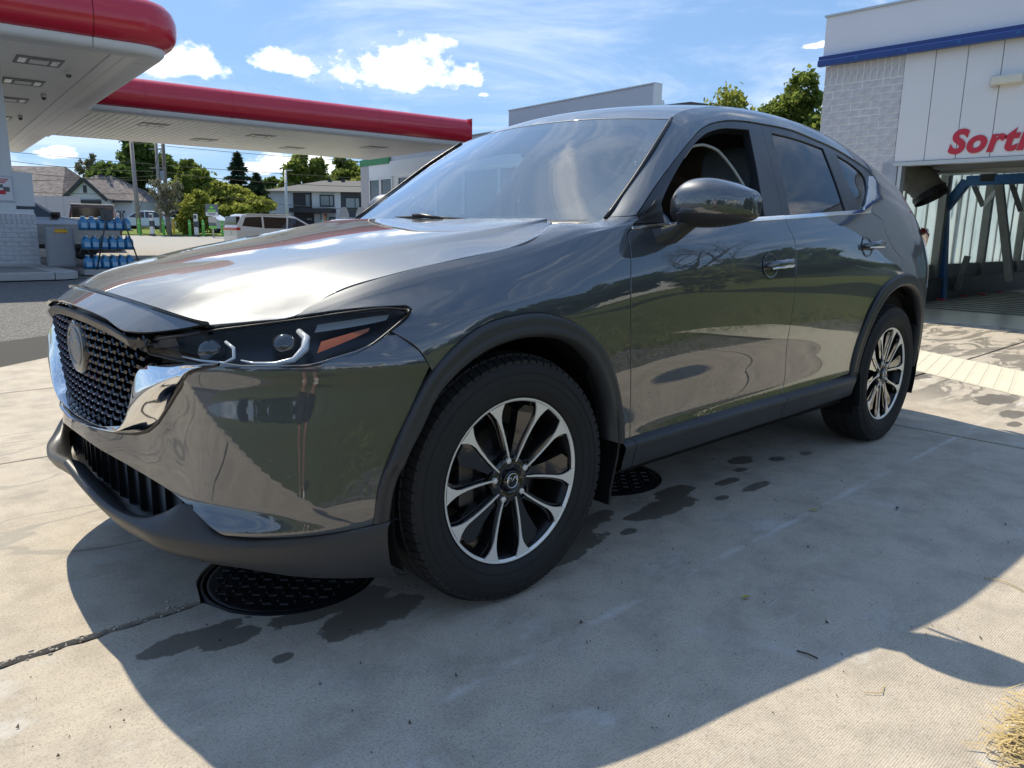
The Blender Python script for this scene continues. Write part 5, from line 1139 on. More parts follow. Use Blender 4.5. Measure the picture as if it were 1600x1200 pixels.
p_ = stand(320, 58); far_car('white sedan parked facing left behind the charging sign', 'car', SDP, [[(1.0, .92), (.42, 1.29), (-.15, 1.34), (-.2, .90)], [(-.28, .90), (-.22, 1.34), (-.9, 1.30), (-1.4, .98)]], 1.78, (-1.35, 1.40), .31, BW, p_, math.pi-yaw-.1, (('headlight', (2.05, -.8, .6), (2.30, .8, .74), simple('far_lamp2', (.45, .46, .48), .2)),))
# -- bits at the forecourt edge
t = thing('bin_wall', 'tall pale panel enclosure behind the silver SUV', 'fence', stand(97, 44), -yaw)
for k in range(3): g = Geo(); g.box((-1.0-.75+k*1.0, 0, 0), (-.02-.75+k*1.0, .06, hgt(318, 44, t.location.z))); g.obj('fence_panel', simple('panel_pale', (.42, .42, .43), .7) if 'panel_pale' not in MATS else MATS['panel_pale'], t)
t = thing('price_board', 'white notched board with a red figure shape above the pickup roof', 'sign', stand(172, 40), -yaw); zl = lambda by: spot(172, by, 40).z-t.location.z
g = Geo(); g.box((-.62, -.04, zl(352)), (.42, .04, zl(328.5))); g.obj('board', simple('board_white', (.55, .56, .58), .5), t)
g = Geo(); g.box((-.62-.2+.2, -.05, zl(328.6)), (.42, .05, zl(328))); g.obj('board_cap', ALU, t)
for k in range(8): g = Geo(); g.box((-.58+k*.125, -.03, zl(328)), (-.50+k*.125, .03, zl(326.6))); g.obj('board_tooth', WHITEP, t)
g = Geo(); g.box((.6, -.04, zl(362)), (.68, .04, zl(330))); g.box((.42, -.04, zl(331)), (.68, .04, zl(329.5))); g.obj('board_post', CHD, t)
for k in range(4): g = Geo(); g.box((.44, -.03, zl(336+k*5)), (.60, .03, zl(333+k*5))); g.obj('price_plate', WHITEP, t)
rd = Geo(); rd.sphere((-.92, 0, zl(333)), (.22, .12, .16), 10, 6); rd.sphere((-.90, 0, zl(327)), (.10, .1, .14), 10, 6); rd.sphere((-.70, 0, zl(334)), (.16, .1, .09), 8, 5); o = rd.obj('red_ornament', REDL, t)
CHW = simple('chair_white', (.85, .86, .87), .5)
for k, bx in enumerate((545, 560)):
    t = thing('white_chair', ('white plastic garden chair seen side on near the shop corner, left one', 'white plastic garden chair nearest the shop corner')[k], 'chair', stand(bx, 34), -yaw+(.9 if k == 0 else -.3), 'white chairs by the shop'); z0 = spot(bx, 347, 34).z-t.location.z
    g = Geo(); g.box((-.25, -.25, z0-.1), (.25, .22, z0-.04)); g.obj('seat', CHW, t, bevel=.02); g = Geo(); g.loft([[(x, .22+.05*h, z0-.05+h*.72*(1-.5*abs(x/.27)**3)) for x in np.linspace(-.26, .26, 7)] for h in (0, .5, 1)]); g.loft([[(x, .26+.05*h, z0-.05+h*.72*(1-.5*abs(x/.27)**3)) for x in np.linspace(-.26, .26, 7)][::-1] for h in (0, .5, 1)]); g.obj('backrest', CHW, t)
    for sx in (-1, 1):
        for sy in (-1, 1): g = Geo(); g.tube([(sx*.23, sy*.2, 0), (sx*.21, sy*.18, z0-.06)], .025, 6); g.obj('leg', CHW, t)
        g = Geo(); g.box((sx*.26-.03, -.25, z0+.16), (sx*.26+.03, .24, z0+.2)); g.obj('arm_rest', CHW, t, bevel=.01)

STEER = -.05
AFO = [[-0.4717,0.3528],[-0.4555,0.4482],[-0.4223,0.5363],[-0.3743,0.6284],[-0.3078,0.7253],[-0.2388,0.7847],[-0.155,0.828],[-0.0506,0.8486],[0.0743,0.8481],[0.1789,0.8196],[0.2755,0.7703],[0.3582,0.6989],[0.4169,0.6177],[0.459,0.5264],[0.4836,0.4353],[0.4852,0.3871]]
AFI = [[-0.4242,0.3549],[-0.4151,0.4305],[-0.3907,0.5056],[-0.3426,0.5835],[-0.297,0.6591],[-0.2222,0.7232],[-0.1351,0.7651],[-0.0333,0.7873],[0.0864,0.7847],[0.1724,0.7626],[0.2653,0.7078],[0.3286,0.6373],[0.3766,0.5574],[0.4039,0.4779],[0.4114,0.4128]]
TR = {
 'fender': [[-0.5632,1.197],[-0.5507,1.1611],[-0.5382,1.1113],[-0.5256,1.0525],[-0.513,0.9985],[-0.5004,0.9338],[-0.4877,0.8948],[-0.4749,0.8696],[-0.462,0.8506],[-0.4491,0.8342],[-0.4354,0.8194],[-0.4215,0.8065],[-0.4073,0.7954],[-0.3928,0.7854],[-0.3779,0.7762],[-0.3629,0.7676],[-0.3476,0.7592],[-0.3321,0.751],[-0.3249,0.7113],[-0.3348,0.6861],[-0.3441,0.6678],[-0.3568,0.6535],[-0.3701,0.6444],[-0.3834,0.6374],[-0.3961,0.6305],[-0.3861,0.615],[-0.3754,0.6003],[-0.3645,0.5856],[-0.3539,0.5698],[-0.344,0.5522],[-0.3344,0.5311],[-0.3255,0.5089],[-0.3171,0.4873],[-0.3078,0.4673],[-0.2946,0.4795],[-0.2813,0.4923],[-0.2678,0.5054],[-0.2538,0.5187],[-0.2388,0.5317],[-0.2238,0.5434],[-0.2079,0.5549],[-0.1911,0.5656],[-0.1734,0.5748],[-0.155,0.582],[-0.1357,0.5874],[-0.1155,0.5911],[-0.0946,0.5935],[-0.0728,0.5947],[-0.0506,0.595],[-0.0269,0.5947],[-0.0022,0.5937],[0.0231,0.5919],[0.0487,0.5891],[0.0743,0.5849],[0.1,0.5793],[0.1262,0.5724],[0.1526,0.5642],[0.1789,0.5548],[0.2033,0.5446],[0.228,0.533],[0.2523,0.52],[0.2755,0.5058],[0.2979,0.4897],[0.3192,0.4722],[0.3393,0.4536],[0.3582,0.4342],[0.3748,0.4148],[0.3899,0.3945],[0.4038,0.3737],[0.4169,0.3525],[0.4294,0.3298],[0.4404,0.3068],[0.4502,0.2837],[0.459,0.2606],[0.4671,0.2377],[0.4742,0.2148],[0.4799,0.192],[0.4836,0.1695],[0.4847,0.1455],[0.4852,0.1214],[0.52,0.1237],[0.5202,0.1456],[0.5206,0.1673],[0.5199,0.1894],[0.5182,0.2118],[0.516,0.2341],[0.5132,0.2585],[0.51,0.2828],[0.5064,0.3072],[0.5023,0.3316],[0.4981,0.3558],[0.4938,0.3799],[0.4897,0.4037],[0.4854,0.4274],[0.4811,0.4508],[0.477,0.474],[0.4733,0.4969],[0.4699,0.5196],[0.4667,0.5422],[0.464,0.5645],[0.4622,0.5866],[0.461,0.6085],[0.4608,0.6302],[0.4625,0.6514],[0.4663,0.6727],[0.4719,0.6937],[0.4779,0.7154],[0.483,0.7399],[0.4872,0.7673],[0.49,0.7962],[0.4922,0.8241],[0.5116,0.8538],[0.527,0.8635],[0.5532,0.9228],[0.5726,1.1085],[0.5515,1.1796],[0.5367,1.2281],[0.525,1.2721],[0.5171,1.3058],[0.5175,1.3414],[0.4865,1.3414],[0.4554,1.3414],[0.4744,1.3414],[0.4089,1.3414],[0.4278,1.3414],[0.3623,1.3414],[0.3813,1.3414],[0.3158,1.3414],[0.3002,1.3414],[0.2566,1.3182],[0.2198,1.2959],[0.1874,1.2766],[0.1591,1.26],[0.1328,1.2495],[0.1088,1.2425],[0.0875,1.2421],[0.0676,1.2481],[0.0479,1.2524],[0.0234,1.2529],[-0.0005,1.2527],[-0.024,1.2519],[-0.0448,1.2511],[-0.0652,1.2507],[-0.0851,1.251],[-0.1045,1.2526],[-0.1233,1.2556],[-0.1417,1.2597],[-0.1598,1.2644],[-0.1777,1.2692],[-0.1953,1.2734],[-0.2128,1.2768],[-0.2303,1.2792],[-0.2475,1.2813],[-0.2643,1.2834],[-0.2808,1.2856],[-0.2968,1.2881],[-0.3125,1.2912],[-0.3278,1.2947],[-0.3428,1.2984],[-0.3576,1.3023],[-0.3721,1.3064],[-0.3864,1.3107],[-0.4005,1.3152],[-0.4145,1.3192],[-0.4287,1.322],[-0.4424,1.324],[-0.4562,1.325],[-0.4702,1.3233],[-0.4843,1.3168],[-0.497,1.3062],[-0.5097,1.2922],[-0.5223,1.2753],[-0.5361,1.2526],[-0.5498,1.2261]],
 'door_f': [[0.527,0.8635],[0.5116,0.8538],[0.4922,0.8241],[0.49,0.7962],[0.4872,0.7673],[0.483,0.7399],[0.4779,0.7154],[0.4719,0.6937],[0.4663,0.6727],[0.4625,0.6514],[0.4608,0.6302],[0.461,0.6085],[0.4622,0.5866],[0.464,0.5645],[0.4667,0.5422],[0.4699,0.5196],[0.4733,0.4969],[0.477,0.474],[0.4811,0.4508],[0.4854,0.4274],[0.4897,0.4037],[0.4938,0.3799],[0.4981,0.3558],[0.5023,0.3316],[0.5064,0.3072],[0.51,0.2828],[0.5132,0.2585],[0.516,0.2341],[0.5182,0.2118],[0.5199,0.1894],[0.5206,0.1673],[0.5202,0.1456],[0.52,0.1237],[0.5574,0.1235],[0.5956,0.1234],[0.6344,0.1233],[0.6739,0.1232],[0.7141,0.1232],[0.755,0.1232],[0.7967,0.1232],[0.8392,0.1233],[0.8825,0.1234],[0.9267,0.1237],[0.9716,0.124],[1.0153,0.1243],[1.0598,0.1247],[1.1051,0.1252],[1.1514,0.1257],[1.1986,0.1262],[1.2467,0.1269],[1.2959,0.1275],[1.3461,0.1282],[1.3975,0.1289],[1.4499,0.1296],[1.5036,0.1303],[1.5584,0.131],[1.5687,0.1502],[1.5788,0.1695],[1.5851,0.1896],[1.5871,0.2181],[1.5836,0.2476],[1.5769,0.2774],[1.5684,0.3075],[1.5591,0.3376],[1.5521,0.367],[1.549,0.3922],[1.5481,0.417],[1.5478,0.4415],[1.5476,0.4659],[1.5477,0.4946],[1.548,0.5231],[1.5469,0.5517],[1.5441,0.5803],[1.5404,0.6088],[1.538,0.6371],[1.5387,0.6613],[1.5421,0.6858],[1.5466,0.7104],[1.5494,0.7327],[1.5482,0.753],[1.5457,0.7668],[1.5393,0.7855],[1.5308,0.8043],[1.5221,0.8231],[1.5142,0.8419],[1.5085,0.8606],[1.4538,0.8607],[1.4004,0.8608],[1.3481,0.861],[1.2969,0.8612],[1.2469,0.8616],[1.198,0.8621],[1.1513,0.8627],[1.1059,0.8634],[1.0617,0.8642],[1.0187,0.865],[0.9767,0.8657],[0.9357,0.8665],[0.8955,0.8672],[0.8562,0.8679],[0.8175,0.8685],[0.7796,0.869],[0.7423,0.8692],[0.7048,0.8692],[0.6679,0.8689],[0.6318,0.8682],[0.5963,0.867],[0.5611,0.8647]],
 'door_r': [[1.5085,0.8606],[1.5142,0.8419],[1.5221,0.8231],[1.5308,0.8043],[1.5393,0.7855],[1.5457,0.7668],[1.5482,0.753],[1.5494,0.7327],[1.5466,0.7104],[1.5421,0.6858],[1.5387,0.6613],[1.538,0.6371],[1.5404,0.6088],[1.5441,0.5803],[1.5469,0.5517],[1.548,0.5231],[1.5477,0.4946],[1.5476,0.4659],[1.5478,0.4415],[1.5481,0.417],[1.549,0.3922],[1.5521,0.367],[1.5591,0.3376],[1.5684,0.3075],[1.5769,0.2774],[1.5836,0.2476],[1.5871,0.2181],[1.5851,0.1896],[1.5788,0.1695],[1.5687,0.1502],[1.5584,0.131],[1.6098,0.1321],[1.6624,0.1331],[1.716,0.1341],[1.7709,0.1352],[1.8268,0.1366],[1.8838,0.1383],[1.9393,0.1403],[1.9956,0.1427],[2.0527,0.1455],[2.1106,0.1484],[2.1694,0.1515],[2.229,0.1547],[2.2484,0.1824],[2.2637,0.211],[2.2756,0.2403],[2.2815,0.269],[2.2829,0.2988],[2.2813,0.329],[2.2798,0.3591],[2.2817,0.3882],[2.29,0.416],[2.3047,0.4471],[2.3235,0.4776],[2.3489,0.5067],[2.3828,0.5333],[2.4241,0.5577],[2.4737,0.5802],[2.5323,0.5987],[2.5909,0.6097],[2.6561,0.6192],[2.6654,0.6458],[2.681,0.6723],[2.7022,0.7005],[2.6678,0.718],[2.6333,0.7321],[2.6028,0.7446],[2.5664,0.7624],[2.5397,0.7806],[2.5282,0.7976],[2.5247,0.815],[2.5223,0.8326],[2.475,0.841],[2.4299,0.8499],[2.3874,0.8597],[2.3134,0.86],[2.2368,0.8604],[2.1621,0.8604],[2.0895,0.8604],[2.0191,0.8605],[1.951,0.8607],[1.8851,0.8609],[1.8172,0.8612],[1.7515,0.8613],[1.6879,0.8613],[1.6263,0.8611],[1.5666,0.8609]],
 'seam': [[0.5753,1.1485],[0.5985,1.1827],[0.6239,1.2005],[0.6511,1.2104],[0.6797,1.2149],[0.71,1.2161],[0.7441,1.2155],[0.7793,1.2146],[0.8146,1.2144],[0.8503,1.2135],[0.8871,1.2118],[0.9232,1.21],[0.9607,1.2084],[0.9998,1.2074],[1.041,1.2077],[1.0739,1.21],[1.1083,1.2131],[1.1448,1.2153],[1.1933,1.2161],[1.244,1.2157],[1.2966,1.2131],[1.3488,1.2096],[1.3943,1.2071],[1.4392,1.205],[1.4837,1.2035],[1.5283,1.203],[1.5749,1.2027],[1.6211,1.202],[1.6683,1.2014],[1.7256,1.2013],[1.7853,1.2021],[1.8465,1.2036],[1.9079,1.2052],[1.9677,1.2061],[2.0143,1.2057],[2.0596,1.2046],[2.1046,1.2039],[2.1504,1.2043],[2.1979,1.2064],[2.246,1.2097],[2.2935,1.2132],[2.3397,1.2157],[2.3871,1.2171],[2.4335,1.2176],[2.4793,1.2176],[2.524,1.2175],[2.571,1.2189],[2.6184,1.22],[2.6556,1.2156],[2.6711,1.2051],[2.6813,1.19]],
 'qchrome_o': [[2.6947,1.1949],[2.644,1.128],[2.6156,1.0516],[2.5695,0.9875],[2.5087,0.9293],[2.4577,0.895],[2.4214,0.8756],[2.3874,0.8597]],
 'gapR': [[2.3874,0.8597],[2.4299,0.8499],[2.475,0.841],[2.5223,0.8326],[2.5247,0.815],[2.5282,0.7976],[2.5397,0.7806],[2.5664,0.7624],[2.6028,0.7446],[2.6333,0.7321],[2.6678,0.718],[2.7022,0.7005],[2.681,0.6723],[2.6654,0.6458],[2.6561,0.6192]],
 'archR_o': [[2.229,0.1547],[2.2484,0.1824],[2.2637,0.211],[2.2756,0.2403],[2.2815,0.269],[2.2829,0.2988],[2.2813,0.329],[2.2798,0.3591],[2.2817,0.3882],[2.29,0.416],[2.3047,0.4471],[2.3235,0.4776],[2.3489,0.5067],[2.3828,0.5333],[2.4243,0.5576],[2.474,0.5801],[2.5323,0.5987],[2.5868,0.6092],[2.6493,0.6171],[2.7175,0.6251],[2.7984,0.6054],[2.88,0.5827],[2.939,0.5554],[2.9912,0.5235],[3.0454,0.4908]],
 'belt': [[0.527,0.8635],[0.5611,0.8647],[0.5963,0.867],[0.6318,0.8682],[0.6679,0.8689],[0.7048,0.8692],[0.7423,0.8692],[0.7796,0.869],[0.8175,0.8685],[0.8562,0.8679],[0.8955,0.8672],[0.9357,0.8665],[0.9767,0.8657],[1.0187,0.865],[1.0617,0.8642],[1.1059,0.8634],[1.1513,0.8627],[1.198,0.8621],[1.2468,0.8616],[1.2969,0.8612],[1.348,0.8608],[1.4003,0.8606],[1.4538,0.8606],[1.5085,0.8606],[1.5665,0.8608],[1.6262,0.861],[1.6878,0.8612],[1.7515,0.8612],[1.8172,0.8612],[1.8851,0.8609],[1.951,0.8606],[2.019,0.8604],[2.0892,0.8601],[2.1618,0.86],[2.2366,0.8601],[2.3134,0.86]],
 'openF': [[0.6646,0.8941],[0.682,0.9465],[0.6983,1.0079],[0.7173,1.0526],[0.7354,1.0948],[0.7582,1.1259],[0.7859,1.1459],[0.8155,1.1596],[0.847,1.1683],[0.88,1.1735],[0.9145,1.1766],[0.9506,1.1786],[0.9892,1.1809],[1.0299,1.1836],[1.0735,1.1863],[1.1083,1.188],[1.1452,1.1894],[1.1836,1.1894],[1.24,1.1859],[1.2975,1.1814],[1.3465,1.177],[1.394,1.1722],[1.441,1.1681],[1.4887,1.1657],[1.5383,1.1659],[1.5224,1.1411],[1.5088,1.119],[1.4963,1.0982],[1.4844,1.078],[1.4726,1.0578],[1.4604,1.037],[1.4477,1.0156],[1.4348,0.9946],[1.422,0.9738],[1.4095,0.9532],[1.3976,0.9327],[1.3865,0.9119],[1.3765,0.8909],[1.3677,0.8694],[1.3252,0.8692],[1.2834,0.869],[1.2425,0.8689],[1.2024,0.869],[1.1547,0.8694],[1.1084,0.87],[1.0634,0.8707],[1.0196,0.8716],[0.977,0.8726],[0.9355,0.8738],[0.8948,0.8753],[0.8551,0.8771],[0.8155,0.8792],[0.7766,0.882],[0.7386,0.8854],[0.7012,0.8894]],
 'glassR': [[1.5789,0.8743],[1.5872,0.8965],[1.5973,0.9187],[1.6086,0.941],[1.6208,0.9635],[1.6334,0.9863],[1.6459,1.0094],[1.6573,1.0317],[1.6678,1.0535],[1.6778,1.0746],[1.6879,1.0957],[1.6987,1.1173],[1.7109,1.1403],[1.726,1.166],[1.7732,1.1642],[1.8224,1.1634],[1.8729,1.1632],[1.9242,1.1634],[1.9754,1.1637],[2.0328,1.1639],[2.0897,1.1645],[2.1471,1.1664],[2.206,1.1708],[2.1933,1.1358],[2.1841,1.1039],[2.1766,1.0739],[2.1696,1.0449],[2.1618,1.0162],[2.1527,0.9887],[2.1433,0.9618],[2.1349,0.9361],[2.1285,0.9119],[2.1246,0.8891],[2.1234,0.8679],[2.0636,0.8682],[2.0053,0.8686],[1.9486,0.8691],[1.8934,0.8697],[1.8263,0.8706],[1.7614,0.8717],[1.6986,0.8727],[1.6379,0.8735]],
 'glassQ': [[2.3275,1.1813],[2.378,1.1804],[2.4304,1.1803],[2.475,1.1742],[2.5047,1.1656],[2.5297,1.152],[2.5388,1.1233],[2.5238,1.061],[2.4851,1.0001],[2.4292,0.9439],[2.3754,0.9055],[2.331,0.878],[2.2892,0.8713],[2.2827,0.8933],[2.2795,0.9178],[2.2799,0.945],[2.2835,0.9746],[2.289,1.0057],[2.2943,1.0378],[2.2993,1.0706],[2.3056,1.1058],[2.3144,1.1429]],
 'qchrome': [[2.5869,1.1459],[2.6947,1.1949],[2.644,1.128],[2.6156,1.0516],[2.5695,0.9875],[2.5097,0.9291],[2.4577,0.895],[2.414,0.8755],[2.3715,0.86],[2.3077,0.8589],[2.3285,0.8755],[2.3759,0.8972],[2.4173,0.9269],[2.4629,0.97],[2.5107,1.0221],[2.5481,1.0763]],
 'bumper': [[0.1347,0.5326],[0.1702,0.5328],[0.2011,0.5321],[0.2301,0.5317],[0.2543,0.5321],[0.2782,0.533],[0.3021,0.5346],[0.3266,0.5373],[0.3484,0.54],[0.3711,0.5437],[0.3938,0.5495],[0.4252,0.5623],[0.4534,0.5776],[0.475,0.5947],[0.4932,0.6125],[0.5088,0.6268],[0.5251,0.6414],[0.5426,0.6561],[0.5631,0.6735],[0.5839,0.6909],[0.6065,0.7081],[0.6248,0.7223],[0.6353,0.7339],[0.6468,0.7427],[0.6575,0.7469],[0.6686,0.7501],[0.6842,0.7538],[0.6995,0.7566],[0.7141,0.7602],[0.7217,0.7628],[0.7368,0.7644],[0.7523,0.7631],[0.7676,0.762],[0.7836,0.7619],[0.7995,0.762],[0.8153,0.7621],[0.8308,0.7623],[0.8463,0.7625],[0.8606,0.7624],[0.8749,0.762],[0.8893,0.7617],[0.9037,0.7618],[0.918,0.7626],[0.9322,0.7645],[0.9469,0.7678],[0.9617,0.7718],[0.9766,0.7759],[0.9903,0.7793],[1.0044,0.7827],[1.0186,0.7861],[1.0329,0.79],[1.0473,0.7944],[1.0631,0.8002],[1.0791,0.8067],[1.0955,0.8137],[1.1113,0.82],[1.1304,0.82],[1.1447,0.82],[1.1568,0.8113],[1.1701,0.8031],[1.1822,0.7941],[1.1924,0.7838],[1.1994,0.7738],[1.2058,0.7627],[1.213,0.7509],[1.2216,0.7387],[1.2145,0.7246],[1.2077,0.7105],[1.2002,0.6966],[1.1925,0.6828],[1.1847,0.6692],[1.1769,0.6556],[1.1691,0.642],[1.1614,0.6284],[1.154,0.6154],[1.1466,0.6024],[1.1393,0.5894],[1.1321,0.5764],[1.1251,0.5632],[1.1184,0.5498],[1.1121,0.5363],[1.1056,0.522],[1.0992,0.5076],[1.0931,0.493],[1.0873,0.4783],[1.0821,0.4634],[1.0776,0.4482],[1.0738,0.4322],[1.0708,0.4157],[1.0686,0.3988],[1.0668,0.3815],[1.0652,0.3638],[1.0634,0.346],[1.0479,0.3456],[1.0325,0.3452],[1.0173,0.3448],[1.0022,0.3445],[0.9873,0.3444],[0.9727,0.3444],[0.9583,0.3448],[0.9422,0.3453],[0.9263,0.3458],[0.9105,0.3461],[0.8947,0.346],[0.8791,0.3457],[0.8634,0.3456],[0.8479,0.3457],[0.8323,0.346],[0.8182,0.3462],[0.8039,0.3464],[0.7894,0.3465],[0.7749,0.3468],[0.7605,0.3474],[0.7461,0.3483],[0.7336,0.3487],[0.721,0.3492],[0.7095,0.352],[0.6985,0.3574],[0.6866,0.3632],[0.6726,0.37],[0.6577,0.377],[0.6413,0.3834],[0.6228,0.389],[0.6022,0.3941],[0.5795,0.3984],[0.5563,0.402],[0.5324,0.4057],[0.5098,0.4099],[0.4889,0.4146],[0.4656,0.4192],[0.4413,0.4232],[0.4165,0.4271],[0.3913,0.4308],[0.3668,0.4348],[0.3434,0.4392],[0.3208,0.4439],[0.2989,0.4489],[0.2754,0.4542],[0.2516,0.4593],[0.2271,0.4643],[0.2018,0.4695],[0.1753,0.475],[0.1488,0.4803],[0.1181,0.4851],[0.079,0.488],[0.0358,0.4902]],
 'pil': [[0.5171,1.3058],[0.5246,1.2727],[0.5361,1.2304],[0.5521,1.1845],[0.5732,1.1237]],
 'gapA': [[0.52,0.1237],[0.5202,0.1456],[0.5206,0.1673],[0.5199,0.1894],[0.5182,0.2118],[0.516,0.2341],[0.5132,0.2585],[0.51,0.2828],[0.5064,0.3072],[0.5023,0.3316],[0.4981,0.3558],[0.4938,0.3799],[0.4897,0.4037],[0.4854,0.4274],[0.4811,0.4508],[0.477,0.474],[0.4733,0.4969],[0.4699,0.5196],[0.4667,0.5422],[0.464,0.5645],[0.4622,0.5866],[0.461,0.6085],[0.4608,0.6302],[0.4625,0.6514],[0.4663,0.6727],[0.4719,0.6937],[0.4779,0.7154],[0.483,0.7399],[0.4872,0.7673],[0.49,0.7962],[0.4922,0.8241],[0.5116,0.8538],[0.527,0.8635]],
 'chrome_out': [[0.1347,0.5326],[0.1702,0.5328],[0.2011,0.5321],[0.2301,0.5317],[0.2543,0.5321],[0.2782,0.533],[0.3021,0.5346],[0.3266,0.5373],[0.3484,0.54],[0.3711,0.5437],[0.3938,0.5495],[0.4252,0.5623],[0.4534,0.5776],[0.475,0.5947],[0.4932,0.6125],[0.5088,0.6268],[0.5251,0.6414],[0.5426,0.6561],[0.5631,0.6735],[0.5839,0.6909],[0.6065,0.7081],[0.6248,0.7223],[0.6353,0.7339],[0.6468,0.7427],[0.6575,0.7469],[0.6686,0.7501],[0.684,0.7541],[0.6993,0.7572],[0.7141,0.7602]],
}
TI = {"seam":[0,5,10,14,17,19,21,25,28,33,37,41,45,48,50],"belt":[0,6,17,23,29,35]}

# =================================================================== the grey SUV
def car_paint(name, col, flake=True):
    k = MB_(name); k.set(Metallic=.6, Roughness=.47, Coat_Weight=1.0, Coat_Roughness=.012, Coat_IOR=1.95)
    v = k.coord(); fl = k.voro(v, 900, out='Color'); sp = k.n('ShaderNodeSeparateColor'); k.l(fl, sp.inputs[0])
    k.set(Base_Color=k.mix(k.math('MULTIPLY', sp.outputs[0], .5), col, tuple(c*1.7 for c in col)))
    drops = k.math('MULTIPLY', k.map(k.voro(v, 46), .10, .05), k.map(k.noise(v, 5, 3), .50, .60))
    k.set(Coat_Roughness=k.map(k.noise(v, 3.0, 6, .65), .42, .78, .008, .055))
    spk = k.math('MULTIPLY', k.map(k.voro(v, 75), .085, .05), k.map(k.noise(v, 4, 4), .44, .60)); k.set(Coat_Weight=k.map(spk, 0, 1, 1, .1, False))
    b = k.n('ShaderNodeBump'); b.inputs['Strength'].default_value = .45; b.inputs['Distance'].default_value = .002; k.l(drops, b.inputs['Height']); k.l(b.outputs[0], k.b.inputs['Coat Normal'])
    return k.m
PAINT = car_paint('suv_paint', (.050, .055, .063))
def wsdirt(k, v):
    a = k.map(k.noise(v, 38, 6, .7), .66, .82); b = k.map(k.noise(v, 2.6, 4, .6, .4), .46, .66)
    c = k.map(k.voro(v, 34), .09, .03); s = k.map(k.noise(k.coord(scale=(1, 3.5, 1), rot=(0, 0, .6)), 5, 7, .7), .52, .85)
    return k.math('MULTIPLY', k.math('ADD', k.math('MULTIPLY', k.math('ADD', a, c), 1.3), k.math('MULTIPLY', s, .22)), k.math('ADD', k.math('MULTIPLY', b, .8), .05), True)
WSGLASS = glass('windshield_glass', (.66, .78, .78), 1.0, 1.55, 0, wsdirt, 2.8)
PRIV = glass('privacy_glass', (.045, .050, .055), 1.0, 1.5, gain=1.0)
LENS = glass('lamp_lens', (.86, .88, .9), 1.0, 1.38, gain=.4)
LEATHER = simple('seat_leather', (.22, .24, .29), .55, bump=.3, bscale=220)
DASH = simple('dash_plastic', (.075, .085, .085), .6, bump=.2, bscale=300)
TRIMG = simple('headliner', (.16, .155, .15), .9)
BEIGE = simple('pale_interior_trim', (.42, .40, .36), .7)
ORANGE = simple('amber_reflector', (.38, .085, .015), .25, 0, .5)
LAMPW = simple('lamp_white', (.72, .73, .73), .22, .1, .3, var=.03)
LAMPG = simple('lamp_grey', (.10, .105, .11), .22, .6, .3)
RED = simple('tail_lens', (.20, .012, .014), .12, 0, .8)

CAR = thing('parked_suv', 'large dark grey metallic crossover SUV with chrome grille surround, parked front-left on the concrete apron', 'car', (1.35, 0, 0))
INV = Matrix.Translation((-1.35, 0, 0))
def part(name, me, mat, parent=None):
    o = link(name, me, mat, parent or CAR)
    if parent is None: o.matrix_parent_inverse = INV
    return o
def both(name, fn, mat, parent=None):
    a = part(name, fn(False), mat, parent if not isinstance(parent, tuple) else parent[0])
    b = part(name, fn(True), mat, parent if not isinstance(parent, tuple) else parent[1])
    return a, b
def mirror_geo(g):
    h = Geo(); h.V = [(x, -y, z) for x, y, z in g.V]; h.F = [f[::-1] for f in g.F]; h.S = list(g.S); return h
def bothgeo(name, g, mat, parent=None, **kw):
    P = parent if isinstance(parent, tuple) else (parent, parent)
    a = part(name, g.mesh(name, **kw), mat, P[0]); b = part(name, mirror_geo(g).mesh(name, **kw), mat, P[1]); return a, b
def pl(patch, key, **kw): return lambda m, k=key: panel_mesh('panel', patch, TR[k] if isinstance(k, str) else k, mirror=m, **kw)

# ---- painted side panels
vt = SIDE.V[-1]
FENDER = both('fender', pl(SIDE, 'fender'), PAINT)
DOORF = both('front_door', pl(SIDE, 'door_f'), PAINT)
DOORR = both('rear_door', pl(SIDE, 'door_r'), PAINT)
def at_uv(x, z):                                   # level of the side surface that has height z at station x
    v = np.linspace(0, vt, 400); P = SIDE.at(np.stack([np.full(400, x), v], 1)); return float(v[np.argmin(abs(P[:, 2]-z))])
Sm = TR['seam']; gR = TR['gapR']
si, bi = TI['seam'], TI['belt']
inner = [[x, vt] for x in (3.38, 3.2, 2.95, 2.7, 2.45, 2.2, 1.9, 1.6, 1.35, 1.15, 1.0, .85, .70, .60, .545, .512)]
rear_edge = [[3.38, at_uv(3.38, .45)], [3.39, at_uv(3.38, .8)], [3.40, at_uv(3.4, 1.0)]]
arcR = [[2.70+.437*math.cos(a), .372+.517*math.sin(a)] for a in np.radians([76, 66, 55, 44, 33, 22, 12, 3])]
arcRuv = [[x, at_uv(x, z)] for x, z in arcR]
bs = TR['seam'][:-1]+TR['qchrome_o']+gR[1:]+arcRuv+[[3.16, at_uv(3.16, .33)], [3.36, at_uv(3.36, .36)]]+rear_edge[1:]+inner+TR['pil']
both('quarter_panel', lambda m: panel_mesh('panel', SIDE, bs, mirror=m), PAINT)

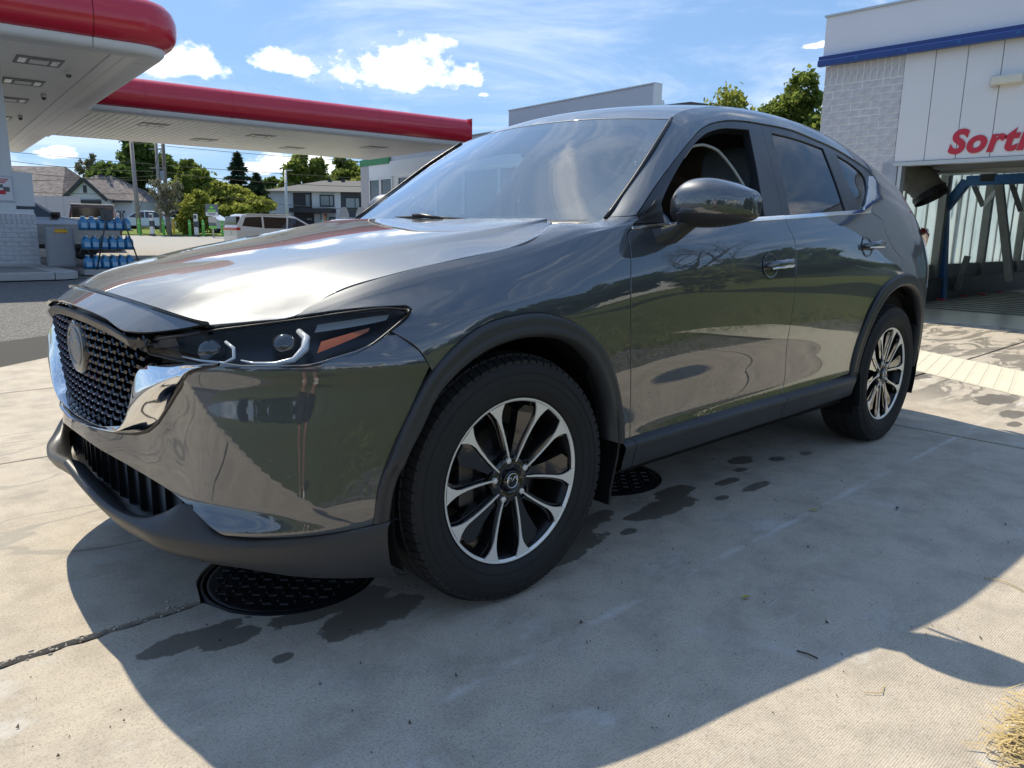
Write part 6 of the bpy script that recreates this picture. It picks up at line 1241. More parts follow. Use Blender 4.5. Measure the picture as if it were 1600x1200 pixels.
# ---- door frames, glass, chrome strip
frame_f = [TR['gapA'][-1]]+Sm[:si[8]+1]+TR['belt'][:bi[3]+1][::-1][:-1]
both('window_frame', lambda m: panel_mesh('panel', SIDE, frame_f, holes=[TR['openF']], off=-.006, gap=.001, depth=.035, mirror=m), SATIN, DOORF)
frame_r = Sm[si[8]:]+TR['qchrome_o'][1:]+TR['belt'][bi[3]:][::-1]
both('window_frame', lambda m: panel_mesh('panel', SIDE, frame_r, holes=[TR['glassR'], TR['glassQ']], off=-.006, gap=.001, depth=.02, mirror=m), SATIN, DOORR)
both('rear_window_pane', lambda m: panel_mesh('panel', SIDE, TR['glassR'], off=-.012, gap=-.004, rim=False, mirror=m), PRIV, DOORR)
both('quarter_window_pane', lambda m: panel_mesh('panel', SIDE, TR['glassQ'], off=-.012, gap=-.004, rim=False, mirror=m), PRIV, DOORR)
part('window_pane', panel_mesh('panel', SIDE, TR['openF'], off=-.012, gap=-.004, rim=False, mirror=True), glass('front_door_glass', (.62, .70, .68), 1.0, 1.5, gain=1.0), DOORF[1])
both('quarter_chrome', lambda m: panel_mesh('panel', SIDE, TR['qchrome'], off=.003, gap=0, step=.012, mirror=m), CHROME, DOORR)
def strip(pts, h, off):
    P = smooth_outline(pts, .03, closed=False); up = P+[0, h]; return np.concatenate([P-[0, .004], up[::-1]])
b_ = TR['belt']
both('belt_moulding', lambda m: panel_mesh('panel', SIDE, strip(b_[:bi[3]+1], .009, 0), off=.004, gap=0, step=.012, mirror=m, raw=True), CHROME, DOORF)
both('belt_moulding', lambda m: panel_mesh('panel', SIDE, strip(b_[bi[3]:]+[TR['qchrome_o'][-1]], .008, 0), off=.004, gap=0, step=.012, mirror=m, raw=True), CHROME, DOORR)
# door mirror sail
both('mirror_sail', lambda m: panel_mesh('panel', SIDE, [[.55, at_uv(.55, 1.105)], [.60, at_uv(.60, 1.135)], [.68, at_uv(.68, 1.185)], [.70, at_uv(.70, 1.18)], [.705, at_uv(.705, 1.112)]], off=-.001, gap=0, mirror=m), BLACKP, DOORF)
# handles: a dished cup in the skin and a bar with chrome edge
for (hx, hz, tilt, D) in ((1.375, .957, .05, DOORF), (2.30, 1.030, .03, DOORR)):
    g = Geo(); v0 = at_uv(hx, hz); q = SIDE.at([[hx, v0]])[0]; nrm = SIDE.normal([[hx, v0]])[0]
    rows = []
    for r, dpt in ((1.0, .003), (.93, .0035), (.8, -.001), (.5, -.010), (.0, -.013)):
        row = []
        for j in range(24):
            a = 2*math.pi*j/24; x = hx-.045+.062*r*math.cos(a); z = hz+.048*r*math.sin(a)
            row.append(tuple(SIDE.at([[x, at_uv(x, z)]])[0]+nrm*dpt))
        rows.append(row)
    g.loft(rows, True); bothgeo('handle_cup', g, PAINT, D)
    g = Geo(); rows = []
    for t in np.linspace(0, 1, 13):
        x = hx-.085+.20*t; z = hz+.004+tilt*(t-.4)*.2; w = .015*(1-abs(2*t-1)**6)**.5+.002; lift = .030*(1-abs(2*t-1)**4)+.006
        c = SIDE.at([[x, at_uv(x, z)]])[0]+nrm*lift
        rows.append([(c[0], c[1]+.011*math.cos(a)*nrm[1]*-1*-1, c[2]+w*math.sin(a)) for a in np.linspace(0, 2*math.pi, 10, endpoint=False)])
    g.loft(rows, True); n = len(rows[0]); g.F += [tuple(range(n))[::-1], tuple((len(rows)-1)*n+i for i in range(n))]; g.S += [True, True]
    bothgeo('door_handle', g, PAINT, D, fixn=True)
    g = Geo(); pts = []
    for t in np.linspace(.06, .97, 10):
        x = hx-.085+.20*t; z = hz-.009+tilt*(t-.4)*.2; lift = .030*(1-abs(2*t-1)**4)+.012
        pts.append(tuple(SIDE.at([[x, at_uv(x, z)]])[0]+nrm*lift))
    g.tube(pts, .0048, 6); bothgeo('handle_trim', g, CHROME, D)

# ---- bonnet, nose, roof, windscreen as lofts
def full(P):                                        # mirror columns about the centre line (columns start at y=0 and go to the left side)
    P = np.array(P, float); R = P[:, :0:-1]*[1, -1, 1]; return np.concatenate([R, P], 1)
def loft_patch(P):
    P = full(P); ref = P[len(P)//2]; V = np.concatenate([[0], np.cumsum(np.linalg.norm(np.diff(ref, axis=0), axis=1))])
    refu = P[:, P.shape[1]//2]; U = np.concatenate([[0], np.cumsum(np.linalg.norm(np.diff(refu, axis=0), axis=1))])
    return Patch(U, V, P)
E_ = [(-.737, .60, .842), (-.645, .648, .850), (-.563, .686, .860), (-.452, .697, .916), (-.324, .742, .956), (-.138, .782, .995), (.06, .799, 1.029), (.19, .779, 1.063), (.316, .722, 1.099)]
CX = [-.836, -.75, -.66, -.55, -.40, -.20, .06, .25, .44]
CZ = [.890, .924, .951, .975, 1.003, 1.035, 1.074, 1.099, 1.119]
CRY = [.40, .415, .43, .45, .475, .515, .57, .61, .64]
rows = []
for i, (ex, ey, ez) in enumerate(E_):
    cx, cz, cy = CX[i], CZ[i], CRY[i]; row = []
    def pt(y, q, d=0):
        f = (y/ey)**2
        if i == 0: x = -.836+.215*y*y+.17*y**4; z = .890-.133*y*y; return (x, -y, z)
        return (cx+(ex-cx)*f, -y, cz+(ez-cz)*q+d)
    drop = cz-ez
    row += [pt(0, 0), pt(cy*.5, .02), pt(cy*.85, .06), pt(cy-.018, .10), pt(cy+.018, .135)]
    m1 = cy+(ey-cy)*.38; m2 = cy+(ey-cy)*.72
    row += [pt(m1, .40 if i else 0, -.003), pt(m2, .72 if i else 0, -.003), pt(ey-.012, .97), (ex, -ey, ez)]
    rows.append(row)
HOODP = loft_patch(rows)
hu, hv = HOODP.U, HOODP.V
def edge_uv():
    a = [[hu[0], v] for v in hv]; b = [[u, hv[-1]] for u in hu[1:]]; c = [[hu[-1], v] for v in hv[::-1][1:]]; d = [[u, hv[0]] for u in hu[::-1][1:-1]]
    return a+b+c+d
part('hood', panel_mesh('panel', HOODP, edge_uv(), step=.03, gap=.0015, depth=.010, flip=True), PAINT)
ny_ = [0, .15, .30, .40, .45, .52, .60]
seamp = [(-.836+.215*y*y+.17*y**4, -y, .890-.133*y*y) for y in ny_]
frontp = [(-.903, 0, .853), (-.897, -.15, .848), (-.880, -.30, .832), (-.866, -.405, .812), (-.838, -.455, .811), (-.790, -.525, .822), (-.741, -.602, .839)]
NOSEP = loft_patch([[tuple(np.array(s)+(np.array(f)-np.array(s))*t+np.array([-.010, 0, .008])*0) for i, (s, f) in enumerate(zip(seamp, frontp))] for t in (0, .35, .7, 1)])
def rect_uv(p): return [[p.U[0], v] for v in p.V]+[[u, p.V[-1]] for u in p.U[1:]]+[[p.U[-1], v] for v in p.V[::-1][1:]]+[[u, p.V[0]] for u in p.U[::-1][1:-1]]
part('nose_panel', panel_mesh('panel', NOSEP, rect_uv(NOSEP), step=.025, gap=.0015, depth=.010, flip=True), PAINT)
g = Geo(); g.tube([(x, y, z-.006) for x, y, z in [(a, -b, c) for a, b, c in seamp[::-1]][:-1]+seamp], .0055, 6); part('seam_dark_strip', g.mesh('seam_dark_strip'), BLACKP)  # black strip added in the bonnet seam, standing for the gap's shade
g = Geo(); fr = np.array([frontp[i] for i in range(6)]); L_ = [(x, -y, z) for x, y, z in fr[::-1]][:-1]+[tuple(q) for q in fr]
rows = [[(x+.002, y, z-.010) for x, y, z in L_], [(x-.004, y, z-.014) for x, y, z in L_], [(x+.004, y, z-.036) for x, y, z in L_], [(x+.05, y, z-.040) for x, y, z in L_], [(x+.06, y, z-.008) for x, y, z in L_]]
g.loft(rows[::-1], smooth=False); part('nose_trim', g.mesh('nose_trim', bevel=.002), SATIN)

def pane(xc, zc, xe, ye, ze, p=2.2): return [(xc+(xe-xc)*f**p, -ye*f, zc+(ze-zc)*f**p) for f in (0, .2, .4, .6, .8, .92, 1)]
WS_R = [pane(.42, 1.078, .475, .763, 1.095), pane(.62, 1.252, .695, .716, 1.257), pane(.79, 1.397, .87, .670, 1.388), pane(.965, 1.528, 1.03, .617, 1.496)]
WSP = loft_patch(WS_R)
part('windshield', panel_mesh('panel', WSP, rect_uv(WSP), step=.05, gap=.002, depth=.006, flip=True), WSGLASS)
wu, wv = WSP.U, WSP.V
ins = [[wu[0]+.115, wv[0]+.20], [wu[0]+.10, 0*wv[0]+.5*(wv[0]+wv[-1])], [wu[0]+.115, wv[-1]-.20], [wu[0]+.16, wv[-1]-.10], [wu[0]+.24, wv[-1]-.068], [wu[-1]-.11, wv[-1]-.062], [wu[-1]-.05, wv[-1]-.13], [wu[-1]-.04, .5*(wv[0]+wv[-1])], [wu[-1]-.05, wv[0]+.13], [wu[-1]-.11, wv[0]+.062], [wu[0]+.24, wv[0]+.068], [wu[0]+.16, wv[0]+.10]]
part('frit_band', panel_mesh('panel', WSP, rect_uv(WSP), step=.04, gap=.004, off=-.006, holes=[ins], rim=False, flip=True), DARK)
RF = [pane(.965, 1.530, 1.03, .617, 1.498), pane(1.12, 1.588, 1.17, .589, 1.543), pane(1.32, 1.627, 1.36, .567, 1.587), pane(1.65, 1.655, 1.67, .549, 1.618), pane(2.0, 1.661, 2.0, .551, 1.617), pane(2.35, 1.648, 2.33, .561, 1.595), pane(2.70, 1.617, 2.66, .583, 1.533), pane(3.0, 1.578, 2.94, .598, 1.466), pane(3.25, 1.535, 3.18, .600, 1.392), pane(3.40, 1.500, 3.34, .590, 1.325)]
ROOFP = loft_patch(RF)
part('roof', panel_mesh('panel', ROOFP, rect_uv(ROOFP), step=.05, gap=.004, depth=.02, flip=True), PAINT)
part('headliner', grid_mesh('headliner', ROOFP, 14, 12, off=-.045, flip=True, u=(.12, ROOFP.U[-1])), TRIMG)
# pillar moulding beside the windscreen
g = Geo(); pts = [tuple(WSP.at([[u, wv[-1]]])[0]+np.array([.004, -.010, .006])) for u in np.linspace(wu[0]+.03, wu[-1], 14)]
g.tube(pts, .0065, 6); bothgeo('pillar_moulding', g, BLACKP)
# tail: hatch, bumper, lamps
TAILW = [0, .2, .4, .55, .66, .72, .765]
TAILX = [3.66, 3.65, 3.62, 3.57, 3.51, 3.465, 3.42]
lev = [(.30, -.03, 1), (.42, 0, 1), (.62, .01, 1), (.80, -.04, 1), (.95, -.06, .99), (1.08, -.075, .955), (1.22, -.13, .88), (1.36, -.21, .79), (1.47, -.27, .74)]
TAILP = loft_patch([[(x+dx*(1-.75*(w/.765)**2), -w*k, z-max(0, z-1.22)*.62*(w/.765)**2) for w, x in zip(TAILW, TAILX)] for z, dx, k in lev])
part('tailgate', panel_mesh('panel', TAILP, [[TAILP.U[3]-.05, v] for v in TAILP.V]+[[TAILP.U[-1], v] for v in TAILP.V[::-1]], step=.05, holes=[[[TAILP.U[5]+.03, TAILP.V[2]], [TAILP.U[5]+.03, TAILP.V[-3]], [TAILP.U[-1]-.04, TAILP.V[-3]], [TAILP.U[-1]-.04, TAILP.V[2]]]]), PAINT)
part('rear_window', panel_mesh('panel', TAILP, [[TAILP.U[5]+.03, TAILP.V[2]], [TAILP.U[5]+.03, TAILP.V[-3]], [TAILP.U[-1]-.04, TAILP.V[-3]], [TAILP.U[-1]-.04, TAILP.V[2]]], step=.05, off=-.008, rim=False), PRIV)
part('rear_bumper', panel_mesh('panel', TAILP, [[TAILP.U[0], v] for v in TAILP.V]+[[TAILP.U[3]-.05, v] for v in TAILP.V[::-1]], step=.05), CLAD)
g = Geo(); rows = []
for (x, y, z0, z1) in ((3.17, .835, 1.085, 1.135), (3.26, .822, 1.06, 1.135), (3.34, .79, 1.01, 1.125), (3.43, .735, .975, 1.10), (3.52, .64, .97, 1.08), (3.57, .52, .98, 1.065)):
    rows.append([(x, -y+.03, z0), (x+.012, -y-.006, z0+.01), (x+.014, -y-.012, (z0+z1)/2), (x+.008, -y-.002, z1-.008), (x, -y+.03, z1)])
g.loft(rows); bothgeo('tail_light', g, RED)
g = Geo(); rows = []
for y in np.linspace(-.56, .56, 15):
    z = 1.515-.10*(y/.56)**2-.06*(abs(y)/.56)**6; rows.append([(3.28, y, z-.005), (3.52-.12*(y/.56)**2, y, z-.035), (3.51-.12*(y/.56)**2, y, z-.055), (3.28, y, z-.05)])
g.loft(rows, True); part('roof_spoiler', g.mesh('roof_spoiler', fixn=True), PAINT)
g = Geo(); rows = []
for t in np.linspace(0, 1, 8):
    rows.append([(2.86+.02+.20*t, sg*.012*(1-t)+0, 1.60-.012*t+hh*.075*(1-(1-t)**2*.9 if 0 else (t**.6)*(1 if t < .95 else .8))) for sg, hh in ((-1, 0), (-.6, 1), (.6, 1), (1, 0))])
g.loft(rows); part('roof_antenna', g.mesh('roof_antenna'), PAINT)

# ---- front bumper
cc = [[FRONT.U[0], .534]]
bump_out = cc+TR['bumper']+[[FRONT.U[0], .492]]
both('front_bumper', lambda m: panel_mesh('panel', FRONT, bump_out, step=.0085, gap=.002, depth=.03, mirror=m), PAINT)
# lower valance lip
VAL = [(0, [(-0.878, 0.347), (-0.908, 0.392), (-0.928, 0.403), (-0.95, 0.402), (-0.953, 0.392), (-0.9479, 0.3795), (-0.932, 0.352), (-0.862, 0.317)]), (0.14, [(-0.875, 0.325), (-0.905, 0.37), (-0.9235, 0.379), (-0.944, 0.376), (-0.947, 0.366), (-0.9442, 0.3589), (-0.931, 0.338), (-0.861, 0.303)]), (0.26, [(-0.865, 0.303), (-0.895, 0.348), (-0.9145, 0.3585), (-0.936, 0.357), (-0.939, 0.347), (-0.9348, 0.3381), (-0.92, 0.315), (-0.85, 0.28)]), (0.35, [(-0.853, 0.291), (-0.883, 0.336), (-0.9025, 0.348), (-0.924, 0.348), (-0.927, 0.338), (-0.9228, 0.3264), (-0.908, 0.3), (-0.838, 0.265)]), (0.45, [(-0.835, 0.302), (-0.865, 0.347), (-0.884, 0.35), (-0.905, 0.341), (-0.908, 0.331), (-0.9034, 0.3181), (-0.888, 0.29), (-0.818, 0.255)]), (0.53, [(-0.823, 0.36), (-0.843, 0.38), (-0.8625, 0.364), (-0.884, 0.336), (-0.887, 0.326), (-0.8837, 0.3135), (-0.87, 0.286), (-0.8, 0.251)]), (0.577, [(-0.806, 0.382), (-0.826, 0.402), (-0.842, 0.375), (-0.86, 0.336), (-0.863, 0.326), (-0.8611, 0.3122), (-0.849, 0.283), (-0.779, 0.248)]), (0.62, [(-0.777, 0.381), (-0.797, 0.377), (-0.8135, 0.361), (-0.832, 0.333), (-0.835, 0.323), (-0.8335, 0.3092), (-0.822, 0.28), (-0.752, 0.245)]), (0.655, [(-0.754, 0.353), (-0.774, 0.349), (-0.7885, 0.3455), (-0.805, 0.33), (-0.808, 0.32), (-0.807, 0.3053), (-0.796, 0.275), (-0.726, 0.24)]), (0.705, [(-0.713, 0.342), (-0.733, 0.338), (-0.7455, 0.337), (-0.76, 0.324), (-0.763, 0.314), (-0.7615, 0.2988), (-0.75, 0.268), (-0.68, 0.233)]), (0.78, [(-0.632, 0.342), (-0.652, 0.338), (-0.661, 0.337), (-0.672, 0.324), (-0.675, 0.314), (-0.6735, 0.2907), (-0.662, 0.25), (-0.592, 0.215)]), (0.85, [(-0.513, 0.346), (-0.533, 0.342), (-0.542, 0.342), (-0.553, 0.33), (-0.556, 0.32), (-0.5554, 0.2877), (-0.545, 0.236), (-0.475, 0.201)]), (0.895, [(-0.403, 0.357), (-0.423, 0.353), (-0.4295, 0.3535), (-0.438, 0.342), (-0.441, 0.332), (-0.4404, 0.2898), (-0.43, 0.226), (-0.36, 0.191)])]
vw = [v[0] for v in VAL]; VP = np.array([[(x, -w, z) for x, z in pr] for w, pr in VAL])
VALP = Patch(np.concatenate([[0], np.cumsum(np.hypot(np.diff(vw), np.diff(VP[:, 3, 0])))]), np.concatenate([[0], np.cumsum(np.linalg.norm(np.diff(VP[4], axis=0), axis=1))]), VP)
both('lower_valance', lambda m: grid_mesh('lower_valance', VALP, 60, 26, mirror=m, flip=True), CLAD)
# dark lower intake with vertical ribs
g = Geo(); rows = []
for w in np.linspace(0, .62, 14):
    x = float(np.interp(w, FB_W, FB_X))+.07; ixz = np.array([[q[0], q[1][1][0], q[1][1][1]] for q in VAL]); rows.append([(x, -w, .53), (x+.005, -w, .30), (float(np.interp(w, ixz[:, 0], ixz[:, 1]))+.025, -w, float(np.interp(w, ixz[:, 0], ixz[:, 2]))-.06)])
g.loft(rows)
for w in np.linspace(.04, .56, 8):
    x = float(np.interp(w, FB_W, FB_X))+.03; g.box((x+.03, -w-.004, .30), (x+.09, -w+.004, .425-.10*max(0, w-.3)))
bothgeo('lower_intake', g, BLACKP)
# ---- grille: black mesh blades on a dark backing, chrome wing, badge
def gx(y, z): return -.862+.22*y*y+(.53-z)*.06
GR = part('grille', None, None)
g = Geo(); rows = [[(gx(y, z)+.045, y, z) for z in np.linspace(.50, .83, 6)] for y in np.linspace(-.62, .62, 21)]
g.loft(rows); part('grille_backing', g.mesh('b'), DARK, GR)
def half_w(z): return float(np.interp(z, [.53, .56, .60, .66, .72, .76, .80, .84], [.17, .30, .345, .372, .395, .45, .50, .50]))
g = Geo(); r_ = 0
for z in np.arange(.540, .815, .0235):
    n = 0
    for y in np.arange(-.54+(.0235 if r_ % 2 else 0), .56, .047):
        if abs(y) > half_w(z)+.01: continue
        if math.hypot(y/.085, (z-.735)/.072) < .9: continue
        x = gx(y, z); w = .0225; h = .0042
        prof = [(-w, .0075), (-w*.55, -.002), (0, -.0035), (w*.55, -.002), (w, .0075)]
        V = []
        for (dy, dz) in prof:
            V += [(x-.012, y+dy, z+dz+h), (x-.016, y+dy, z+dz-h*.2), (x-.010, y+dy, z+dz-h*1.3), (x+.03, y+dy, z+dz-h), (x+.03, y+dy, z+dz+h)]
        F = [(i*5+j, (i+1)*5+j, (i+1)*5+(j+1) % 5, i*5+(j+1) % 5) for i in range(4) for j in range(5)]
        g.add(V, F, False)
    r_ += 1
part('grille_mesh', g.mesh('grille_mesh', fixn=True), GLOSSB, GR)
# chrome wing: inner edge, inner face, ridge, outer edge
W_in = [(0, .540), (.10, .540), (.20, .543), (.29, .553), (.335, .575), (.352, .60), (.368, .65), (.380, .70), (.392, .738), (.440, .748), (.50, .752), (.57, .755), (.64, .757), (.692, .760)]
W_out = [(0, .527), (.135, .527), (.231, .527), (.325, .533), (.391, .546), (.447, .574), (.484, .609), (.522, .640), (.563, .674), (.600, .708), (.626, .735), (.650, .748), (.675, .755), (.697, .761)]
co = [(0, float(FRONT.at([TR['chrome_out'][0]])[0][2])-.004)]+[(-float(q[1]), float(q[2])) for q in FRONT.at(TR['chrome_out'])]; cox = np.array([float(FRONT.at([[0, co[0][1]]])[0][0])]+[float(q[0]) for q in FRONT.at(TR['chrome_out'])])
cd = np.concatenate([[0], np.cumsum(np.hypot(*np.diff(np.array(co), axis=0).T))]); cs = np.linspace(0, cd[-1], len(W_in)); W_out = list(zip(np.interp(cs, cd, [c[0] for c in co]), np.interp(cs, cd, [c[1] for c in co]))); W_ox = np.interp(cs, cd, cox)
W_d = np.concatenate([[0], np.cumsum(np.hypot(*np.diff(np.array(W_in), axis=0).T))]); W_in = list(zip(np.interp(np.linspace(0, 1, len(W_in)), W_d/W_d[-1], [c[0] for c in W_in]), np.interp(np.linspace(0, 1, len(W_in)), W_d/W_d[-1], [c[1] for c in W_in])))
rows = []
for ix_, (a, b) in enumerate(zip(W_in, W_out)):
    def fx(y): return float(np.interp(y, FB_W, FB_X))
    mid = ((a[0]*.45+b[0]*.55), (a[1]*.45+b[1]*.55)); k = min(1, math.hypot(a[0]-b[0], a[1]-b[1])/.05)
    xi, xm, xo = min(gx(a[0], a[1]), fx(a[0])+.05), fx(mid[0])-.006*k, W_ox[ix_]-.006
    q = [(xi+.03, a[0], a[1]), (xi-.008 if k > .5 else fx(a[0])-.006, a[0]+(b[0]-a[0])*.10, a[1]+(b[1]-a[1])*.10), ((xm*.7+xi*.3)-.006*k, a[0]+(b[0]-a[0])*.40, a[1]+(b[1]-a[1])*.40), (xm-.004*k, a[0]+(b[0]-a[0])*.72, a[1]+(b[1]-a[1])*.72), (xo-.004, b[0]-(b[0]-a[0])*.06, b[1]-(b[1]-a[1])*.06), (xo+.010, b[0], b[1])]
    rows.append([(x, -y, z) for x, y, z in q])
P = np.array(rows); U = np.concatenate([[0], np.cumsum(np.linalg.norm(np.diff(P[:, 3], axis=0), axis=1))]); WINGP = Patch(U, [0, 1, 2, 3, 4, 5], P)
for m in (False, True): part('chrome_wing', grid_mesh('w', WINGP, 70, 26, mirror=m, flip=True), CHROME, GR)
g = Geo(); g.tube([(xo+.002, -b[0], b[1]-.001) for b, xo in zip(W_out, W_ox)], .0055, 6, False); bothgeo('wing_gap', g, BLACKP, GR)
# badge: flat dark oval with a ring and a winged stroke
EC = np.array([-.888, 0, .733]); g = Geo(); rows = []
for r, d in ((1.0, .030), (1.0, .004), (.94, -.003), (.86, -.004)):
    rows.append([(EC[0]+d+(.02*math.sin(a)*-1*r*0), EC[1]+.094*r*math.cos(a), EC[2]+.079*r*math.sin(a)) for a in np.linspace(0, 2*math.pi, 48, endpoint=False)])
g.loft(rows, True); part('badge_rim', g.mesh('badge_rim', fixn=True), GLOSSB, GR)
BADGE = simple('badge_grey', (.30, .30, .29), .34, .35, .2)
g = Geo(); g.loft([[(EC[0]-.0035, .0808*math.cos(a), EC[2]+.0678*math.sin(a)) for a in np.linspace(0, 2*math.pi, 48, endpoint=False)], [(EC[0]-.007, .03*math.cos(a), EC[2]+.025*math.sin(a)) for a in np.linspace(0, 2*math.pi, 48, endpoint=False)], [(EC[0]-.0075, .0005*math.cos(a), EC[2]+.0005*math.sin(a)) for a in np.linspace(0, 2*math.pi, 48, endpoint=False)]], True)
part('badge_face', g.mesh('badge_face', fixn=True), BADGE, GR)
def winged_badge(cx, cy, cz, rw, rh, r, axis):
    """oval ring with a V-shaped wing stroke, drawn as thin rods; axis x or y is the facing direction"""
    def P(u, v): return (cx, u*rw, cz+v*rh) if axis == 'x' else (cx+u*rw, cy, cz+v*rh)
    g = Geo(); ring = [P(math.cos(a), math.sin(a)) for a in np.linspace(0, 2*math.pi, 41)]
    g.tube(ring, r, 5, False)
    for s in (-1, 1):
        g.tube([P(s*.97, .12), P(s*.70, .42), P(s*.42, .50), P(s*.20, .25), P(0, -.12)], [r*.6, r, r*1.1, r, r*.8], 5)
        g.tube([P(s*.70, .42), P(s*.86, -.05), P(s*.80, -.45)], [r*.8, r*.7, r*.5], 5)
    return g
part('badge_emblem', winged_badge(EC[0]-.006, 0, EC[2], .064, .052, .003, 'x').mesh('e'), BADGE, GR)

# ---- headlamp
HT = [(-.842, .47, .800), (-.800, .535, .811), (-.737, .605, .828), (-.650, .652, .840), (-.566, .690, .850), (-.452, .768, .870), (-.385, .806, .878), (-.328, .842, .874)]
HB = [(-.838, .472, .766), (-.795, .575, .756), (-.752, .690, .753), (-.700, .744, .754), (-.640, .791, .755), (-.560, .833, .764), (-.470, .857, .790), (-.340, .852, .862)]
def lamp_rows(inset, bulge, shrink=0):
    R = []
    for t in (0, .33, .67, 1):
        row = []
        for (a, b) in zip(HT, HB):
            a, b = np.array(a), np.array(b); tt = shrink+t*(1-2*shrink); q = a+(b-a)*tt
            nrm = np.array([-.62, .72, .30]) if True else 0; nrm = nrm/np.linalg.norm(nrm)
            q = q+nrm*(bulge*math.sin(math.pi*tt)-inset); row.append((q[0], -q[1], q[2]))
        R.append(row)
    return np.array(R)
def lamp_patch(inset, bulge, shrink=0):
    P = lamp_rows(inset, bulge, shrink).transpose(1, 0, 2); U = np.concatenate([[0], np.cumsum(np.linalg.norm(np.diff(P[:, 1], axis=0), axis=1))]); return Patch(U, [0, .03, .06, .09], P)
LP, LI = lamp_patch(0, .012), lamp_patch(.050, .0)
HL = both('headlight', lambda m: grid_mesh('h', LI, 30, 8, mirror=m), LAMPG)
for o in HL: o.data.materials.clear(); o.data.materials.append(simple('lamp_housing', (.018, .018, .019), .35, .2, .1) if 'lamp_housing' not in MATS else MATS['lamp_housing'])
both('lamp_lens', lambda m: panel_mesh('l', LP, rect_uv(LP), step=.02, gap=.001, depth=.012, mirror=m), LENS, HL)
def rim_strip(m):
    g = Geo(); a = [tuple(q) for q in LP.at(np.array(smooth_outline(rect_uv(LP), .02)))]; g.tube(a+[a[0]], .0035, 6, False)
    return (mirror_geo(g) if m else g).mesh('rim')
both('lamp_bezel', rim_strip, BLACKP, HL)
def lamp_pt(u, v, inset=.02):
    a = LP.at([[u*LP.U[-1], v*.09]])[0]; b = LI.at([[u*LP.U[-1], v*.09]])[0]; d = (b-a)/max(1e-6, np.linalg.norm(b-a)); return a+d*inset
g = Geo(); g.tube([tuple(lamp_pt(u, v, .018)) for u, v in ((.13, .78), (.20, .84), (.30, .86), (.345, .74), (.35, .5), (.325, .32))], [.002, .003, .0036, .0042, .0045, .004], 8)
g.tube([tuple(lamp_pt(u, v, .018)) for u, v in ((.37, .80), (.42, .88), (.50, .90), (.575, .84), (.615, .64), (.61, .42), (.575, .24))], [.002, .0036, .0052, .0075, .0105, .010, .007], 8)
bothgeo('daytime_light', g, LAMPW, HL)
g = Geo()
for u in (.245, .52):
    c = lamp_pt(u, .52, .032); d = np.array([-.75, -.62, .1]); d /= np.linalg.norm(d)
    rot = Vector((0, 0, 1)).rotation_difference(Vector(d)).to_matrix().to_4x4()
    k = Geo(); k.lathe([(.030, -.03), (.030, 0), (.026, .004), (.022, .012), (.012, .019), (.0005, .021)], 20); k.xf(Matrix.Translation(Vector(c)) @ rot); g.add(k.V, k.F, True)
bothgeo('projector_lens', g, simple('projector_glass', (.10, .105, .11), .05, .7, .5), HL)
g = Geo(); rows = [[tuple(lamp_pt(u, v, .024)) for v in (lo, (lo+hi)/2, hi)] for u, lo, hi in ((.672, .52, .74), (.74, .47, .66), (.80, .43, .58), (.845, .42, .50))]
g.loft(rows); bothgeo('turn_reflector', g, ORANGE, HL)
g = Geo(); rows = [[tuple(lamp_pt(u, v, .03)) for v in (.12, .3)] for u in np.linspace(.63, .9, 8)]
g.loft(rows); bothgeo('lamp_louvre', g, simple('lamp_pattern', (.28, .28, .27), .5), HL)

# ---- arch cladding, sills
def arch(oxz, ixz, yo, yi):
    g = Geo(); n = 46
    def rs(P):
        P = smooth_outline(P, .012, corner=60, closed=False); d = np.concatenate([[0], np.cumsum(np.hypot(*np.diff(P, axis=0).T))]); t = np.linspace(0, d[-1], n); return np.stack([np.interp(t, d, P[:, 0]), np.interp(t, d, P[:, 1])], 1)
    O, I = rs(oxz), rs(ixz); rows = []
    for i in range(n):
        def surf(q): return -float(SIDE.at([[q[0], at_uv(q[0], q[1])]])[0][1]) if q[0] > -.44 else float(np.interp(q[0], [-.6, -.5, -.44], [.815, .862, .888]))
        wo = surf(O[i]); wi = max(wo, surf(I[i]) if 0 else wo); D = O[i]-I[i]
        rows.append([(O[i][0], -wo+.012, O[i][1]), (O[i][0], -wo-.006, O[i][1]), (O[i][0]-D[0]*.06, -wo-.010, O[i][1]-D[1]*.06), (O[i][0]-D[0]*.5, -wo-.014, O[i][1]-D[1]*.5), (O[i][0]-D[0]*.93, -wo-.013, O[i][1]-D[1]*.93), (I[i][0], -wo-.007, I[i][1]), (I[i][0]-D[0]*.02, -wo+.05, I[i][1]-D[1]*.02)])
    P = np.array(rows); return g, P
def raw_arch(name, O, I, flipn):
    g, P = arch(O, I, 0, 0); U = np.linspace(0, 1.6, len(P)); A = Patch(U, [0, .01, .015, .04, .065, .07, .12], P)
    return both(name, lambda m: grid_mesh(name, A, 90, 20, mirror=m, flip=flipn), CLAD)
raw_arch('arch_cladding', AFO, AFI, True)
ARO = [(2.235, .395), (2.262, .55), (2.30, .655), (2.36, .757), (2.44, .832), (2.55, .875), (2.70, .893), (2.84, .878), (2.96, .828), (3.06, .735), (3.13, .62), (3.165, .50), (3.175, .36)]
ARI = [(2.30, .395), (2.325, .54), (2.355, .63), (2.41, .715), (2.48, .775), (2.58, .817), (2.70, .832), (2.82, .818), (2.92, .775), (3.00, .70), (3.06, .60), (3.092, .50), (3.10, .36)]
raw_arch('arch_cladding', ARO, ARI, True)
SL = [(.462, .930, .392), (.60, .930, .395), (1.2, .932, .40), (1.8, .932, .402), (2.235, .930, .405)]
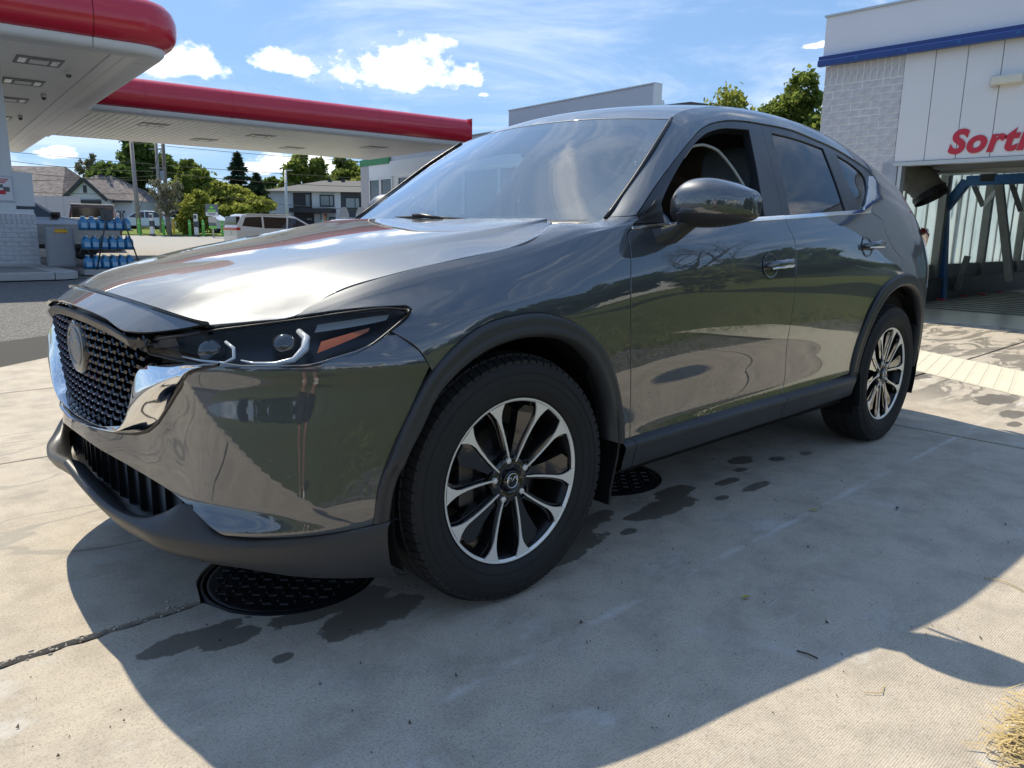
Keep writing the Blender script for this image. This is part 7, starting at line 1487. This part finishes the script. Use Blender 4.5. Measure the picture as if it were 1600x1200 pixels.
def sill(x0, x1):
    g = Geo(); rows = []
    for x in np.linspace(x0, x1, 12):
        w = float(np.interp(x, [s[0] for s in SL], [s[1] for s in SL])); z = float(np.interp(x, [s[0] for s in SL], [s[2] for s in SL]))+.006
        b = .008*math.sin(math.pi*min(1, max(0, (x-.46)/1.78)))
        rows.append([(x, -w+.045, z+.004), (x, -w+.008, z-.004), (x, -w, z-.014), (x, -w+.002, z-.024), (x, -w+.012+b, z-.060), (x, -w+.018+b, z-.092), (x, -w+.035, z-.104), (x, -w+.16, z-.13)])
    g.loft(rows[::-1]); return g
for x0, x1 in ((.462, .518), (.521, 1.545), (1.549, 2.238)): bothgeo('sill_cladding', sill(x0, x1), CLAD)
# wheel wells, floor, mud flaps
for cx, r in ((0, .425), (2.70, .425)):
    g = Geo(); rows = []
    for a in np.linspace(-.12*math.pi, 1.12*math.pi, 26): rows.append([(cx+r*math.cos(a), -.90, .365+r*math.sin(a)), (cx+r*1.02*math.cos(a), -.70, .365+r*1.02*math.sin(a)), (cx+r*math.cos(a), -.52, .365+r*math.sin(a))])
    g.loft(rows); n0 = [(cx+r*math.cos(a), -.52, .365+r*math.sin(a)) for a in np.linspace(-.12*math.pi, 1.12*math.pi, 26)]
    g.add(n0, [tuple(range(26))]); bothgeo('wheel_well', g, DARK)
g = Geo(); g.box((-.70, -.50, .22), (3.45, .50, .30)); g.box((.47, -.86, .27), (2.24, .86, .33)); g.box((-.80, -.62, .26), (-.45, .62, .34)); g.box((3.15, -.62, .34), (3.40, .62, .42)); g.box((-.5, -.51, .3), (.64, .51, .84)); g.box((2.3, -.51, .3), (3.2, .51, .6))  # unseen engine bay block lengthened under the cowl to stop sun leaking through
part('underbody', g.mesh('underbody'), DARK)
g = Geo(); g.loft([[(.420+.02*math.sin(k*.8), y, z) for y in (-.915, -.89, -.84, -.76, -.70)] for k, z in enumerate(np.linspace(.52, .20, 7))]); g.loft([[(.430+.02*math.sin(k*.8), y, z) for y in (-.915, -.89, -.84, -.76, -.70)][::-1] for k, z in enumerate(np.linspace(.52, .20, 7))])
g.loft([[(.420+.02*math.sin(k*.8), -.915, z), (.430+.02*math.sin(k*.8), -.915, z)] for k, z in enumerate(np.linspace(.52, .20, 7))])
bothgeo('mud_flap', g, BLACKP)
g = Geo(); g.loft([[(2.285+.01*k, y, z) for y in (-.925, -.88, -.80, -.72)] for k, z in enumerate(np.linspace(.42, .25, 4))]); bothgeo('mud_flap', g, BLACKP)

# ---- door mirrors
secs = [(-.893, .700, .775, 1.125, 1.182), (-.903, .668, .80, 1.110, 1.210), (-.93, .648, .82, 1.100, 1.238), (-.965, .640, .832, 1.095, 1.251), (-1.02, .645, .84, 1.096, 1.251), (-1.07, .668, .845, 1.104, 1.237), (-1.105, .700, .846, 1.113, 1.222), (-1.126, .735, .845, 1.121, 1.211), (-1.134, .765, .842, 1.134, 1.198)]
def mrow(y, xf, xb, z0, z1, n=26):
    out = []; cx, cz = (xf+xb)/2, (z0+z1)/2
    for a in np.linspace(0, 2*math.pi, n, endpoint=False):
        c, s = math.cos(a), math.sin(a); e = .62
        x = (xb-xf)/2*math.copysign(abs(c)**e, c); z = (z1-z0)/2*math.copysign(abs(s)**.62, s)
        if x < 0: z *= 1-.22*(abs(x)/((xb-xf)/2))**2
        out.append((cx+x, y, cz+z+.012*(1 if x < 0 else 0)*0))
    return out
rows = [mrow(*s) for s in secs]
def split_mirror(upper):
    P = np.array(rows); V, F, = [], []
    n = P.shape[1]; A = Patch(np.arange(len(rows)), np.arange(n+1), np.concatenate([P, P[:, :1]], 1)); nu, nv = 40, 79
    us, vsn = np.linspace(0, len(rows)-1, nu), np.linspace(0, n, nv); q = np.stack(np.meshgrid(us, vsn, indexing='ij'), -1).reshape(-1, 2); PP = A.at(q)
    g = Geo(); fs = []
    for i in range(nu-1):
        for j in range(nv-1):
            f = (i*nv+j, i*nv+j+1, (i+1)*nv+j+1, (i+1)*nv+j); c = PP[list(f)].mean(0); zs = 1.138+.01*(c[1]+1.0)
            if (c[2] > zs) == upper: fs.append(f)
    if upper:
        PP = PP.copy()
    g.add(PP, fs, True)
    for row in (0, nu-1):
        idx = [row*nv+j for j in range(nv-1)]; c = PP[idx].mean(0)
        if upper: g.add([PP[i] for i in idx], [tuple(range(len(idx)))], True)
    return g
FOLD = Matrix.Translation((.72, .91, 0)) @ Matrix.Rotation(math.radians(-72), 4, 'Z') @ Matrix.Translation((-.72, -.91, 0))
def mirror_part(name, g, mat, parent=None, **kw):
    P = parent if isinstance(parent, tuple) else (parent, parent)
    a = part(name, g.mesh(name, **kw), mat, P[0]); h = mirror_geo(g); h.xf(FOLD); b = part(name, h.mesh(name, **kw), mat, P[1]); return a, b
SM = mirror_part('side_mirror', split_mirror(True), PAINT, fixn=True)
mirror_part('mirror_base', split_mirror(False), CLAD, SM, fixn=True)
g = Geo(); g.loft([[(x0, -.865, z) for x0, z in ((.62, 1.085), (.70, 1.092), (.735, 1.06), (.72, 1.02), (.66, 1.012), (.615, 1.04))], [(x0, -.905, z) for x0, z in ((.64, 1.095), (.71, 1.10), (.745, 1.08), (.735, 1.055), (.685, 1.045), (.64, 1.06))], [(x0, -.945, z) for x0, z in ((.665, 1.112), (.75, 1.115), (.775, 1.11), (.77, 1.10), (.71, 1.095), (.668, 1.10))], [(x0, -.99, z) for x0, z in ((.69, 1.12), (.77, 1.12), (.79, 1.118), (.78, 1.112), (.73, 1.106), (.69, 1.11))]], True)
bothgeo('mirror_stalk', g, CLAD, SM, fixn=True)
g = Geo(); g.prism([(-.915, 1.125), (-.93, 1.115), (-1.08, 1.118), (-1.115, 1.15), (-1.105, 1.195), (-1.06, 1.23), (-.95, 1.225), (-.915, 1.20)], .843, .851, 'x'); mirror_part('mirror_glass', g, CHROME, SM)

# ---- wheels
def wheel(steer_root_loc, spin, steer, flip, name='wheel'):
    o = link(name, None, None, CAR, loc=steer_root_loc); o.matrix_parent_inverse = INV
    o.rotation_euler = (0, 0, steer+(math.pi if flip else 0)); return o
R0, RR = .3645, .2475
def tyre_mesh():
    prof = [(.235, .06), (.240, -.085), (.2490, -.096), (.262, -.106), (.285, -.1115), (.310, -.1125), (.330, -.109), (.345, -.102), (.3520, -.093), (.3570, -.080), (.3600, -.06), (.3605, 0), (.3600, .06), (.3570, .080), (.3520, .093), (.345, .102), (.33, .109), (.31, .1125), (.285, .111), (.262, .106), (.25, .096), (.235, .085)]
    g = Geo(); g.lathe(prof, 96, 'y')
    # shoulder rib lines on the sidewall
    for rr, yy in ((.300, -.1135), (.322, -.1128), (.272, -.1105)): g.lathe([(rr-.0025, yy+.001), (rr, yy-.0012), (rr+.0025, yy+.001)], 96, 'y')
    return g.mesh('tyre')
def tread_mesh():
    g = Geo(); n = 76
    for k in range(n):
        a = 2*math.pi*k/n; da = 2*math.pi/n
        for (y0, y1, w, sk, r0, r1) in ((-.1000, -.069, .80, .25, .3505, .3632), (-.064, -.026, .86, .5, .3640, .3690), (-.021, .021, .88, -.3, .3645, .3695), (.026, .064, .86, -.5, .3640, .3690), (.069, .1000, .80, -.25, .3505, .3632)):
            V = []
            for (yy, sft) in ((y0, 0), (y1, sk*da)):
                lo = abs(yy) > .09
                for aa in (a+sft-da*w/2, a+sft+da*w/2):
                    for rr in ((.340, .3540) if lo else (.358, r1)): V.append((rr*math.sin(aa), yy*(1.015 if lo else 1), rr*math.cos(aa)))
            g.add(V, [(0, 1, 3, 2), (4, 6, 7, 5), (0, 4, 5, 1), (2, 3, 7, 6), (1, 5, 7, 3)])
    return g.mesh('tread', fixn=True)
TYRE, TREAD = tyre_mesh(), tread_mesh()
def pol(r, deg): a = math.radians(deg); return (r*math.sin(a), r*math.cos(a))
TIPS = [5+72*k+s*20.5 for k in range(5) for s in (-1, 1)]
def rim_parts():
    yb, yf = -.062, -.084
    g = Geo(); g.lathe([(.2455, -.097), (.2475, -.0985), (.2500, -.096), (.248, -.088), (.2365, -.080), (.228, -.060), (.222, .0), (.222, .09), (.24, .10)], 80, 'y'); barrel = g.mesh('barrel')
    g = Geo(); g.lathe([(.2360, -.0905), (.2385, -.0955), (.2440, -.0972), (.2462, -.0968)], 96, 'y')
    face = Geo()
    for i, t in enumerate(TIPS):
        s = 1 if i % 2 else -1                        # pairs lean toward each other
        th = t
        c0 = pol(.058, th-s*7.5); c1 = pol(.125, th-s*2.6); c2 = pol(.185, th-s*.6); o1 = pol(.237, th+s*8.2); o0 = pol(.237, th-s*7.6); m_ = pol(.205, th-s*3.4)
        def off(a, b, w):
            d = np.array(b)-np.array(a); d /= np.linalg.norm(d); nn = np.array([-d[1], d[0]])*w; return nn
        # thin blade that flares at the rim
        L_, R_ = [], []
        for r, ang, w in ((.056, -s*8.0, .0018), (.09, -s*5.0, .0028), (.125, -s*2.8, .0030), (.16, -s*1.0, .0036), (.185, s*.2, .0050), (.203, s*.6, .0088), (.221, s*.8, .0170), (.2375, s*.6, .0290)):
            x, z = pol(r, th+ang); tx, tz = math.cos(math.radians(th+ang)), -math.sin(math.radians(th+ang))
            L_.append((x-tx*w, z-tz*w, r)); R_.append((x+tx*w, z+tz*w, r))
        def yy(r): return -.0845-.0115*max(0, (r-.056)/.18)**1.2
        nL = len(L_)
        V = [(x, yy(r), z) for x, z, r in L_]+[(x, yy(r), z) for x, z, r in R_]+[(x, yy(r)+.004, z) for x, z, r in L_]+[(x, yy(r)+.004, z) for x, z, r in R_]
        F = []
        for k in range(nL-1): F += [(k, k+1, nL+k+1, nL+k), (2*nL+k, 2*nL+k+1, k+1, k), (nL+k, nL+k+1, 3*nL+k+1, 3*nL+k)]
        face.add(V, F)
    fm = Geo(); fm.V, fm.F, fm.S = list(g.V), list(g.F), list(g.S); fm.add(face.V, face.F)
    machined = fm.mesh('m', fixn=True)
    # black spoke bodies
    g = Geo()
    for k in range(5):
        base = 5+72*k
        for s in (-1, 1):
            th = base+s*20.5; L_, R_ = [], []
            for r, a0, a1 in ((.045, -s*30, -s*4), (.085, -s*14, s*2), (.13, -s*6.5, s*3.0), (.17, -s*4.0, s*3.6), (.205, -s*5.0, s*5.6), (.236, -s*8.4, s*8.8)):
                L_.append((*pol(r, th+a0), r)); R_.append((*pol(r, th+a1), r))
            n = len(L_); yv = lambda r: -.070-.0115*max(0, (r-.056)/.18)
            V = [(x, yv(r), z) for x, z, r in L_]+[(x, yv(r), z) for x, z, r in R_]+[(x, yv(r)+.04, z) for x, z, r in L_]+[(x, yv(r)+.04, z) for x, z, r in R_]
            F = []
            for q in range(n-1): F += [(q, q+1, n+q+1, n+q), (2*n+q, 2*n+q+1, q+1, q), (n+q, n+q+1, 3*n+q+1, 3*n+q)]
            g.add(V, F)
        # flat black blade inside the wide window
        th = base+7
        V = [(*pol(r, th+a), y) for r, a, y in ((.06, -12, -.074), (.06, 14, -.074), (.14, -6, -.079), (.14, 10.8, -.079), (.205, -6.5, -.085), (.205, 11.5, -.085), (.224, -1, -.086), (.224, 10, -.086))]
        V = [(x, y, z) for x, z, y in V]; V2 = [(x, y+.03, z) for x, y, z in V]
        g.add(V+V2, [(0, 2, 3, 1), (2, 4, 5, 3), (4, 6, 7, 5), (0, 8, 10, 2), (2, 10, 12, 4), (4, 12, 14, 6), (1, 3, 11, 9), (3, 5, 13, 11), (5, 7, 15, 13)])
    g.lathe([(.072, -.05), (.070, -.074), (.062, -.080), (.034, -.081), (.033, -.078), (.0005, -.078)], 40, 'y')
    spokes = g.mesh('s', fixn=True)
    g = Geo()
    for k in range(5):
        x, z = pol(.060, -9+72*k); g.lathe([(.0245, -.0815), (.023, -.0825), (.021, -.079), (.018, -.060)], 20, 'y', (x, 0, z))
    pockets = g.mesh('p')
    g = Geo()
    for k in range(5):
        x, z = pol(.060, -9+72*k); g.lathe([(.0105, -.060), (.0105, -.078), (.0085, -.084), (.0005, -.086)], 6, 'y', (x, 0, z), smooth=False)
    nuts = g.mesh('n')
    g = Geo(); g.lathe([(.030, -.080), (.0295, -.0855), (.027, -.087), (.0005, -.0875)], 32, 'y'); cap = g.mesh('c')
    emb = winged_badge(0, -.0885, 0, .0195, .0215, .0016, 'y').mesh('e')
    g = Geo(); g.lathe([(.155, -.02), (.155, .0), (.07, .0), (.07, -.035), (.0005, -.035)], 40, 'y'); disc = g.mesh('d')
    g = Geo(); g.box((-.16, -.045, -.06), (-.105, .03, .09)); g.lathe([(.21, .05), (.08, .055), (.0005, .055)], 40, 'y'); cal = g.mesh('cal', bevel=.008)
    return barrel, machined, spokes, pockets, nuts, cap, emb, disc, cal
RIMS = rim_parts()
STEEL = simple('brake_steel', (.10, .095, .09), .5, .7); DARKM = simple('rim_barrel', (.02, .02, .021), .35, .5)
SPOKEB = simple('rim_black', (.012, .012, .013), .12, .2, .8)
for (x, y, spin, steer, fl) in ((0, -.797, 0, STEER, False), (2.70, -.797, 11, 0, False), (0, .797, 20, STEER, True), (2.70, .797, 40, 0, True)):
    w = wheel((x, y, .3645), spin, steer, fl)
    rm = link('rim', RIMS[0], DARKM, w)
    for nm, me, mt in (('tyre', TYRE, RUBBER), ('tread', TREAD, RUBBER), ('machined_face', RIMS[1], BRIGHT), ('rim_spokes', RIMS[2], SPOKEB), ('nut_pocket', RIMS[3], GLOSSB), ('wheel_nuts', RIMS[4], BRIGHT), ('centre_cap', RIMS[5], GLOSSB), ('cap_emblem', RIMS[6], CHROME), ('brake_disc', RIMS[7], STEEL), ('brake_caliper', RIMS[8], STEEL)):
        q = link(nm, me, mt, w)
        if nm not in ('brake_disc', 'brake_caliper', 'tyre', 'tread'): q.rotation_euler = (0, math.radians(-spin), 0)

# ---- wipers, cabin
g = Geo(); g.tube([(.45, -.12, 1.115), (.465, .18, 1.128), (.50, .46, 1.125)], .006, 6); g.tube([(.44, .02, 1.118), (.448, .17, 1.134), (.462, .24, 1.134)], .008, 6); part('wiper', g.mesh('wiper'), BLACKP)
g = Geo(); g.tube([(.50, -.58, 1.100), (.46, -.30, 1.112), (.44, .0, 1.108)], .006, 6); part('wiper', g.mesh('wiper'), BLACKP)
g = Geo(); g.loft([[(.40, y, 1.07), (.30, y, 1.075), (.48, y, 1.115)] for y in np.linspace(-.72, .72, 9)]); part('cowl', g.mesh('cowl'), BLACKP)
g = Geo(); rows = []
for y in np.linspace(-.80, .80, 17):
    hump = .05*math.exp(-((y+.36)/.2)**2); rows.append([(.50, y, 1.04), (.66, y, 1.075), (.86, y, 1.095+hump), (1.0, y, 1.07+hump), (1.05, y, .95), (1.0, y, .60)])
g.loft(rows); part('dashboard', g.mesh('dashboard'), DASH)
g = Geo(); g.tube([(1.17+.07*math.sin(a)*.9, -.37+.185*math.cos(a), 1.00+.17*math.sin(a)) for a in np.linspace(0, 2*math.pi, 29)], .016, 8, False); g.box((1.12, -.43, .94), (1.18, -.31, 1.04)); g.box((1.14, -.54, .985), (1.17, -.20, 1.015)); part('steering_wheel', g.mesh('steering_wheel'), LEATHER)
def seat(y, x=1.35):
    g = Geo(); g.loft([[(x+dx+.02*abs(q)*0, y+q*w, z-.03*abs(q)**3) for q in (-1, -.7, 0, .7, 1)] for dx, w, z in ((-.10, .24, .60), (.05, .25, .64), (.38, .25, .60))])
    def sec(x0, th, w, z): return [(x0-.03, y-w, z), (x0-.03+.02, y-w*.6, z), (x0-.01, y, z), (x0-.01, y+w*.6, z), (x0-.03, y+w, z), (x0+th, y+w*.9, z), (x0+th, y-w*.9, z)]
    g.loft([sec(x+.36, .14, .25, .58), sec(x+.40, .15, .26, .85), sec(x+.46, .13, .25, 1.10), sec(x+.50, .11, .20, 1.24), sec(x+.52, .07, .15, 1.27)], True)
    S = part('seat', g.mesh('seat', fixn=True), LEATHER)
    g = Geo(); g.loft([sec(x+.515, .10, .12, 1.29), sec(x+.52, .11, .14, 1.33), sec(x+.53, .11, .14, 1.43), sec(x+.54, .09, .115, 1.475), sec(x+.56, .05, .08, 1.48)], True); g.tube([(x+.56, y-.06, 1.20), (x+.57, y-.06, 1.34)], .008, 6); g.tube([(x+.56, y+.06, 1.20), (x+.57, y+.06, 1.34)], .008, 6)
    part('headrest', g.mesh('headrest', fixn=True), LEATHER, S)
for y in (-.38, .38): seat(y)
g = Geo(); g.box((2.35, -.66, .55), (2.75, .66, .70)); g.box((2.68, -.66, .68), (2.84, .66, 1.22)); 
for y in (-.4, 0, .4): g.box((2.72, y-.12, 1.22), (2.82, y+.12, 1.36))
part('rear_bench', g.mesh('rear_bench', bevel=.03), LEATHER)
both('door_trim', lambda m: grid_mesh('t', SIDE, 30, 12, u=(.50, 3.2), v=(SIDE.V[1], SIDE.V[11]), off=-.07, mirror=m), DARK)
g = Geo(); g.box((.55, -.84, .34), (3.3, .84, .40)); part('cabin_floor', g.mesh('cabin_floor'), DARK)
# pale inner trim seen through the open driver's window
op = np.array(TR['openF']); 
g = Geo(); pts = [tuple(SIDE.at([[u, v]])[0]+SIDE.normal([[u, v]])[0]*-.055) for u, v in [(x, at_uv(x, z)) for x, z in smooth_outline([(1.04, 1.385), (1.12, 1.432), (1.22, 1.448), (1.31, 1.43), (1.37, 1.36), (1.405, 1.26), (1.42, 1.15)], .03, 80, False)]]
g.tube(pts, .006, 6); part('window_seal', g.mesh('window_seal'), BEIGE)
g = Geo(); g.box((.70, .70, 1.10), (.78, .76, 1.17)); g.lathe([(.045, -.74), (.04, -.755), (.0005, -.757)], 16, 'y', (.83, 0, 1.10)); part('air_vent', g.mesh('air_vent', bevel=.01), BEIGE)
g = Geo(); g.loft([[(x, .81-.02*k, z) for x, z in ((1.62, 1.12), (1.74, 1.12), (1.66, 1.24), (1.60, 1.26))] for k in range(2)], True); part('belt_guide', g.mesh('belt_guide'), BEIGE)
g = Geo(); g.box((.98, -.10, 1.40), (1.0, .14, 1.47)); g.tube([(1.0, .02, 1.46), (.99, .02, 1.52)], .012, 6); part('rear_view_mirror', g.mesh('rear_view_mirror', bevel=.006), BLACKP)

# =================================================================== people
SKIN = simple('skin', (.46, .27, .20), .55, var=.08); HAIRD = simple('hair_dark', (.03, .02, .015), .6); SHIRTW = simple('shirt_pale', (.60, .56, .62), .85); SHORTS = simple('shorts_dark', (.03, .03, .035), .85); SHOE = simple('shoe_white', (.7, .7, .7), .6); TEAL = simple('shirt_teal', (.04, .36, .36), .85)
def skinned(name, verts, edges, mat, parent, root=0, sub=1):
    me = bpy.data.meshes.new(name); me.from_pydata([v[:3] for v in verts], edges, []); o = link(name, me, mat, parent)
    md = o.modifiers.new('skin', 'SKIN'); md.use_smooth_shade = True
    if not me.skin_vertices:
        bpy.context.view_layer.objects.active = o
    lay = me.skin_vertices[0].data if me.skin_vertices else None
    if lay is None:
        bm = bmesh.new(); bm.from_mesh(me); bm.verts.layers.skin.verify(); bm.to_mesh(me); bm.free(); lay = me.skin_vertices[0].data
    for i, v in enumerate(verts): lay[i].radius = (v[3], v[4] if len(v) > 4 else v[3]); lay[i].use_root = (i == root)
    s = o.modifiers.new('sub', 'SUBSURF'); s.levels = sub; s.render_levels = sub; return o
def person(label, pos, rot, top, bottom, hair, arms):
    """arms: elbow and hand of the left arm (mirrored), z up, facing +y"""
    t = thing('person', label, 'person', pos, rot)
    (ex, ey, ez), (hx_, hy, hz_) = arms
    V = [(0, 0, .92, .15, .11), (0, .0, 1.10, .125, .095), (0, .0, 1.28, .15, .105), (0, -.01, 1.42, .08, .07), (0, 0, 1.50, .052, .052), (0, .02, 1.58, .075, .085), (0, .02, 1.67, .078, .095), (0, .01, 1.73, .05, .06)]
    E = [(0, 1), (1, 2), (2, 3), (3, 4), (4, 5), (5, 6), (6, 7)]
    for s in (-1, 1):
        i = len(V); V += [(s*.17, -.01, 1.38, .055), (s*ex, ey, ez, .040), (s*(ex+hx_)/2, (ey+hy)/2, (ez+hz_)/2, .034), (s*hx_, hy, hz_, .024, .03), (s*(hx_-.01), hy+.05, hz_+.02, .018, .036)]; E += [(3, i), (i, i+1), (i+1, i+2), (i+2, i+3), (i+3, i+4)]
        i = len(V); V += [(s*.095, .0, .84, .085), (s*.10, .015, .50, .058), (s*.105, -.01, .34, .055), (s*.105, -.01, .10, .036), (s*.11, .10, .05, .036), (s*.11, .17, .04, .026)]; E += [(0, i), (i, i+1), (i+1, i+2), (i+2, i+3), (i+3, i+4), (i+4, i+5)]
    skinned('body', V, E, SKIN, t, 0, 2)
    V = [(0, 0, .90, .165, .125), (0, 0, 1.10, .142, .112), (0, 0, 1.28, .165, .12), (0, -.01, 1.405, .095, .08)]; E = [(0, 1), (1, 2), (2, 3)]
    for s in (-1, 1): i = len(V); V += [(s*.175, -.01, 1.375, .068), (s*(.17+(ex-.17)*.6), ey*.6, 1.38+(ez-1.38)*.6, .060)]; E += [(3, i), (i, i+1)]
    skinned('shirt', V, E, top, t, 0, 2)
    V = [(0, 0, .96, .160, .125), (0, 0, .86, .17, .13)]; E = [(0, 1)]
    for s in (-1, 1): i = len(V); V += [(s*.10, .0, .78, .105), (s*.105, .01, .56, .098)]; E += [(1, i), (i, i+1)]
    skinned('shorts', V, E, bottom, t, 0, 2)
    g = Geo(); g.sphere((0, -.005, 1.675), (.088, .108, .085), 18, 12); g.sphere((0, -.06, 1.60), (.08, .06, .10), 14, 8); g.obj('hair', hair, t)
    g = Geo(); g.sphere((0, .118, 1.605), (.013, .018, .022), 8, 6); g.sphere((-.082, .01, 1.615), (.012, .02, .03), 8, 6); g.sphere((.082, .01, 1.615), (.012, .02, .03), 8, 6); g.obj('nose_and_ears', SKIN, t)
    g = Geo(); g.sphere((-.032, .098, 1.635), .011, 8, 6); g.sphere((.032, .098, 1.635), .011, 8, 6); g.box((-.025, .10, 1.562), (.025, .112, 1.570)); g.obj('eyes_and_mouth', HAIRD, t)
    for s in (-1, 1):
        g = Geo(); g.sphere((s*.11, .07, .035), (.045, .13, .045), 12, 8); g.obj('shoe', SHOE, t)
        for k in range(4):
            z = hz_+.035-.02*k; g = Geo(); g.tube([(s*(hx_), hy+.06, z), (s*(hx_-.028), hy+.105, z+.004), (s*(hx_-.060), hy+.10, z+.002)], [.010, .0095, .008], 7); g.obj('finger', SKIN, t)
        g = Geo(); g.tube([(s*hx_, hy+.02, hz_+.02), (s*(hx_-.03), hy+.035, hz_+.055), (s*(hx_-.055), hy+.07, hz_+.06)], [.012, .011, .009], 7); g.obj('thumb', SKIN, t)
    return t
look = math.atan2(-math.sin(yaw), math.cos(yaw))
back = Vector((fwd.x, fwd.y, 0)).normalized()
pp = CAMV-back*.46; pp.z = bank(pp.x, pp.y)
person('person in pale top and dark shorts holding up a phone on the grass', pp, look, SHIRTW, SHORTS, HAIRD, ((.20, .05, 1.10), (.085, .34, 1.05)))
ph = Geo(); ph.box((-.075, -.048, -.037), (.075, -.040, .037)); o = ph.obj('phone', GLOSSB, None, bevel=.002, loc=CAMV-back*.01, rot=(pitch, 0, look)); tag(o, 'black phone held sideways by the person on the grass', 'phone')
q = stand(509, 34); q.z = spot(509, 345, 34).z-1.42
person('person with a teal shirt and brown hair seen past the bonnet by the shop', q, 2.2, TEAL, SHORTS, simple('hair_brown', (.12, .06, .035), .6), ((.22, .02, 1.10), (.20, .12, .86)))

# =================================================================== what the paint and glass mirror: the side of the lot behind the photographer
bw = thing('street_building', 'long pale low building across the grass behind the photographer', 'building', (-6, -34, 1.0))
PB = simple('pale_render', (.66, .66, .67), .8, var=.06, vscale=.6)
g = Geo(); g.box((-7, -3, -1), (7, 3, 4.6)); g.obj('wall', PB, bw); g = Geo(); g.box((-7.2, -3.2, 4.6), (7.2, 3.2, 4.9)); g.obj('roof_edge', SEAL, bw)
for k in range(5): g = Geo(); g.box((-5.6+k*2.6, 3.0, .9), (-4.2+k*2.6, 3.04, 2.4)); g.obj('window', BK, bw)
b3_ = thing('white_house', 'small white house between the trees to the right behind the photographer', 'building', (22.5, -21, .8)); g = Geo(); g.box((-3.5, -3, -1), (3.5, 3, 3.6)); g.obj('wall', PB, b3_); g = Geo(); g.prism([(-3.9, 3.6), (3.9, 3.6), (0, 4.9)], -3.2, 3.2, 'y'); g.obj('roof', GROOF, b3_)
b4_ = thing('white_shed', 'white shed farther right between the trees behind the photographer', 'building', (37, -14.5, .6)); g = Geo(); g.box((-2.6, -1.5, -1), (2.6, 1.5, 2.6)); g.obj('wall', PB, b4_); g = Geo(); g.box((-2.8, -1.7, 2.6), (2.8, 1.7, 2.8)); g.obj('roof', GROOF, b4_)
b2_ = thing('grey_block', 'grey rendered block standing to the right behind the photographer', 'building', (16, -26, .8)); g = Geo(); g.box((-5, -4, -1), (6, 4, 3.6)); g.obj('wall', simple('block_grey', (.36, .37, .38), .85), b2_); g = Geo(); g.prism([(-5.4, 3.6), (6.4, 3.6), (.5, 5.2)], -4.2, 4.2, 'y'); g.obj('roof', GROOF, b2_)
for i, (x, y, h, w, m) in enumerate(((-26, -30, 6, 4, 'D'), (-17, -27, 5.5, 3.6, 'M'), (11, -18, 6.2, 3.2, 'D'), (16, -17.2, 6.0, 3.2, 'D'), (27, -17.5, 5.8, 3.6, 'M'), (44, -13, 6.0, 4, 'D'), (-36, -26, 6, 5, 'D'), (-46, -18, 6, 5, 'M'), (30.5, -15.5, 5.4, 3.0, 'D'), (-30, -14, 5, 3.6, 'D'))):
    tree('dense %s tree, %s of the row behind the photographer' % ('dark green' if m == 'D' else 'mid green', ('third from the left', 'fourth', 'sixth', 'seventh', 'eighth', 'ninth', 'second from the left', 'leftmost', 'rightmost', 'nearest')[i]), (x, y, bank(x, y)), h, lobes(200+i, h, w, 9, .1), 5200, .34, mm[m], 210+i, 'tree', .2, group='tree row behind the photographer')
rng = np.random.default_rng(5); t = thing('bare_tree', 'small leafless branching tree on the grass, mirrored in the rear window', 'tree', (9.8, -7.0, bank(9.8, -7.0)))
g = Geo()
def branch(p, d, L, r, n):
    e = p+d*L; m = p.lerp(e, .5)+Vector(rng.normal(size=3)*.05*L); g.tube([p, m, e], [r, r*.8, r*.55], 6 if r > .02 else 4, False)
    if n:
        for k in range(3 if n > 1 else 2):
            nd = (d+Vector(rng.normal(size=3)*.55)+Vector((0, 0, .12))).normalized(); branch(p.lerp(e, rng.uniform(.55, 1)), nd, L*rng.uniform(.6, .85), r*.55, n-1)
branch(Vector((0, 0, -.1)), Vector((.05, 0, 1)), 2.0, .10, 6); g.obj('trunk', BARK, t)
tree('low yellow green bush below the leafless tree', (9.0, -6.2, bank(9.0, -6.2)), 2.4, [(0, 0, 1.4, .8, .7, .8), (.6, .1, 1.0, .5, .5, .7)], 1800, .10, LF_YEL, 301, 'bush', .05, cat='bush')
for k, (x, y) in enumerate(((-4.2, -9.0), (-.6, -10.5))):
    t = thing('sign_post', ('white double post sign on the grass, left behind the photographer', 'group of pale posts on the grass behind the photographer')[k], 'sign', (x, y, bank(x, y)))
    g = Geo(); g.tube([(0, 0, -.1), (0, 0, 2.6)], .04, 6); g.obj('post', CHW, t)
    g = Geo(); g.tube([(.5, 0, -.1), (.5, 0, 2.6)], .04, 6); g.obj('post', CHW, t); g = Geo(); g.box((-.1, -.03, 2.0), (.6, .03, 2.6)); g.obj('board', CHW, t)

rngh = np.random.default_rng(77); hb = [(x, -22.5+1.2*math.sin(x*.3), .75+.3*math.sin(x*.7), 2.2, 1.0, .85+.25*math.sin(x*1.1)) for x in np.arange(-34, 62, 2.6)]
hd = thing('hedge', 'long dark clipped hedge across the grass behind the photographer', 'hedge', (0, 0, bank(0, -22))); link('foliage', crown_mesh(rngh, hb, 15000, .22), LF_DARK, hd)
g = Geo()
for b_h in hb: g.tube([(b_h[0], b_h[1], -.3), (b_h[0]+.1, b_h[1], .9)], [.05, .02], 5)
stuff(g.obj('stems', BARK, hd))
